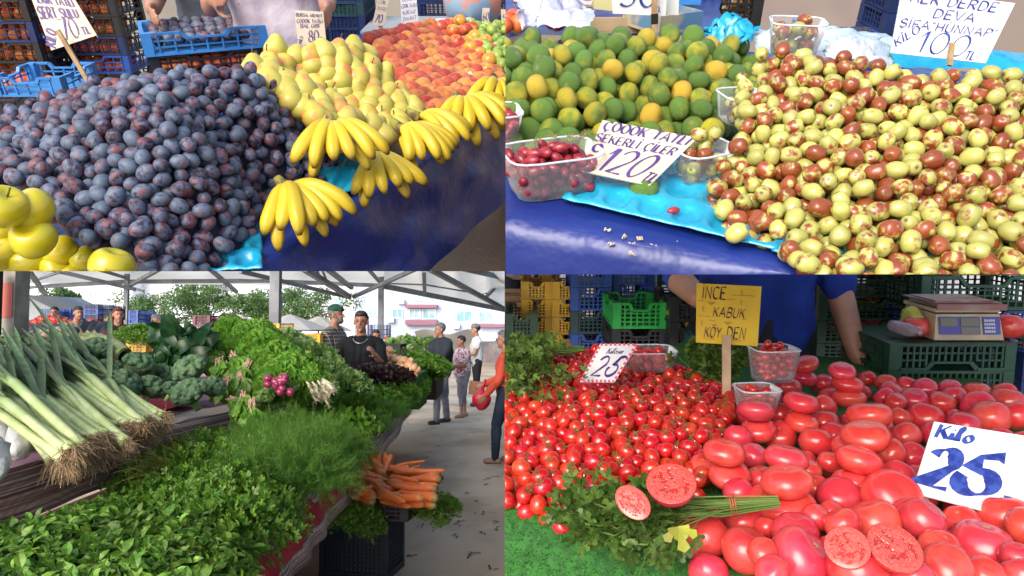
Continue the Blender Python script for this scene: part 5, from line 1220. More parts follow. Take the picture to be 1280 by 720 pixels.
sign(c, [(750, 430), (797, 430), (768, 478), (725, 477)], 1.83, 'white card with a dotted pink border on the small tomatoes',
     [('Kilosu', .3, .27, .15, dict(width=.42, wt=.12, slant=.2)), ('2', .2, .85, .5, dict(width=.28, wt=.12, slant=.1, nib=110)), ('f', .56, .85, .5, dict(width=.3, wt=.15, slant=.1, nib=110))], PAPERW, INKP, tilt=.1, border=PINKB)
sign(c, [(1168, 527), (1302, 548), (1292, 655), (1140, 616)], 1.17, 'large white card reading Kilo 25 TL lying on the big tomatoes',
     [('Kilo', .04, .22, .19, dict(width=.34, wt=.3, slant=.12)), ('2', .02, .86, .5, dict(width=.24, wt=.34, slant=.15, nib=20, mn_=.16)), ('Q', .33, .84, .5, dict(width=.3, wt=.36, slant=.1, nib=20, mn_=.16)), ('.TL', .66, .92, .14, dict(wt=.3, slant=.3))], PAPERW, INKB, tilt=.13)
# --- crates
def cstack(cell, px0, px1, pyb, pyt, y, n, kinds, lab, d=.36, dip=True, rot=0, nrib=9, nslat=5):
    a, b = cell.D(px0, pyb, y), cell.D(px1, pyb, y); t = cell.D(px0, pyt, y); h = (t.z-a.z)/n; w = (b-a).length
    for k in range(n):
        kd = kinds[k % len(kinds)]; ordn = ('lowest', 'second', 'third', 'fourth', 'fifth', 'sixth')[k] if n > 1 else 'single'
        crate(cell, (a.x+b.x)/2, y+d/2, a.z+k*h, w, d, h*.985, kd, ordn+' '+kd.replace('sky', 'light blue')+' crate '+lab, rot=rot, nrib=nrib, nslat=nslat, dip=dip)
    return (a.x+b.x)/2, a.z, w, h
cstack(c, 652, 690, 440, 352, 3.5, 4, ['yellow'], 'of the left yellow stack'); cstack(c, 690, 727, 440, 352, 3.46, 4, ['yellow'], 'of the right yellow stack')
cstack(c, 713, 763, 446, 330, 3.35, 4, ['blue', 'teal', 'blue', 'blue'], 'in the stack right of the yellow crates'); cstack(c, 764, 816, 446, 326, 3.4, 4, ['black', 'green', 'blue', 'blue'], 'in the stack behind the bright green crate')
cstack(c, 765, 834, 444, 378, 3.0, 2, ['black', 'bright'], 'before the blue stacks')
cstack(c, 632, 672, 450, 392, 3.2, 2, ['green'], 'at the left edge behind the parsley'); 
cstack(c, 836, 872, 462, 372, 2.9, 3, ['black'], 'of golden fruit left of the yellow card', nrib=7)
cstack(c, 868, 905, 480, 420, 2.7, 3, ['teal'], 'behind the yellow card'); cstack(c, 906, 962, 480, 410, 3.5, 3, ['green'], 'far behind the vendor')
cstack(c, 985, 1012, 470, 385, 3.4, 3, ['bright'], 'behind the vendor\'s arm', dip=False)
cstack(c, 1018, 1136, 486, 342, 2.98, 5, ['green'], 'in the tall stack right of the vendor', nrib=14)
cstack(c, 1150, 1302, 418, 388, 2.75, 1, ['blue'], 'behind the weighing scale', nrib=10); cstack(c, 1150, 1310, 388, 300, 2.72, 2, ['green'], 'in the stack above the blue crate', nrib=16)
cstack(c, 1148, 1310, 500, 418, 2.8, 2, ['black'], 'in the dark row behind the scale crate')
# inverted crates with the scale
a = c.D(1110, 498, 2.3); b = c.D(1268, 498, 2.3); w = b.x-a.x; zt = c.D(1190, 430, 2.3).z; h = (zt-a.z)/2
for k in range(2): crate(c, (a.x+b.x)/2, 2.48, a.z+k*h, w, .34, h*.985, 'green', ('lower', 'upper')[k]+' upturned green crate carrying the weighing scale', flip=True, nrib=20, nslat=3)
cstack(c, 1274, 1320, 510, 440, 2.45, 2, ['navy'], 'at the right edge beside the scale crates')
for k, (px, py) in enumerate(((0, 0),)*0): pass
rc = random.Random(3)
mb_ = mat('magenta_fruit', (.35, .06, .1), (.5, .12, .1), scale=1, rough=.4, val=.4); mfm = variants(pb, mb_, 'fruit', 2)
for k in range(60):
    o_ = top(c, 'dark_plum', mfm[k % 2], 'dark red plum inside the tall green stack', 'plum', 'plums in the tall green stack', loc=tuple(c.D(1030+96*rc.random(), (376, 405, 434)[k % 3]+rc.uniform(-4, 6), 3.1)), rot=rrot(), scale=.022)  # plums again, in a dark red skin
for k in range(40): top(c, 'fruit', glm[k % 3], 'golden fruit seen through the black crates left of the yellow card', 'fruit', 'golden fruit in the black crates', loc=tuple(c.D(840+28*rc.random(), (398, 425, 450)[k % 3]+rc.uniform(-8, 6), 2.97)), rot=rrot(), scale=.024)
for k in range(16): top(c, 'green_fruit', gpm[k % 3], 'yellow green pepper in the second crate from the top of the green stack', 'pepper', 'yellow peppers in the green stack', loc=tuple(c.D(1062+46*rc.random(), 381+rc.uniform(-2, 2), 3.03)), rot=rrot(), scale=.018)
# scale
SCB = mat('scale_cream', (.62, .47, .26), (.5, .38, .22), scale=8, rough=.5, speck=(.3, .2, .12), spscale=30, splo=0, sphi=.05); SCP = mat('scale_pan', (.45, .4, .4), (.3, .12, .1), scale=4, rough=.3, metal=.5)
PURP = mat('scale_panel', (.1, .07, .3), (.06, .1, .3), scale=20, rough=.4); LCD = mat('scale_window', (.2, .17, .1), rough=.15); KEY = mat('scale_key', (.6, .6, .7), rough=.5)
x0 = c.D(1168, 425, 2.36); x1 = c.D(1255, 425, 2.36); W0 = x1.x-x0.x; cx0 = (x0.x+x1.x)/2
rt_ = top(c, 'weighing_scale', None, 'cream weighing scale with a metal pan on the upturned green crate', 'scale', loc=(cx0, 2.36, zt))
def local(mbx, nm, ml): return child(rt_, nm, flat(mbx.mesh(nm, ml)))
m = MB(); hh = .085; m.add([(-W0/2, 0, 0), (W0/2, 0, 0), (W0/2, .24, 0), (-W0/2, .24, 0), (-W0/2+.01, .02, hh), (W0/2-.01, .02, hh), (W0/2-.02, .22, hh), (-W0/2+.02, .22, hh)], [(3, 2, 1, 0), (4, 5, 6, 7), (0, 1, 5, 4), (1, 2, 6, 5), (2, 3, 7, 6), (3, 0, 4, 7)]); local(m, 'body', SCB)
def fpt(u, v, o=.002): return Vector((-W0/2+W0*u, .02*v-o, hh*v))
def fr(u0, u1, v0, v1, o=.003): q = MB(); q.quad_slab([fpt(u0, v1, o), fpt(u1, v1, o), fpt(u1, v0, o), fpt(u0, v0, o)], .0015); return q
local(fr(.07, .66, .22, .9), 'panel', PURP); local(fr(.09, .33, .55, .85, .005), 'display', LCD); local(fr(.38, .64, .55, .85, .005), 'display', LCD); local(fr(.38, .64, .25, .5, .005), 'display', LCD); local(fr(.7, .95, .22, .9), 'keypad', PURP)
q = MB(); 
for i in range(5):
    for j in range(4): q.merge(fr(.715+.032*i, .738+.032*i, .3+.14*j, .39+.14*j, .006))
local(q, 'keys', KEY)
q = MB(); q.box((0, .12, hh+.012), (W0*.93, .2, .012)); local(q, 'pan_frame', SCB); q = MB(); q.box((0, .12, hh+.036), (W0*.98, .2, .004)); q.box((0, .0, hh+.026), (W0, .004, .02)); q.box((0, .12, hh+.032), (W0*.85, .16, .022)); local(q, 'pan', SCP)
o = top(c, 'tomato', tbm[2], 'lone large tomato right of the weighing scale', 'tomato', loc=(x1.x+.055, 2.42, zt+.038), scale=.05); o = top(c, 'tomato', tbm[3], 'tomato half hidden behind the bottle left of the scale', 'tomato', loc=(x0.x-.03, 2.42, zt+.035), scale=.042)
BOT = mat('bottle_grey', (.5, .42, .42), (.35, .25, .28), scale=10, rough=.15); q = MB(); P_ = c.D(1146, 424, 2.3); q.lathe([(.01, 0), (.028, .004), (.03, .03), (.03, .12), (.02, .15), (.012, .16), (.012, .18), (.004, .181)], 20)
top(c, 'bottle', q.mesh('bottle', BOT), 'clear plastic bottle lying beside the weighing scale', 'bottle', loc=(P_.x, 2.46, zt+.031), rot=rotm(PI/2+.0, 0, .2), scale=.75)
GLV = mat('yellow_glove', (.5, .45, .06), (.4, .42, .1), scale=9, rough=.6); q = MB(); P_ = c.D(1140, 400, 2.45); ellm(q, P_, (.03, .03, .05)); q.noise(.02, 30); solid(c, 'yellow_bag', q, GLV, 'crumpled yellow green bag hanging between the two green stacks', 'bag', smooth=True)
# background left: wooden boxes, a person
WD = mat('wood_box', (.5, .33, .18), (.4, .25, .13), scale=8, rough=.8)
for k in range(3): obox(c, 615, 656, 370+k*8, 377+k*8, 3.9-.1*k, .3, WD, ('top', 'middle', 'bottom')[k]+' thin wooden box stacked at the left edge', 'wooden_box')
obox(c, 560, 676, 378, 395, 4.2, .5, mat('beige_top', (.45, .35, .28), rough=.7), 'pale counter behind the wooden boxes', 'counter', cat='counter', hollow=False)
WT = mat('white_tarp', (.62, .6, .62), (.5, .5, .55), scale=2, rough=.6)
g = MB(); g.box((0, 7.5, 1.5), (14, .1, 3.0)); solid(c, 'back_wall', g, WT, kind='structure')
cloth_b = cloth('beige_shirt', (.42, .33, .27)); qd = c.D(654, 400, 5.2)
person(c, (qd.x, 5.2, 0), 1.72, PI, 'distant person in a beige top behind the yellow crates', cloth_b, cloth('dark_trousers', (.03, .03, .04)), hair=HAIRB, arms=((.2, .3, .1), (.2, .3, .1)))
cstack(c, 1010, 1160, 470, 330, 3.6, 3, ['black'], 'in the back row behind the tall green stack'); cstack(c, 820, 990, 400, 330, 5.0, 3, ['teal'], 'far behind the yellow card')
DKP = mat('dark_sheet', (.03, .03, .04), (.05, .05, .06), scale=4, rough=.8)
obox(c, 700, 1400, 420, 560, 3.9, .1, DKP, 'dark cloth hanging behind the crates', 'dark_sheet', cat='cloth', hollow=False)
# vendor in the blue shirt
BLS = cloth('blue_shirt', (.02, .05, .30), (.015, .035, .22)); BTN = mat('shirt_button', (.7, .7, .72), rough=.3)
vx = c.D(944, 400, 2.65).x
J = person(c, (vx, 2.65, 0), 1.74, PI, 'vendor in a navy blue short sleeved button shirt behind the yellow card', BLS, cloth('dark_trousers', (.03, .03, .04)), hair=HAIRB, arms=((.12, .2, .2), (.5, .95, .3)), sleeve=.95, build=1.22, vox=.012)
q = MB()
for k in range(7):
    P_ = J['W_'](0, .155-.004*k, 1.3-.085*k); ellm(q, P_, (.006, .003, .006), None, 8)
    b_ = MB(); b_.v = list(q.v); b_.f = list(q.f); b_.a = list(q.a); part(J['root'], 'button', b_, BTN, True); q = MB()
# ================================================================== the covered market aisle with the herb stall
c = BL; ALB = 1.0  # aisle colours kept at full strength, making up in colour for blocked light
GR = mat('aisle_ground', (.66, .54, .41), (.42, .33, .23), scale=.9, lo=.38, hi=.66, rough=.8, bump=.006, bscale=22, speck=(.09, .07, .05), spscale=5, splo=.0, sphi=.06, det=6, fscale=1.2)
g = MB(); g.add([(-80, -1, 0), (80, -1, 0), (80, 160, 0), (-80, 160, 0)], [(0, 1, 2, 3)]); solid(c, 'ground', g, GR, kind='structure')
skm, skt, skb = _mk('sky_glow'); em = N(skt, 'ShaderNodeEmission'); em.inputs[0].default_value = (.86, .95, 1, 1); em.inputs[1].default_value = 1.7; skt.links.new(em.outputs[0], skt.nodes['Material Output'].inputs[0])
g = MB(); g.grid(lambda u, v: Vector((160*math.sin((u-.5)*2.4), 150*math.cos((u-.5)*2.4), -2+60*v)), 24, 4); solid(c, 'sky', g, skm, kind='structure', smooth=True)
# canopy, posts and trusses
CAN = leafmat('canopy_fabric', (.86, .83, .75), (.78, .75, .66), scale=.3, val=0, rough=.8, tr=.6)
STL = mat('grey_steel', (.16, .17, .18), (.11, .12, .13), scale=2, rough=.5, metal=.2)
def Q4(a, b, d_, e, nu=24, nv=12, sag=.25):
    a, b, d_, e = Vector(a), Vector(b), Vector(d_), Vector(e); return lambda u, v: (a*(1-u)+b*u)*(1-v)+(e*(1-u)+d_*u)*v - Vector((0, 0, sag*math.sin(PI*(u*5 % 1))*math.sin(PI*v)))
g = MB(); g.grid(Q4(c.D(-60, 354, 32), c.D(480, 357, 32), c.D(480, 250, 16), c.D(-60, 250, 16)), 60, 10)
solid(c, 'canopy', g, CAN, 'off-white fabric market canopy on grey trusses, left bay', 'canopy', smooth=True)
g = MB(); g.grid(Q4(c.D(480, 357, 32), c.D(680, 396, 42), c.D(680, 250, 16), c.D(480, 250, 16)), 40, 10)
solid(c, 'canopy', g, CAN, 'off-white fabric market canopy on grey trusses, bay over the shoppers', 'canopy', smooth=True)
tr = MB()
def tb(a, b, w): tr.bar(c.D(*a), c.D(*b), w)
for a, b, w in (((-40, 366, 29), (55, 358, 29), .12), ((55, 358, 29), (160, 352, 29), .16), ((160, 352, 29), (330, 351, 29), .16), ((330, 351, 29), (476, 357, 29), .16), ((476, 357, 29), (660, 393, 38), .2),
    ((34, 336, 24), (57, 368, 28), .14), ((60, 336, 26), (170, 362, 28), .14), ((172, 362, 28), (180, 364, 28), .1), ((200, 336, 24), (162, 357, 28), .12), ((120, 336, 25), (160, 348, 28), .1), ((262, 336, 24), (296, 365, 28), .12), ((281, 350, 28), (281, 363, 28), .1), ((296, 365, 28), (268, 358, 28), .08),
    ((300, 339, 22), (437, 372, 29), .13), ((380, 336, 22), (437, 371, 29), .17), ((409, 336, 22), (440, 360, 29), .14), ((460, 336, 24), (476, 354, 29), .1), ((520, 336, 24), (442, 371, 29), .13), ((530, 338, 25), (531, 369, 30), .14), ((537, 336, 22), (634, 388, 34), .16), ((580, 336, 22), (634, 348, 28), .16), ((627, 350, 28), (606, 373, 33), .12), ((475, 354, 29), (532, 356, 29), .06), ((532, 356, 29), (604, 368, 32), .06), ((600, 366, 32), (615, 367, 32), .06),
    ((395, 336, 23), (400, 346, 24), .06), ((403, 338, 23), (409, 352, 25), .06), ((0, 345, 28), (36, 352, 28), .08), ((45, 350, 28), (75, 340, 26), .08)): tb(a, b, w)
solid(c, 'roof_truss', tr, STL, 'grey steel trusses carrying the white canopy', 'roof truss')
def post(px, py, w, D, lab, h=6):
    p = c.D(px, py, D); m = MB(); m.box((p.x, D, h/2), (w, w, h)); m.box((p.x, D, .01), (w*2, w*2, .02)); solid(c, 'canopy_post', m, STL, lab, 'post')
post(344, 400, .21, 16, 'grey steel post behind the spring onions, nearest under the canopy', 3.2); post(476, 400, .2, 29, 'grey post behind the old man, where the two canopy bays meet', 3.7); post(158, 380, .15, 28, 'thin grey post behind the broccoli', 3.7)
CONC = mat('concrete', (.32, .29, .25), (.22, .2, .17), scale=5, rough=.85); POS = mat('poster_print', (.5, .12, .09), (.6, .55, .45), scale=5, lo=.48, hi=.54, rough=.7)
p = c.D(13, 400, 5.5); m = MB(); m.box((p.x, 5.5, 1.5), (.17, .17, 3.2)); pr_ = solid(c, 'concrete_column', m, CONC, 'concrete column with a weathered red poster at the far left', 'column')
m = MB(); m.box((p.x+.004, 5.41, c.D(13, 375, 5.41).z), (.135, .004, .26)); part(pr_, 'poster', m, POS)
m = MB(); m.box((c.D(-6, 380, 5.3).x, 5.3, 1.5), (.07, .05, 3.2)); solid(c, 'dark_pole', m, CR['black'], 'dark pole beside the concrete column', 'pole')
# trees
TRL = leafmat('tree_leaf', (.10, .20, .06), (.17, .28, .10), val=.7, tr=.4); BARK = mat('bark', (.12, .09, .06), rough=.9)
def tree(px, D, w, z0, z1, lab, n=5200, seed=1):
    rs = np.random.RandomState(seed); x0 = c.D(px, 400, D).x; mb = MB(); tk = MB(); base = Vector((x0, D, 0))
    cl = [(rs.normal(0, .30)*w, rs.normal(0, .25)*w, z0+(z1-z0)*rs.uniform(.12, .92), rs.uniform(.10, .2)*w) for _ in range(26)]
    tk.tube([base, base+Vector((.05, 0, z0*.7)), base+Vector((0, 0, (z0+z1)/2))], [.16, .12, .06], 8)
    for k in range(9): q = cl[k]; tk.tube([base+Vector((0, 0, z0*.8)), base+Vector((q[0]*.5, q[1]*.5, (z0+q[2])/2)), base+Vector((q[0], q[1], q[2]))], [.07, .045, .015], 5)
    for _ in range(n):
        q = cl[rs.randint(len(cl))]; d = Vector(rs.normal(0, 1, 3)).normalized(); r = q[3]*rs.uniform(.55, 1.08)
        e = 1-(abs(q[2]-(z0+z1)/2)/(z1-z0))**2*.8; P_ = base+Vector((q[0]*e+d.x*r, q[1]*e+d.y*r, q[2]+d.z*r*.8)); x = Vector(rs.normal(0, 1, 3)).normalized(); y = d.cross(x).normalized(); s_ = rs.uniform(.05, .1)
        mb.add([P_-x*s_, P_+y*s_*.6, P_+x*s_, P_-y*s_*.6], [(0, 1, 2, 3)])
    rt = top(c, 'tree', None, lab, 'tree', loc=tuple(base)); part(rt, 'crown', mb, TRL); part(rt, 'trunk', tk, BARK, True)
tree(78, 44, 2.7, 1.9, 4.0, 'small round tree behind the blue crates, the leftmost', seed=2); tree(205, 46, 4.2, 1.6, 4.2, 'broad pale green tree behind the thin post', 6500, seed=3); tree(258, 48, 4.4, 1.6, 4.6, 'widest pale green tree left of the near post', 7500, seed=4); tree(305, 47, 3, 1.5, 3.6, 'low tree crown just left of the near post', seed=5)
tree(372, 46, 4.2, 1.5, 4.2, 'leafy tree right of the near post before the pale flats', 7500, seed=6); tree(338, 50, 3, 1.5, 4.1, 'pale tree half hidden by the near post', seed=7)
# buildings
PB = mat('pale_render', (.50, .55, .68), (.45, .5, .62), scale=.4, rough=.8); WHT = mat('white_render', (.72, .75, .8), rough=.8); MAR = mat('maroon_band', (.3, .14, .18), rough=.8)
GLS = mat('window_glass', (.2, .4, .45), (.45, .6, .65), scale=.8, rough=.2); FRM = mat('window_frame_white', (.75, .78, .8), rough=.5)
def flats(x0, x1, D, h, wins, lab, bands=(), matl=PB, dep=8):
    a, b = c.D(x0, 400, D).x, c.D(x1, 400, D).x; rt = top(c, 'apartment_building', None, lab, 'building', loc=((a+b)/2, D, 0))
    m = MB(); m.box(((a+b)/2, D+dep/2, h/2), (b-a, dep, h)); part(rt, 'wall', m, matl)
    m = MB(); m.box(((a+b)/2, D+dep/2, h+.15), (b-a+.6, dep+.6, .3)); part(rt, 'roof', m, WHT)
    for (u0, u1, v0, v1) in wins:
        p, q = c.D(u0, v1, D), c.D(u1, v0, D); w, hh = q.x-p.x, q.z-p.z; fm = MB(); cx, cz = (p.x+q.x)/2, (p.z+q.z)/2
        for s_ in (-1, 1): fm.box((cx+s_*(w/2-.04), D-.03, cz), (.08, .1, hh)); fm.box((cx, D-.032, cz+s_*(hh/2-.04)), (w-.16, .1, .08))
        fm.box((cx, D-.03, cz), (.06, .09, hh-.16)); o = part(rt, 'window', fm, FRM)
        gm_ = MB(); gm_.box((cx, D-.012, cz), (w-.1, .02, hh-.1)); pn = part(rt, 'pane', gm_, GLS); pn.parent = o
    for (u0, u1, v0, v1) in bands:
        p, q = c.D(u0, v1, D), c.D(u1, v0, D); m = MB(); m.box(((p.x+q.x)/2, D-.35, (p.z+q.z)/2), (q.x-p.x, .7, q.z-p.z)); part(rt, 'balcony', m, MAR)
    return rt
fl_ = flats(445, 700, 58, 9, [(460, 473, 384, 395), (490, 504, 386, 398), (511, 526, 386, 399), (528, 545, 386, 399), (570, 591, 388, 403), (598, 617, 389, 404), (596, 616, 372, 380), (510, 545, 364, 376)], 'pale blue apartment block behind the shoppers', [(508, 547, 400, 406), (508, 547, 381, 385), (598, 640, 405, 409)])
for px, py in ((488, 400), (535, 403), (501, 377), (570, 408)): m = MB(); p = c.D(px, py, 57.7); m.box(p, (.55, .3, .38)); part(fl_, 'air_conditioner', m, WHT)
flats(318, 444, 66, 7.5, [(324, 334, 364, 372), (340, 350, 366, 376), (404, 414, 370, 378), (418, 428, 372, 382)], 'white flats with small windows behind the leafy tree', matl=WHT)
flats(60, 165, 70, 8, [(98, 106, 364, 374), (112, 120, 364, 374), (124, 130, 368, 376)], 'white flats far behind the maroon woman', matl=WHT); flats(166, 318, 72, 6.2, [(300, 306, 366, 374), (308, 314, 366, 374)], 'white flats behind the broad trees', matl=WHT)
m = MB(); a, b = c.D(28, 396, 30), c.D(66, 396, 30); z1, z2 = c.D(28, 368, 30).z, c.D(66, 386, 30).z
m.add([(a.x, 30, 0), (b.x, 30, 0), (b.x, 30, z2), (a.x, 30, z1), (a.x, 34, 0), (b.x, 34, 0), (b.x, 34, z2), (a.x, 34, z1)], [(0, 1, 2, 3), (7, 6, 5, 4), (0, 4, 5, 1), (1, 5, 6, 2), (2, 6, 7, 3), (3, 7, 4, 0)])
solid(c, 'shed', m, mat('shed_grey', (.3, .33, .35), rough=.7), 'grey sloping roofed shed beyond the concrete column', 'shed')
UMB = leafmat('parasol_cloth', (.7, .7, .68), (.6, .6, .58), val=0, rough=.8, tr=.4)
def parasol(px, py, D, w, lab):
    p = c.D(px, py, D); rt = top(c, 'parasol', None, lab, 'parasol', loc=(p.x, D, 0)); m = MB(); m.lathe([(w, 0), (w*.55, .28), (.04, .55), (.03, .54), (w*.55, .26), (w*.99, -.02)], 8, Matrix.Translation((p.x, D, p.z))); part(rt, 'canopy', m, UMB)
    m = MB(); m.bar((p.x, D, 0), (p.x, D, p.z+.5), .05); part(rt, 'pole', m, STL)
parasol(362, 412, 26, 1.5, 'white parasol just right of the near post'); parasol(398, 413, 28, 1.3, 'white parasol left of the old man'); parasol(300, 412, 27, 1.2, 'white parasol left of the near post')
WTA = mat('white_awning', (.65, .67, .66), (.5, .53, .55), scale=.5, rough=.6)
m = MB(); a, b = c.D(526, 430, 30), c.D(600, 430, 30); m.grid(lambda u, v: Vector((a.x+(b.x-a.x)*u, 30-2*v, c.D(526, 434-20*v-3*math.sin(u*9), 30).z)), 20, 6); solid(c, 'awning', m, WTA, 'white awning behind the man in dark t-shirt', 'awning', smooth=True)
obox(c, 440, 650, 428, 460, 33, 2, mat('far_stall', (.25, .2, .2), (.4, .35, .3), scale=1.5, rough=.8), 'far row of covered stalls at the end of the aisle', 'far_stalls', cat='stall', hollow=False)
obox(c, 28, 340, 418, 470, 24, 3, mat('far_stall_l', (.2, .13, .1), (.12, .16, .08), scale=1.2, rough=.8), 'long dim stall in the far left background', 'far_stall', cat='stall', hollow=False)
# --- stall tiers
STRIPE = mat('striped_weave', (.3, .2, .22), (.5, .38, .3), scale=1, rough=.85)
_t = STRIPE.node_tree; _b = _t.nodes['Principled BSDF']; tc = N(_t, 'ShaderNodeTexCoord'); mp_ = N(_t, 'ShaderNodeMapping'); _t.links.new(tc.outputs['Object'], mp_.inputs[0]); mp_.inputs['Scale'].default_value = (.03, .008, 1)
def band(sc, lo, hi): n = N(_t, 'ShaderNodeTexNoise', noise_dimensions='3D'); n.inputs['Scale'].default_value = sc; n.inputs['Detail'].default_value = 1; _t.links.new(mp_.outputs[0], n.inputs['Vector']); return ramp(_t, n.outputs[0], lo, hi)
_c = mixc(_t, band(28, .45, .55), (.42, .27, .22), (.24, .13, .2)); _c = mixc(_t, band(75, .5, .56), _c, (.6, .5, .42)); _c = mixc(_t, band(130, .56, .62), _c, (.13, .05, .11))
wv = N(_t, 'ShaderNodeTexWave'); wv.inputs['Scale'].default_value = 60; _t.links.new(tc.outputs['Object'], wv.inputs[0]); _c = mixc(_t, mth(_t, 'MULTIPLY', wv.outputs[1], .35), _c, (.15, .09, .1)); _t.links.new(_c, _b.inputs['Base Color'])
REDN = mat('red_net', (.62, .03, .06), (.45, .02, .04), scale=60, rough=.7, bump=.003, bscale=260, speck=(.75, .25, .28), spscale=160, splo=.1, sphi=.25)
Z1, Z2 = .90, 1.13
rl = [Vector((-2.35, 1.6)), Vector((-2.18, 3.06)), Vector((-2.16, 4.4)), Vector((-1.95, 5.5)), Vector((-2.0, 8)), Vector((-2.2, 11))]
fe = [Vector((-.98, 1.6)), Vector((-1.01, 2.43)), Vector((-1.05, 3.26)), Vector((-1.10, 4.13)), Vector((-1.22, 7)), Vector((-1.5, 10.9))]
def along(L, t): t = t*(len(L)-1); i = min(int(t), len(L)-2); f = t-i; return L[i]*(1-f)+L[i+1]*f
g = MB(); g.grid(lambda u, v: Vector((*(along(rl, v)*(1-u)+along(fe, v)*u), Z1-.03+.01*mn.noise(Vector((u*4, v*9, 0))))), 12, 40, thick=.03); solid(c, 'stall_table', g, STRIPE, 'lower table of the herb stall under a striped woven cloth', 'table', smooth=False)
g = MB(); g.grid(lambda u, v: Vector((along(rl, v).x-2.6*(1-u), along(rl, v).y, Z2-.03+.01*mn.noise(Vector((u*4, v*9, 0))))), 12, 40, thick=.03); solid(c, 'stall_table', g, STRIPE, 'raised rear table of the vegetable stall carrying the leeks', 'table')
g = MB(); g.grid(lambda u, v: Vector((along(rl, u).x+.02+.012*math.sin(u*60)*(1-v)+.03*(1-v), along(rl, u).y, Z1+(Z2-Z1)*v)), 120, 8); solid(c, 'striped_cloth', g, STRIPE, 'striped woven cloth hanging down the riser below the leeks', 'cloth', smooth=True)
g = MB(); g.grid(lambda u, v: Vector((along(fe, u).x+.02+.015*math.sin(u*70)*(1-v)+.05*(1-v), along(fe, u).y, Z1-.30+.27*v)), 160, 8); solid(c, 'striped_cloth', g, STRIPE, 'lilac striped cloth hanging from the front edge above the dark gap', 'cloth', smooth=True)
g = MB(); g.grid(lambda u, v: Vector((along(fe, u*.62).x+.085-.20*v+.01*math.sin(u*40), along(fe, u*.62).y, Z1-.17+.20*min(1, v*1.6)+.006*math.sin(u*90+v*4))), 120, 12); solid(c, 'red_net', g, REDN, 'red net cloth along the front edge under the herbs', 'net', smooth=True)
g = MB(); g.grid(lambda u, v: Vector((c.P(128+170*u, 492-6*u, Z2+.05).x, c.P(128, 515+6*u-22*v, Z2+.03).y, Z2+.015+.03*v+.012*mn.noise(Vector((u*7, v*3, 0)))-.05*max(0, .2-v)*3)), 40, 12); solid(c, 'red_net', g, REDN, 'red net sack spread under the broccoli', 'net', smooth=True)
TFE = mat('dark_wood', (.05, .035, .025), rough=.9)
for i, (x, y) in enumerate(((-1.15, 2.6), (-1.3, 4.3), (-1.45, 6.5), (-1.75, 9), (-2.1, 3.4), (-2.2, 5.6))): m = MB(); m.box((x, y, (Z1-.06)/2), (.06, .06, Z1-.06)); solid(c, 'trestle_leg', m, TFE, ('nearest', 'second', 'third', 'farthest', 'rear near', 'rear far')[i]+' wooden leg in the dark under the herb stall', 'table leg')
m = MB(); m.box((-1.75, 5.5, .3), (.03, 8, .6)); solid(c, 'dark_sheet', m, DKP, 'added dark sheet for the shade behind the legs under the stall', 'cloth')  # added sheet; its dark colour paints the shadow under the stall
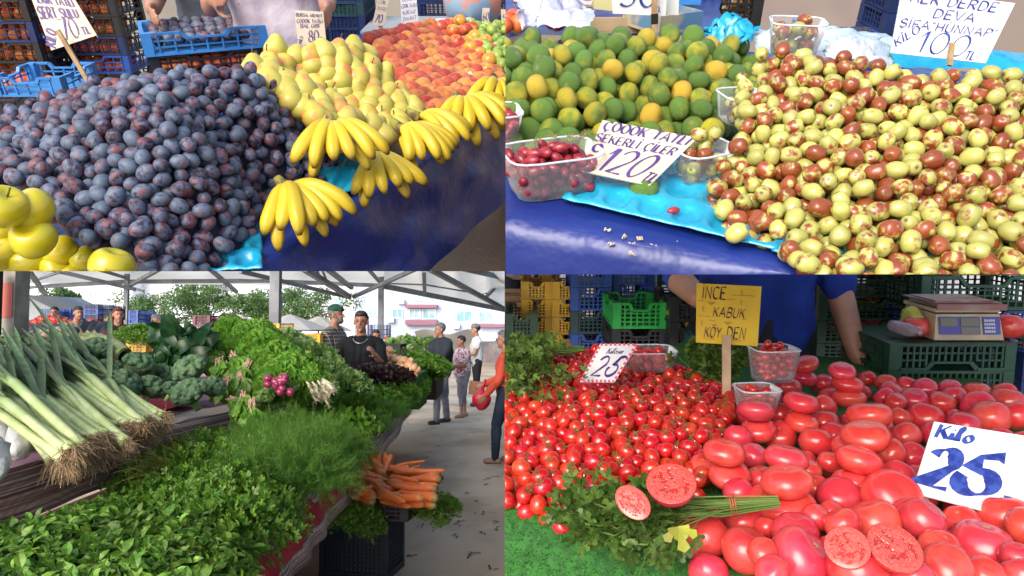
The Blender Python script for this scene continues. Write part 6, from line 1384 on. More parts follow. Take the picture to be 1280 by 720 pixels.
# --- leaves
MINT = leafmat('mint_leaf', (.08, .20, .022), (.2, .37, .05), val=.9, attr=(.22, .33, .08), rough=.38)
HERB = leafmat('herb_leaf', (.08, .21, .02), (.17, .34, .035), val=.6, attr=(.25, .36, .09))
DILL = leafmat('dill_leaf', (.10, .25, .025), (.17, .34, .04), val=.4, attr=(.12, .28, .06))
LETT = leafmat('lettuce_leaf', (.13, .34, .025), (.22, .45, .05), val=.4, attr=(.45, .55, .2), tr=.5)
CHRD = leafmat('chard_leaf', (.012, .055, .014), (.03, .1, .025), val=.5, attr=(.2, .3, .12), rough=.33)
COSL = leafmat('cos_leaf', (.12, .26, .05), (.3, .42, .14), val=.4, attr=(.55, .6, .35), tr=.4)
BAS = leafmat('purple_leaf', (.05, .012, .025), (.03, .03, .02), val=.5)
def pile_leaf(n, R, L, W_, up=.5, kind='oval', seed=0, flatz=.6, colp=.15, stems=0, curl=.5):
    random.seed(seed); m = MB()
    for i in range(n):
        a = random.uniform(0, 2*PI); r = R*math.sqrt(random.random()); h = flatz*R*(1-(r/R)**2)*random.uniform(.45, 1)
        p = Vector((r*math.cos(a), r*math.sin(a), h)); d = Vector((math.cos(a)*r/R*.9, math.sin(a)*r/R*.9, up))+rv(.45); s = random.uniform(.65, 1.2)
        col = random.choice((0, 0, .1, .35)) if random.random() < colp*3 else 0
        if kind == 'oval': leaf_oval(m, p, d, L*s, W_*s, rv(1), random.uniform(.1, curl*1.5), .2, col)
        elif kind == 'cut': leaf_cut(m, p, d, L*s, rv(1), col)
        elif kind == 'sprig': sprig_parsley(m, p-Vector((0, 0, .03)), d, L*2.4*s, L*.55, 5, col)
        elif kind == 'mint':
            d = d.normalized(); stem(m, p, p+d*L*1.4, .0016, .1, .35, 2); x, y, z = frame(d)
            for k in range(3):
                q = p+d*L*(.3+.45*k); b = random.uniform(0, PI)
                for sg in (-1, 1): o = (x*math.cos(b)+z*math.sin(b))*sg; leaf_oval(m, q, o*.8+y*.8+rv(.12), L*s*(1-.15*k), W_*s*(1-.15*k), y, random.uniform(.2, .9), .22, col)
        elif kind == 'dill':
            d = d.normalized(); q0 = p; L2 = L*s*1.6
            for k in range(9):
                q = p+d*L2*k/9+Vector((0, 0, -.25*L2*(k/9)**2)); m.add([q0-Vector((.0009, 0, 0)), q0+Vector((.0009, 0, 0)), q], [(0, 1, 2)], .5); q0 = q
                for j in range(5): dd = (d*.7+rv(.5)).normalized(); t_ = q+dd*L2*.22; x = dd.cross(rv(1)).normalized()*.0011; m.add([q-x, q+x, t_], [(0, 1, 2)], random.choice((0, 0, .4, .8)))
        elif kind == 'frill':
            x, y, z = frame(d, rv(1)); q = p; ww = L*s; nn = 7; row = []
            for j in range(nn): b = (j/(nn-1)-.5)*2.2; o = y*math.cos(b)+x*math.sin(b); row.append(q+o*ww+z*ww*.28*(1 if j % 2 else -1))
            mid = [q+(t_-q)*.55+z*ww*.05 for t_ in row]; m.add([q]+mid+row, [(0, j+1, j+2) for j in range(nn-1)]+[(j+1, nn+j+1, nn+j+2, j+2) for j in range(nn-1)], [.7]+[.25]*nn+[random.choice((0, .15))]*nn)
    return m
def meshes(n, *a, matl=None, name='leaves', **k): return [pile_leaf(*a, seed=s+1, **k).mesh(name, matl, False) for s in range(n)]
minte = meshes(3, 150, .2, .085, .042, matl=MINT, kind='mint', flatz=.55)
herbe = meshes(3, 300, .19, .05, .03, matl=HERB, kind='sprig', flatz=.55)
dille = meshes(3, 480, .2, .11, .03, matl=DILL, kind='dill', flatz=.7)
spine = meshes(3, 420, .2, .075, .05, matl=HERB, kind='oval', flatz=.55)
lette = meshes(3, 620, .2, .065, .03, matl=LETT, kind='frill', flatz=.75)
cose = meshes(2, 200, .17, .16, .085, matl=COSL, kind='oval', flatz=.7, up=.9)
base_ = meshes(2, 240, .16, .06, .04, matl=BAS, kind='oval', flatz=.4)
random.seed(99)
LB = ['leafy green bunch']
def bed(px, py, z, ms, name, label, cat, group, sc=1.0, tall=1.0, yaw=None, tilt=0):
    p = c.P(px, py, z); me = random.choice(ms)
    return top(c, name, me, label, cat, group, loc=tuple(p), rot=rotm(tilt, 0, random.uniform(-PI, PI) if yaw is None else yaw), scale=(sc, sc, sc*tall))
zz = Z1-.005
for i, (px, py) in enumerate(((-10, 740), (40, 725), (95, 712), (150, 692), (190, 676), (60, 748), (125, 735), (185, 715), (222, 690), (222, 730), (170, 745), (-8, 718), (25, 706), (200, 748), (230, 708), (80, 694), (135, 672))):
    bed(px, py, zz, minte, 'mint_bunch', 'bunch of broad pointed mint leaves in the bed nearest the viewer', 'herbs', 'mint bunches in the nearest bed', .95, .8)
for i, (px, py) in enumerate(((225, 628), (255, 650), (285, 672), (305, 650), (290, 622), (260, 600), (284, 634), (232, 596), (205, 605), (318, 612), (290, 590), (270, 640), (246, 575))):
    bed(px, py, zz, herbe, 'parsley_bunch', 'bunch of flat parsley between the mint and the dill', 'herbs', 'parsley bunches behind the mint', .95, 1.1)
YS = leafmat('yellow_stem', (.3, .34, .06), (.4, .42, .12), val=.4)
for i, (px, py) in enumerate(((200, 588), (215, 570), (238, 560), (225, 548), (250, 548), (262, 566))):
    bed(px, py, zz, herbe if i % 2 else spine, 'rocket_bunch', 'loose rocket bunch below the red net, stems turned to the riser', 'herbs', 'rocket bunches by the riser', .75, 1.25)
for k in range(3):
    m = MB(); q = c.P(205+18*k, 584-10*k, zz+.12)
    for i in range(60): d = (Vector((-.7, -.5, .2))+rv(.35)).normalized(); s0 = q+rv(.03); m.tube([s0, s0+d*.07, s0+d*.13-Vector((0, 0, .015))], .0022, 3, cap=False)
    solid(c, 'stem_ends', m, YS, ('lower', 'middle', 'upper')[k]+' tuft of pale cut stems of the rocket near the riser', 'stems')
for i, (px, py) in enumerate(((335, 590), (355, 600), (372, 610), (385, 585), (360, 572), (340, 560), (395, 568), (372, 556), (408, 578), (325, 612), (330, 572))):
    bed(px, py, zz, dille, 'dill_bunch', 'feathery dill bunch before the carrots', 'herbs', 'dill bunches', 1.0, 1.15)
for i, (px, py) in enumerate(((382, 542), (410, 540), (432, 545), (400, 520), (425, 522), (448, 528), (440, 508), (465, 510), (372, 525), (412, 506), (455, 495), (480, 497), (430, 497), (395, 508), (478, 512), (455, 516))):
    bed(px, py, zz, spine, 'spinach_bunch', 'glossy dark leaf bunch between the dill and the young vendor', 'herbs', 'dark leaf bunches before the vendor', 1.15, 1.3)
for i, (px, py) in enumerate(((495, 482), (510, 480), (480, 485), (465, 485), (505, 490), (492, 495))):
    bed(px, py, zz, lette, 'cress_bunch', 'low bright green bunch at the far end of the herb bed', 'herbs', 'bright bunches at the end of the bed', 1.3, 1.1)
for i, (px, py) in enumerate(((450, 535), (462, 522), (475, 520), (485, 508))):
    bed(px, py, zz, dille, 'dill_bunch', 'pale stemmed dill trailing over the front edge past the carrots', 'herbs', 'dill trailing over the edge', .9, .8)
# --- upper tier vegetables
zt = Z2-.01
# leeks
LEEKM = mat('leek_white', (.55, .62, .3), (.42, .52, .2), scale=9, rough=.4, attr=(.09, .2, .06), val=.2)
LKL = leafmat('leek_leaf', (.09, .17, .08), (.16, .25, .11), val=.5, attr=(.35, .45, .2), rough=.4)
ROOT = mat('root_hair', (.42, .29, .16), (.3, .2, .1), scale=30, rough=.9, val=.3)
random.seed(5)
for i in range(46):
    u = (i+.5)/46; lay = i % 3; px = 70+138*u+random.gauss(0, 4); py = 580-50*u-lay*7+random.gauss(0, 3); z = Z2+.03+.035*lay
    a = c.P(px, py, z); D2 = a.y+1.1+.7*u+random.uniform(-.1, .25); tpx = -85+155*u+random.gauss(0, 22); tpy = 440-16*u+random.gauss(0, 13)
    b = c.D(tpx, tpy, D2); L = (b-a); kn = a+L*.5+Vector((0, 0, -.03)); root = top(c, 'leek', None, 'long leek with bushy roots in the pile at the left end of the stall', 'leek', 'leeks in the pile', loc=tuple(a))
    m = MB(); r0 = random.uniform(.019, .027); m.tube([a, a+L*.04, a+L*.2, a+L*.38, kn], [r0*1.15, r0*.95, r0*.9, r0*.95, r0*.9], 10, cols=[0, 0, .1, .45, .9]); part(root, 'stalk', m, LEEKM, True)
    m = MB()
    for k in range(5):
        s0 = a+L*random.uniform(.36, .5); d = L.normalized(); x = d.cross(Vector((0, 0, 1))).normalized(); e = b+x*random.gauss(0, .13)+Vector((0, 0, random.gauss(.0, .09)))-d*random.uniform(0, .3)
        dr = random.choice((.0, .0, -.12)); pts = [s0, s0+(e-s0)*.4+Vector((0, 0, .02)), s0+(e-s0)*.75+Vector((0, 0, .02)), e+Vector((0, 0, dr))]; vs = []
        for j, q in enumerate(pts): w = (.016, .02, .016, .003)[j]*random.uniform(.8, 1.2); vs += [q-x*w+Vector((0, 0, .008)), q, q+x*w+Vector((0, 0, .008))]
        m.add(vs, [(j*3+t_, j*3+t_+1, j*3+t_+4, j*3+t_+3) for j in range(3) for t_ in (0, 1)], [.6]*3+[.1]*9)
    part(root, 'leaves', m, LKL, True)
    m = MB()
    for k in range(70):
        d = (-L.normalized()+rv(.55)+Vector((0, 0, -.25))).normalized(); q = a+rv(.008); ln = random.uniform(.04, .10); e = q+d*ln+rv(.012)+Vector((0, 0, -.02)); m.tube([q, q+d*ln*.5+rv(.006), e], [.0016, .0013, .0009], 3, cap=False)
    part(root, 'roots', m, ROOT)
for i in range(9):      # loose upright leek tops
    px = (10, 32, 58, 80, 97, 106, 122, 40, 88)[i]; top_ = (410, 430, 452, 428, 430, 436, 428, 470, 448)[i]; D_ = 4.6+.15*i; b = c.D(px, top_, D_); a = c.D(px+12+3*(i % 3), top_+75, D_-.35); m = MB(); x = Vector((1, .2, 0)).normalized(); vs = []
    for j in range(6): q = a+(b-a)*j/5+x*.03*math.sin(j); w = .018*(1-j/5.5)+.003; vs += [q-x*w, q+Vector((0, -.006, 0)), q+x*w]
    m.add(vs, [(j*3+t_, j*3+t_+1, j*3+t_+4, j*3+t_+3) for j in range(5) for t_ in (0, 1)], .15); solid(c, 'leek_leaf', m, LKL, 'single leek leaf standing up out of the leek pile', 'leaf', 'upright leek leaves', smooth=True)
# white wrapped bundles and a herb bunch at the left edge
WB_ = mat('white_wrap', (.46, .46, .45), (.36, .38, .37), scale=9, rough=.5, bump=.006, bscale=40)
for i, (px, py, r) in enumerate(((22, 556, .085), (2, 545, .08), (-8, 580, .08))):
    p = c.P(px, py, Z2+.06); m = MB(); cap(m, p+Vector((-.03, .05, .05)), p+Vector((.04, -.05, -.02)), r*.6, r*.55, 18); m.noise(.02, 16, i); m.noise(.012, 45, i)
    b = solid(c, 'wrapped_bundle', m, WB_, ('white paper bundle tied with blue string at the left edge', 'white bundle behind the string tied one', 'white bundle at the lower left edge')[i], 'bundle', smooth=True)
    if i == 0: m = MB(); m.tube([p+Vector((.085*math.cos(t_)*.85, .02+.03*math.sin(t_), .01+.07*math.sin(t_))) for t_ in np.linspace(0, 2*PI, 20)], .003, 5); part(b, 'string', m, CR['sky'], True)
bed(4, 520, Z2+.05, dille, 'rosemary_bunch', 'grey green needle leafed bunch at the left edge above the white bundles', 'herbs', None, .7, 1.6)
# broccoli
BRC = mat('broccoli_head', (.06, .125, .06), (.10, .18, .08), scale=14, rough=.8, bump=.008, bscale=110, val=.25, speck=(.02, .05, .02), spscale=60, splo=.1, sphi=.3); BRS = mat('broccoli_stalk', (.22, .34, .1), (.3, .4, .15), scale=8, rough=.5)
def broc(seed, R=.1):
    rs = np.random.RandomState(seed); m = MB(); ellm(m, (0, 0, 0), (R*.85, R*.85, R*.6))
    for k in range(90):
        a, t_ = rs.uniform(0, 2*PI), math.acos(rs.uniform(-.15, 1)); r = R*.9; q = Vector((r*math.sin(t_)*math.cos(a), r*math.sin(t_)*math.sin(a), r*.78*math.cos(t_))); ellm(m, q, (R*rs.uniform(.15, .2),)*3, None, 8)
    m.noise(R*.05, 70, seed); me = fuse(m, .005, 0, (0, 0, 0), 'head', BRC)
    s = MB(); s.tube([(0, 0, -R*1.15), (0, 0, -R*.6), (0, 0, -.02)], [R*.22, R*.22, R*.4], 10)
    for k in range(7): a = k*.9; s.tube([(0, 0, -R*.6), (R*.5*math.cos(a), R*.5*math.sin(a), -R*.1)], [R*.1, R*.16], 6)
    return me, s.mesh('stalk', BRS)
bro = [broc(s) for s in (1, 2, 3)]
for i, (px, py, w, D_) in enumerate(((117, 440, 40, 5.4), (150, 483, 50, 4.75), (173, 458, 40, 5.1), (189, 486, 38, 4.9), (133, 466, 40, 5.1), (238, 463, 44, 5.1), (237, 492, 42, 4.75), (266, 485, 32, 5.0), (205, 470, 34, 5.3), (215, 488, 26, 4.9))):
    p = c.D(px, py, D_); me, st_ = bro[i % 3]; s = w/2*D_/F/.1; R = rotm(-.75+random.gauss(0, .2), random.gauss(.2, .3), random.uniform(-.5, .5)) @ rotm(0, 0, random.uniform(-3, 3))
    o = top(c, 'broccoli', None, ('broccoli head highest at the left under the pale cabbage', 'largest broccoli head in front at the left on the red net', 'broccoli head behind the largest one', 'broccoli head in the middle of the row, beside the cut leaves', 'dark broccoli head left beside the leek tops', 'upper broccoli head of the right hand group', 'front broccoli head of the right hand group', 'rightmost broccoli head, against the spinach bunches', 'shadowed broccoli head between the two groups', 'small broccoli between both front heads')[i], 'broccoli', 'broccoli heads on the red net', loc=tuple(p), rot=rotm(.5, .2*(i % 3-1), i), scale=s)
    child(o, 'head', me); child(o, 'stalk', st_)
# napa cabbage
CAB = leafmat('cabbage_leaf', (.32, .42, .12), (.5, .56, .25), scale=14, val=.2, attr=(.65, .68, .5), tr=.3)
def cabbage(a, b, r, lab, seed=0):
    a, b = Vector(a), Vector(b); y = (b-a).normalized(); x = y.cross(Vector((0, 0, 1))).normalized(); z = x.cross(y); L = (b-a).length; root = top(c, 'cabbage', None, lab, 'cabbage', loc=tuple(a)); rs = np.random.RandomState(seed)
    for k in range(14):
        an = k*2.4; rr = r*(.55+.45*k/14); m = MB()
        def Pf(u, v): t_ = an+(u-.5)*1.9; q = rr*(math.sin(PI*min(1, .12+v*.86))**.55)*(1+.04*math.sin(v*30+u*20)); return a+y*L*v*(.9+.1*k/14)+x*q*math.cos(t_)+z*q*math.sin(t_)
        m.grid(Pf, 8, 12); m.a = [max(0, 1-abs((i % 9)/8-.5)*5)*.9 for i in range(len(m.v))]; part(root, 'leaf', m, CAB, True)
cabbage(c.D(155, 445, 5.5), c.D(92, 424, 5.9), .12, 'pale green long cabbage lying above the broccoli', 1)
# chard: dark tall leaves
m = MB(); 
def chard(px, py, D_, h, n, lab, seed, w=.055):
    random.seed(seed); p = c.D(px, py, D_); root = top(c, 'chard_bunch', None, lab, 'chard', loc=tuple(p)); m = MB(); s = MB()
    for i in range(n):
        d = (Vector((random.gauss(0, .42), random.gauss(-.1, .3), 1))).normalized(); hh = h*random.uniform(.35, 1); q = p+rv(.03)+d*hh*.35; s.tube([p+rv(.012), q], [.006, .004], 5, cap=False); leaf_oval(m, q, (d+Vector((0, 0, -.1))+rv(.2)).normalized(), hh*.7, w*2.1, Vector((random.gauss(0, .6), -1, random.gauss(0, .4))), random.uniform(.3, 1.3), .12, 0, (.3, .8, 1, .85, .45, 0))
    part(root, 'leaves', m, CHRD, True); part(root, 'stalks', s, LKL, True)
chard(222, 462, 5.7, .46, 42, 'tall bunch of very dark chard leaves rising above the broccoli', 3); chard(208, 468, 5.6, .28, 30, 'lower dark chard bunch leaning left of the tall one', 4); chard(250, 440, 6.0, .32, 26, 'dark chard bunch right behind the tall one', 5)
# spinach bunches with pink roots
for i, (px, py, D_) in enumerate(((252, 446, 5.8), (275, 452, 5.7), (292, 446, 5.8), (283, 476, 5.3), (300, 470, 5.4), (305, 498, 5.0), (290, 500, 5.0), (316, 505, 4.95), (262, 436, 6.0), (310, 455, 5.6))):
    random.seed(40+i); p = c.D(px, py, D_); root = top(c, 'spinach_bunch', None, 'tied spinach bunch with pinkish root ends right of the broccoli', 'spinach', 'spinach bunches with pink roots', loc=tuple(p)); m = MB(); s = MB(); dirc = Vector((random.uniform(-.3, .9), random.uniform(-.6, .3), -.5)).normalized()
    for k in range(26): q = p+rv(.022); s.tube([p-dirc*.02+rv(.014), q+dirc*.06], [.005, .003], 5, cols=[1, 0]); leaf_oval(m, q+dirc*.06, dirc+rv(.35), .12, .075, Vector((0, -1, .4))+rv(.3), random.uniform(.2, .8), .15, 0, (.3, .9, 1, .6, 0))
    part(root, 'leaves', m, HERB, True); part(root, 'stalks', s, mat('spinach_stalk', (.3, .42, .14), rough=.5, attr=(.6, .32, .25)), True)
# lettuces
def atD(px, py, D_, ms, name, lab, cat, grp, s=1, t_=1): return top(c, name, random.choice(ms), lab, cat, grp, loc=tuple(c.D(px, py, D_)), rot=rotm(.35, 0, random.uniform(-PI, PI)), scale=(s, s, s*t_))
for i, (px, py, D_, s) in enumerate(((290, 424, 6.6, .9), (312, 430, 6.5, .9), (330, 446, 6.1, 1.0), (345, 462, 5.9, 1.0), (368, 478, 5.6, 1.05), (340, 478, 5.7, .9), (384, 492, 5.5, .95), (325, 424, 6.8, .8), (355, 490, 5.4, .9), (300, 440, 6.2, .8))): atD(px, py, D_, lette, 'frilly_lettuce', 'frilly bright green lettuce head in the middle of the stall', 'lettuce', 'frilly lettuces', s, 1.2)
for i, (px, py, D_, s) in enumerate(((388, 454, 6.8, .85), (400, 456, 6.9, .8), (410, 470, 6.4, .8), (425, 480, 6.2, .75), (375, 444, 7.2, .8), (438, 486, 6.0, .7), (360, 436, 7.3, .9), (350, 500, 5.2, .6))): atD(px, py, D_, cose, 'cos_lettuce', 'pale upright lettuce head beside the spring onions', 'lettuce', 'pale lettuces before the vendors', s, 1)
for i, (px, py, D_) in enumerate(((452, 472, 7.4), (468, 470, 7.5), (484, 470, 7.6), (495, 472, 7.7), (460, 465, 7.8))): atD(px, py, D_, base_, 'purple_basil', 'dark purple basil bunch under the young vendor\'s hands', 'herbs', 'purple basil bunches', 1.1, 1)
for i, (px, py, D_) in enumerate(((330, 412, 7.5), (322, 418, 7.4))): atD(px, py, D_, base_, 'red_lettuce', 'dark red lettuce by the yellow crates', 'lettuce', 'red lettuces by the crates', 1, .8)
# spring onions and red onions
SO = mat('spring_onion', (.62, .6, .42), (.5, .46, .28), scale=12, rough=.4, attr=(.05, .16, .035)); m = MB(); s = MB(); r_ = MB(); a = c.D(402, 488, 5.3); random.seed(8)
rt_ = top(c, 'spring_onion_bunch', None, 'big spring onion bunch with white bearded roots towards the vendor', 'spring onions', loc=tuple(a))
for i in range(46):
    q = a+Vector((random.gauss(0, .045), random.gauss(0, .03), random.gauss(0, .035))); e = c.D(348+random.gauss(0, 9), 436+random.gauss(0, 7), 6.0); m.tube([q, q+(e-q)*.18, q+(e-q)*.55+Vector((0, 0, .03)), e], [.0095, .006, .0065, .002], 6, cols=[0, .1, 1, 1])
    for k in range(9): d = (Vector((.6, -.6, -.3))+rv(.6)).normalized(); r_.tube([q, q+d*random.uniform(.03, .065)], [.0012, .0007], 3, cap=False)
part(rt_, 'stalks', m, SO, True); part(rt_, 'roots', r_, mat('white_root', (.65, .58, .42), rough=.9))
RO = mat('red_onion_skin', (.22, .02, .07), (.35, .05, .12), scale=2, rough=.25, val=.3); rom = variants(ovoid(1.15, .98), RO, 'red_onion', 3, .06, .9)
for i in range(17): top(c, 'red_onion', rom[i % 3], 'small glossy red onion in the cluster beside the frilly lettuce', 'onion', 'red onions in the cluster', loc=tuple(c.D(332+26*random.random()+6*(i % 2), 470+28*random.random(), 5.05)), rot=rrot(), scale=.028)
# potatoes / onions beyond and turf edge
ON = mat('yellow_onion', (.6, .38, .16), (.55, .26, .16), scale=1, rough=.5, val=.4); onm = variants(ovoid(1.1, .95), ON, 'onion', 3, .08, .9)
for i in range(90): t_ = i/90; px = 475+45*t_+random.gauss(0, 3); py = 444+26*t_+random.gauss(0, 4)-6; top(c, 'onion', onm[i % 3], 'yellow onion in the sloping pile right of the young vendor', 'onion', 'onions in the sloping pile', loc=tuple(c.D(px, py, 9-.8*t_)), rot=rrot(), scale=.04)
obox(c, 470, 524, 468, 512, 8.9, .8, TUB, 'green turf covered end table of the stall', 'turf_table', cat='table', hollow=False)
# neighbouring stalls across
for i, (px, py, D_) in enumerate(((500, 458, 11), (520, 458, 11), (535, 460, 10.8), (510, 466, 10.6), (530, 468, 10.4), (488, 448, 12))): atD(px, py, D_, spine, 'parsley_bunch', 'dark green bunch on the next stall behind the onions', 'herbs', 'bunches on the next stall', 1.5, .9)
for i, (px, py, D_) in enumerate(((500, 440, 14), (515, 438, 14.2), (528, 442, 14), (540, 440, 14))): atD(px, py, D_, cose, 'cabbage', 'pale cabbage head on the stall farther down the aisle', 'cabbage', 'cabbages down the aisle', 1.5, .8)
obox(c, 484, 545, 470, 500, 11, 1.2, TFE, 'dark side of the next stall beyond the onions', 'next_stall', cat='stall', hollow=False)
def rheap(px0, px1, py, D_, n, ms, name, lab, cat, grp, r, hh=6):
    for i in range(n): t_ = random.random(); top(c, name, random.choice(ms), lab, cat, grp, loc=tuple(c.D(px0+(px1-px0)*t_, py-hh*math.sin(PI*t_)*random.random()+random.uniform(0, 3), D_+random.uniform(-.3, .3))), rot=rrot(), scale=r)
rheap(34, 92, 404, 15, 120, tsm, 'tomato', 'red tomato on the far left stall behind the leeks', 'tomato', 'tomatoes on the far stall', .06, 9)
rheap(108, 124, 407, 13, 30, tsm, 'tomato', 'red tomato on the far stall beside the maroon woman', 'tomato', 'tomatoes beside the maroon woman', .06, 8)
rheap(34, 92, 414, 12, 60, dkm, 'aubergine', 'dark aubergine behind the leek tops', 'aubergine', 'aubergines behind the leeks', .09, 5)
POT = mat('potato_skin', (.3, .22, .14), (.22, .16, .1), scale=2, rough=.8, val=.4); ptm = variants(ovoid(1.2, .9), POT, 'potato', 3, .1, .9)
rheap(46, 92, 420, 9, 70, ptm, 'potato', 'dusty potato in the heap behind the leek tops', 'potato', 'potatoes behind the leeks', .055, 8)
m = MB(); a = c.D(96, 412, 10); b = c.D(132, 416, 10); m.grid(lambda u, v: a*(1-u)+b*u+Vector((0, .4*v, .12*math.sin(PI*v)+.08*mn.noise(Vector((u*6, v*4, 0))))), 24, 8); solid(c, 'black_bag', m, CR['black'], 'crumpled black plastic bag before the maroon woman', 'bag', smooth=True)
# crates in the distance
def fst(px0, px1, py0, py1, D_, n, kinds, lab, d=.6):
    a, b = c.D(px0, py1, D_), c.D(px1, py1, D_); h = (c.D(px0, py0, D_).z-a.z)/n
    for k in range(n): kd = kinds[k % len(kinds)]; crate(c, (a.x+b.x)/2, D_+d/2, a.z+h*k, b.x-a.x, d, h*.98, kd, ('lowest', 'second', 'third', 'fourth', 'fifth')[k]+' '+kd+' crate '+lab, nrib=6, nslat=3, dip=False)
fst(50, 68, 386, 398, 16.5, 3, ['blue'], 'of the far pile left of the bending man'); fst(78, 88, 386, 400, 17, 3, ['blue'], 'between the two far men on the left'); fst(104, 122, 380, 406, 14.5, 4, ['navy', 'navy', 'blue', 'navy'], 'of the pile left of the maroon woman'); fst(122, 138, 382, 400, 15.5, 4, ['navy', 'teal'], 'of the pile right behind the maroon woman\'s shoulder'); fst(160, 172, 388, 410, 13, 4, ['blue'], 'of the pile right of the maroon woman')
fst(157, 182, 420, 443, 7.6, 2, ['yellow'], 'in the near left yellow pile'); fst(183, 212, 412, 440, 7.8, 2, ['yellow'], 'in the yellow pile left of the chard', .5); fst(240, 262, 394, 420, 8.6, 2, ['maroon'], 'of the left maroon pile behind the chard'); fst(262, 286, 398, 420, 8.7, 2, ['maroon'], 'of the right maroon pile behind the chard'); fst(258, 300, 400, 416, 9.5, 1, ['yellow'], 'long one behind the maroon crates'); fst(302, 322, 402, 418, 9.6, 1, ['yellow'], 'at the lettuces'); fst(322, 349, 404, 418, 9, 1, ['yellow'], 'beside the near post'); fst(381, 400, 417, 430, 8.6, 1, ['yellow'], 'behind the pale lettuces'); fst(459, 484, 406, 424, 20, 3, ['navy'], 'of the far pile behind the young vendor')
for i, (px, py, D_) in enumerate(((168, 420, 7.6), (178, 421, 7.6), (172, 416, 7.7))): atD(px, py, D_, herbe, 'parsley_bunch', 'parsley bunch in the yellow crate behind the cabbage', 'herbs', 'parsley in the yellow crate', .7, .7)
fst(300, 500, 430, 470, 9.8, 1, ['black'], 'long dark one hidden behind the lettuces'); 
# --- carrots on their crates
yb = 5.03; pc = c.D(447, 700, yb)
o = crate(c, pc.x, yb+.17, 0, .50, .34, .47, 'ink', 'tall dark inky crate standing on the ground under the carrots', rot=-.22, nrib=16, nslat=12, dip=False)
q = MB(); q.box((0, 0, .24), (.46, .30, .44)); child(o, 'liner', q.mesh('liner', DKP, False))
p2 = c.D(468, 634, 4.85); crate(c, p2.x-.02, 4.97, .475, .62, .40, .10, 'black', 'shallow black crate heaped with carrots on the navy crate', rot=-.22, nrib=8, nslat=3)
RB2 = rotm(0, 0, -.22)
for sx in (-1, 1): 
    q = MB(); pp_ = RB2 @ Vector((sx*.29, -.18, 0)) + Vector((p2.x-.02, 4.97, .55)); q.box(pp_, (.06, .05, .12), RB2); solid(c, 'crate_post', q, CR['black'], ('left', 'right')[sx > 0]+' raised corner post of the black carrot crate', 'crate post')
for i, (px, py, D_, s) in enumerate(((432, 640, 4.8, .55), (452, 650, 4.7, .6), (530, 640, 4.8, .6), (548, 634, 4.95, .55))): top(c, 'parsley_bunch', herbe[i % 3], 'parsley sprigs hanging out from under the carrots', 'herbs', 'parsley under the carrots', loc=tuple(c.D(px, py, D_)), rot=rotm(.5, 0, i), scale=s)
CARR = mat('carrot_skin', (.82, .2, .045), (.78, .17, .04), scale=3, lo=.4, hi=.7, rough=.4, val=.2, speck=(.45, .12, .05), spscale=14, splo=.0, sphi=.05, attr=(.3, .25, .08), bump=.02, bscale=3)
cm_ = []
for k in range(4):
    m = MB(); n = 12; random.seed(k); m.tube([(.02*math.sin(t_*3+k), t_*1.0, .015*math.sin(t_*4+k)) for t_ in np.linspace(0, 1, n)], [.045]+[.095*(1-.62*(i/(n-1)))*(1+.05*math.sin(i*2.3+k)) for i in range(1, n-1)]+[.012], 12, cols=[1]+[0]*(n-1)); cm_.append(m.mesh('carrot', CARR))
random.seed(12)
CL = [((412,568),(455,605)),((418,560),(470,600)),((432,556),(462,590)),((440,562),(480,596)),((452,558),(478,590)),((460,562),(490,590)),((425,575),(475,608)),((418,585),(478,600)),((416,596),(480,606)),((414,602),(470,612)),((420,592),(482,612)),((448,572),(476,600)),((436,584),(478,614)),((450,562),(472,560)),((466,568),(478,596)),((472,566),(474,592)),((480,566),(484,590)),((490,572),(478,592)),((430,605),(468,622)),((446,615),(480,606)),((455,600),(490,616)),((475,612),(505,624)),
 ((552,588),(492,590)),((550,593),(492,594)),((530,576),(494,584)),((551,600),(490,600)),((548,606),(486,604)),((546,611),(492,608)),((545,618),(488,606)),((545,624),(492,612)),((540,626),(498,618)),((530,622),(482,620)),((520,600),(488,598)),((515,612),(486,610)),((508,628),(476,616)),((500,622),(470,612)),((524,590),(484,586)),((512,584),(486,588)),((432,568),(478,604)),((444,590),(482,600))]
CL += [((a_[0]+random.uniform(-6, 6), a_[1]+random.uniform(2, 9)), (b_[0]+random.uniform(-5, 5), b_[1]+random.uniform(2, 8))) for a_, b_ in CL[:36]]
for i, (a2, b2) in enumerate(CL):
    zc = (.66+.05*((i*7) % 5)/5) if i < 40 else .63; a = c.P(a2[0], a2[1], zc+.03+.05*(a2[1] < 570)); b = c.P(b2[0], b2[1], zc); big, tip = (a, b) if i % 3 else (b, a)
    big = a; tip = b; big, tip = (b, a) if i % 2 == 0 else (a, b); d = tip-big; L = max(.15, min(d.length, .36)); R = d.to_track_quat('Y', 'Z').to_matrix(); top(c, 'carrot', cm_[i % 4], 'bright orange carrot in the heap on the black crate', 'carrot', 'carrots heaped on the crate', loc=tuple(big), rot=R, scale=(L*1.0, L*1.08, L*1.0))
# debris on the ground
DB = leafmat('trodden_leaf', (.08, .13, .04), (.12, .1, .05)); random.seed(3)
for i in range(46):
    px, py = random.uniform(500, 628), random.uniform(520, 715); m = MB(); p = c.P(px, py, .006)
    for k in range(3): leaf_oval(m, p+Vector((random.gauss(0, .02), random.gauss(0, .03), 0)), Vector((random.gauss(0, 1), random.gauss(0, 1), .1)), .05, .02, (0, 0, 1), .2, .1)
    solid(c, 'trodden_leaf', m, DB, 'small trodden leaf scrap on the aisle ground', 'leaf', 'leaf scraps on the ground')
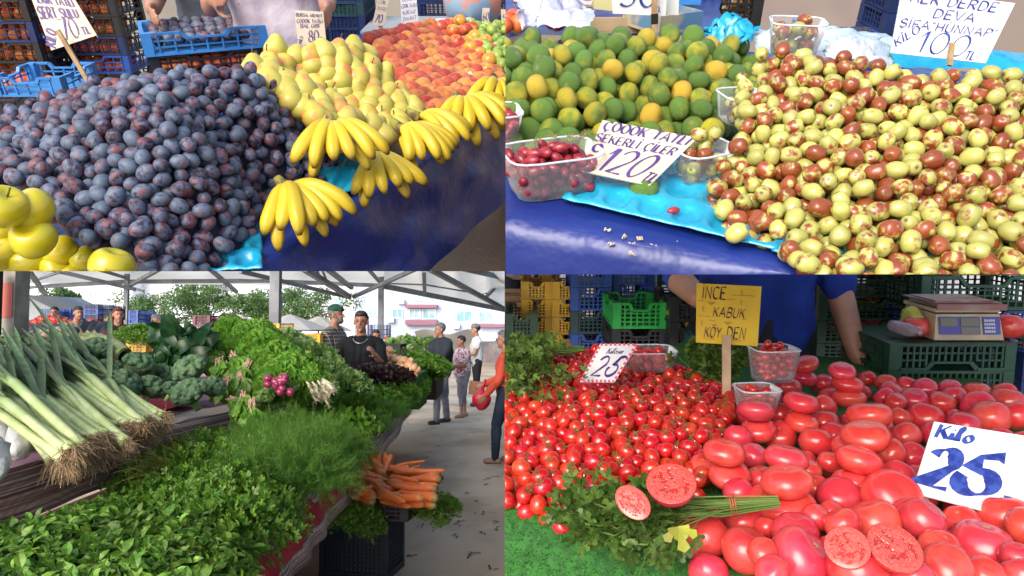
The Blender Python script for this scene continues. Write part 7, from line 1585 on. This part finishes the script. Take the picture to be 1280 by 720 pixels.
# --- people
DT = cloth('black_tshirt', (.012, .013, .016)); PLAID = mat('plaid_shirt', (.12, .1, .08), (.2, .17, .13), scale=6, rough=.85)
_t = PLAID.node_tree; _b = _t.nodes['Principled BSDF']; tc = N(_t, 'ShaderNodeTexCoord'); sp_ = N(_t, 'ShaderNodeSeparateXYZ'); _t.links.new(tc.outputs['Object'], sp_.inputs[0])
def st_(o_, s): return ramp(_t, mth(_t, 'ABSOLUTE', mth(_t, 'SINE', mth(_t, 'MULTIPLY', o_, s))), .15, .3)
_t.links.new(mixc(_t, mth(_t, 'MULTIPLY', st_(sp_.outputs[1], 70), st_(sp_.outputs[2], 70)), (.38, .33, .26), (.05, .045, .04)), _b.inputs['Base Color'])
JEAN = cloth('grey_jeans', (.16, .16, .19), (.24, .23, .25)); CHAR = cloth('charcoal_tshirt', (.03, .035, .045)); FLOR = mat('floral_blouse', (.62, .5, .52), (.3, .06, .12), scale=22, lo=.5, hi=.56, rough=.8)
REDJ = cloth('coral_jacket', (.55, .08, .045)); NAVT = cloth('navy_trousers', (.02, .03, .055)); MARO = cloth('maroon_dress', (.10, .015, .035)); KHK = cloth('khaki_shirt', (.3, .25, .18)); WHS = cloth('white_tee', (.6, .6, .58)); LBL = cloth('steel_blue_shirt', (.15, .3, .42)); GCAP = cloth('green_cap', (.02, .09, .05)); GYC = cloth('grey_cap', (.2, .2, .2)); RHJ = cloth('red_scarf', (.5, .05, .05)); BEI = cloth('beige_shirt2', (.4, .35, .28)); DKT = cloth('dark_trousers', (.03, .03, .04)); SIL = mat('silver_chain', (.45, .45, .45), rough=.3, metal=.9)
SHOE = mat('dark_shoe', (.03, .025, .025), rough=.5); SAND = mat('tan_sandal', (.3, .17, .12), rough=.6)
def P3(px, D_, h, top_y, face, lab, sh, trs, z0=None, **k):
    x = c.D(px, 400, D_).x; zt_ = c.D(px, top_y, D_).z; base = (x, D_, (zt_-h) if z0 is None else z0); return person(c, base, h, face, lab, sh, trs, **k)
P3(452, 8.3, 1.78, 390, PI-.05, 'young vendor in a black t-shirt and chain behind the stall', DT, DKT, hair=HAIRB, arms=((.35, 1.9, .25), (.45, .25, .35)), necklace=SIL, vox=.013, sleeve=.75, build=1.05, lower=False)
P3(417, 9.0, 1.76, 382, PI/2+.2, 'old bearded man in a plaid shirt and green cap behind the young vendor', PLAID, DKT, hair=HAIRG, beard=HAIRG, hat=GCAP, arms=((.3, .6, .15), (.3, .5, .15)), sleeve=2, vox=.013, build=1.1, lower=False)
P3(552, 12.8, 1.76, 405, -PI/2-.55, 'man in a charcoal t-shirt and grey jeans looking at what he holds', CHAR, JEAN, z0=0, hair=HAIRG, arms=((.5, 1.25, .2), (.5, 1.2, .2)), legs=(.28, -.24), sleeve=.8, vox=.015, shoe=SHOE, build=1.4)
P3(578, 13.6, 1.52, 428, -PI/2-.5, 'woman in a pink floral blouse behind the man in charcoal', FLOR, JEAN, z0=0, hair=HAIRB, female=True, arms=((.4, 1.1, .1), (.3, 1.0, .1)), legs=(.14, -.16), sleeve=.7, trouserlen=.5, shoe=SAND, vox=.016, build=1.35)
P3(633, 9.2, 1.66, 408, -PI/2+.1, 'grey haired person in a coral red jacket at the right edge', REDJ, NAVT, z0=0, hair=HAIRG, glasses=True, arms=((.25, .5, .1), (.3, .9, .1)), legs=(.28, -.1), sleeve=2, shoe=SAND, vox=.015, build=1.1)
P3(596, 15.5, 1.74, 421, -PI/2-.3, 'man in a grey cap behind the floral woman', WHS, DKT, z0=0, hair=HAIRB, hat=GYC, arms=((.4, .9, .1), (.4, .9, .1)), vox=.02, shoe=SHOE)
P3(470, 14, 1.7, 413, PI/2+1.2, 'man in a beige shirt standing behind the young vendor', BEI, DKT, hair=HAIRB, vox=.02, sleeve=2, lower=False); P3(485, 15, 1.6, 421, PI, 'person in a red headscarf beside the beige shirted man', CHAR, DKT, hair=RHJ, hairlen=.08, vox=.02, lower=False)
P3(511, 18, 1.7, 425, PI, 'bald man in beige far down the aisle', BEI, DKT, vox=.022, lower=False); P3(520, 18.5, 1.68, 427, PI+.4, 'man next to the bald man far down the aisle', KHK, DKT, hair=HAIRG, vox=.022, lower=False)
P3(147, 11.5, 1.72, 385, PI-.7, 'woman in a maroon dress looking left behind the cabbage', MARO, MARO, hair=cloth('brown_hair', (.1, .035, .03)), hairlen=.16, female=True, arms=((.05, .1, .12), (.05, .1, .12)), sleeve=.8, vox=.015, lower=False)
P3(197, 12, 1.7, 394, PI+.3, 'grey haired man in a steel blue shirt behind the yellow crates', LBL, DKT, hair=HAIRG, arms=((.3, .6, .1), (.3, .6, .1)), vox=.017, sleeve=.9, lower=False); P3(68, 15, 1.68, 384, PI-.3, 'man in a white t-shirt behind the far tomatoes', WHS, DKT, hair=HAIRB, vox=.02, arms=((.7, .6, .1), (.7, .6, .1)), lower=False)
P3(92, 13.5, 1.74, 384, PI-.9, 'man in a khaki shirt leaning over the far stall', KHK, DKT, hair=HAIRB, lean=.25, arms=((.6, .4, .1), (.6, .4, .1)), vox=.018, lower=False); P3(131, 13.5, 1.6, 393, PI-1, 'person in a pale pink top left of the maroon woman', PINKW, DKT, hair=HAIRB, vox=.02, lean=.15, arms=((.6, .5, .1), (.6, .5, .1)), lower=False); P3(184, 16, 1.55, 398, PI, 'dark haired person behind the yellow crates, left of the grey haired man', WHS, DKT, hair=HAIRB, vox=.022, lower=False)
P3(330, 17, 1.6, 399, PI, 'person seen as a dark head left of the near post', DT, DKT, hair=HAIRB, vox=.022, lower=False); P3(358, 12, 1.5, 411, PI-.4, 'woman in pink far behind the pale lettuces', cloth('pink_top', (.6, .25, .3)), DKT, hair=HAIRG, vox=.02, lower=False)
# red bag carried by the coral person
RBG = mat('red_bag', (.6, .02, .05), (.45, .02, .04), scale=6, rough=.3, bump=.01, bscale=20); m = MB(); p = c.D(602, 500, 9.4); ellm(m, p, (.12, .08, .13)); cap(m, p+Vector((0, 0, .1)), p+Vector((.05, -.02, .26)), .03, .012, 8); m.noise(.02, 12); solid(c, 'shopping_bag', m, RBG, 'red plastic shopping bag hanging beside the coral jacket', 'bag', smooth=True)
TBG = mat('tan_bag', (.4, .2, .13), rough=.6); m = MB(); p = c.D(596, 485, 10); m.box(p, (.2, .1, .18), rotm(0, .1, .3)); solid(c, 'handbag', m, TBG, 'tan handbag above the red shopping bag', 'handbag')
# ------------------------------------------------------------------ each stall ends where its neighbour begins: whole things outside are dropped, things on the border are cut there
def finish():
    bpy.context.view_layer.update()
    n = CAMM.to_3x3()
    for o, c in list(OWN.items()):
        pl = []
        # interior planes, through the eye, normals pointing out of the stall's share of space
        nx = n @ Vector((1, 0, c.a)); ny = n @ Vector((0, 1, c.b))
        pl.append(nx.normalized() if c.left else -nx.normalized())
        pl.append(-ny.normalized() if c.top else ny.normalized())
        outer = []
        lx = n @ Vector((1, 0, (-30-CX)/F)); rx = n @ Vector((1, 0, (1310-CX)/F)); ty = n @ Vector((0, 1, (CY+30)/F)); by = n @ Vector((0, 1, (CY-750)/F))
        outer = [-lx.normalized(), rx.normalized(), ty.normalized(), -by.normalized()]
        if o.get('kind') == 'structure' and c is not BL: pl = pl + outer
        items = [x for x in [o]+list(o.children_recursive) if x.type == 'MESH']; gone = 0; tot = len(items)
        kind = o.get('kind'); allout = True; far = False
        info = []
        for x in items:
            co = np.empty(len(x.data.vertices)*3, np.float32); x.data.vertices.foreach_get('co', co); co = co.reshape(-1, 3)
            Mw = np.array(x.matrix_world); w = co @ Mw[:3, :3].T + Mw[:3, 3] - np.array(EYE); info.append(w)
            if len(w) == 0: continue
        allw = np.vstack(info) if info else np.zeros((0, 3))
        if len(allw) and any((allw @ np.array(p)).min() > 0 for p in pl+([] if kind == 'structure' else outer)):
            for x in list(o.children_recursive)+[o]: bpy.data.objects.remove(x)
            continue
        for x, w in zip(items, info):
            if any((w @ np.array(p)).min() >= 0 for p in pl): bpy.data.objects.remove(x) if x is not o else x.data.clear_geometry(); continue
            if all((w @ np.array(p)).max() <= 0 for p in pl): continue
            if x.data.users > 1: x.data = x.data.copy()
            bm = bmesh.new(); bm.from_mesh(x.data); Mi = x.matrix_world.inverted()
            for p in pl:
                if (w @ np.array(p)).max() <= 0: continue
                closed = all(len(e.link_faces) == 2 for e in bm.edges)
                lc = Mi @ EYE; ln = (Mi.to_3x3() @ p) if False else (x.matrix_world.to_3x3().transposed() @ p)
                r = bmesh.ops.bisect_plane(bm, geom=bm.verts[:]+bm.edges[:]+bm.faces[:], plane_co=lc, plane_no=ln, clear_outer=True, dist=1e-7)
                if closed:
                    es = [e for e in r['geom_cut'] if isinstance(e, bmesh.types.BMEdge)]
                    if es: bmesh.ops.holes_fill(bm, edges=es)
            bm.to_mesh(x.data); bm.free()
            if len(x.data.vertices) == 0 and x is not o: bpy.data.objects.remove(x)
finish()
print('objects', len(bpy.data.objects))
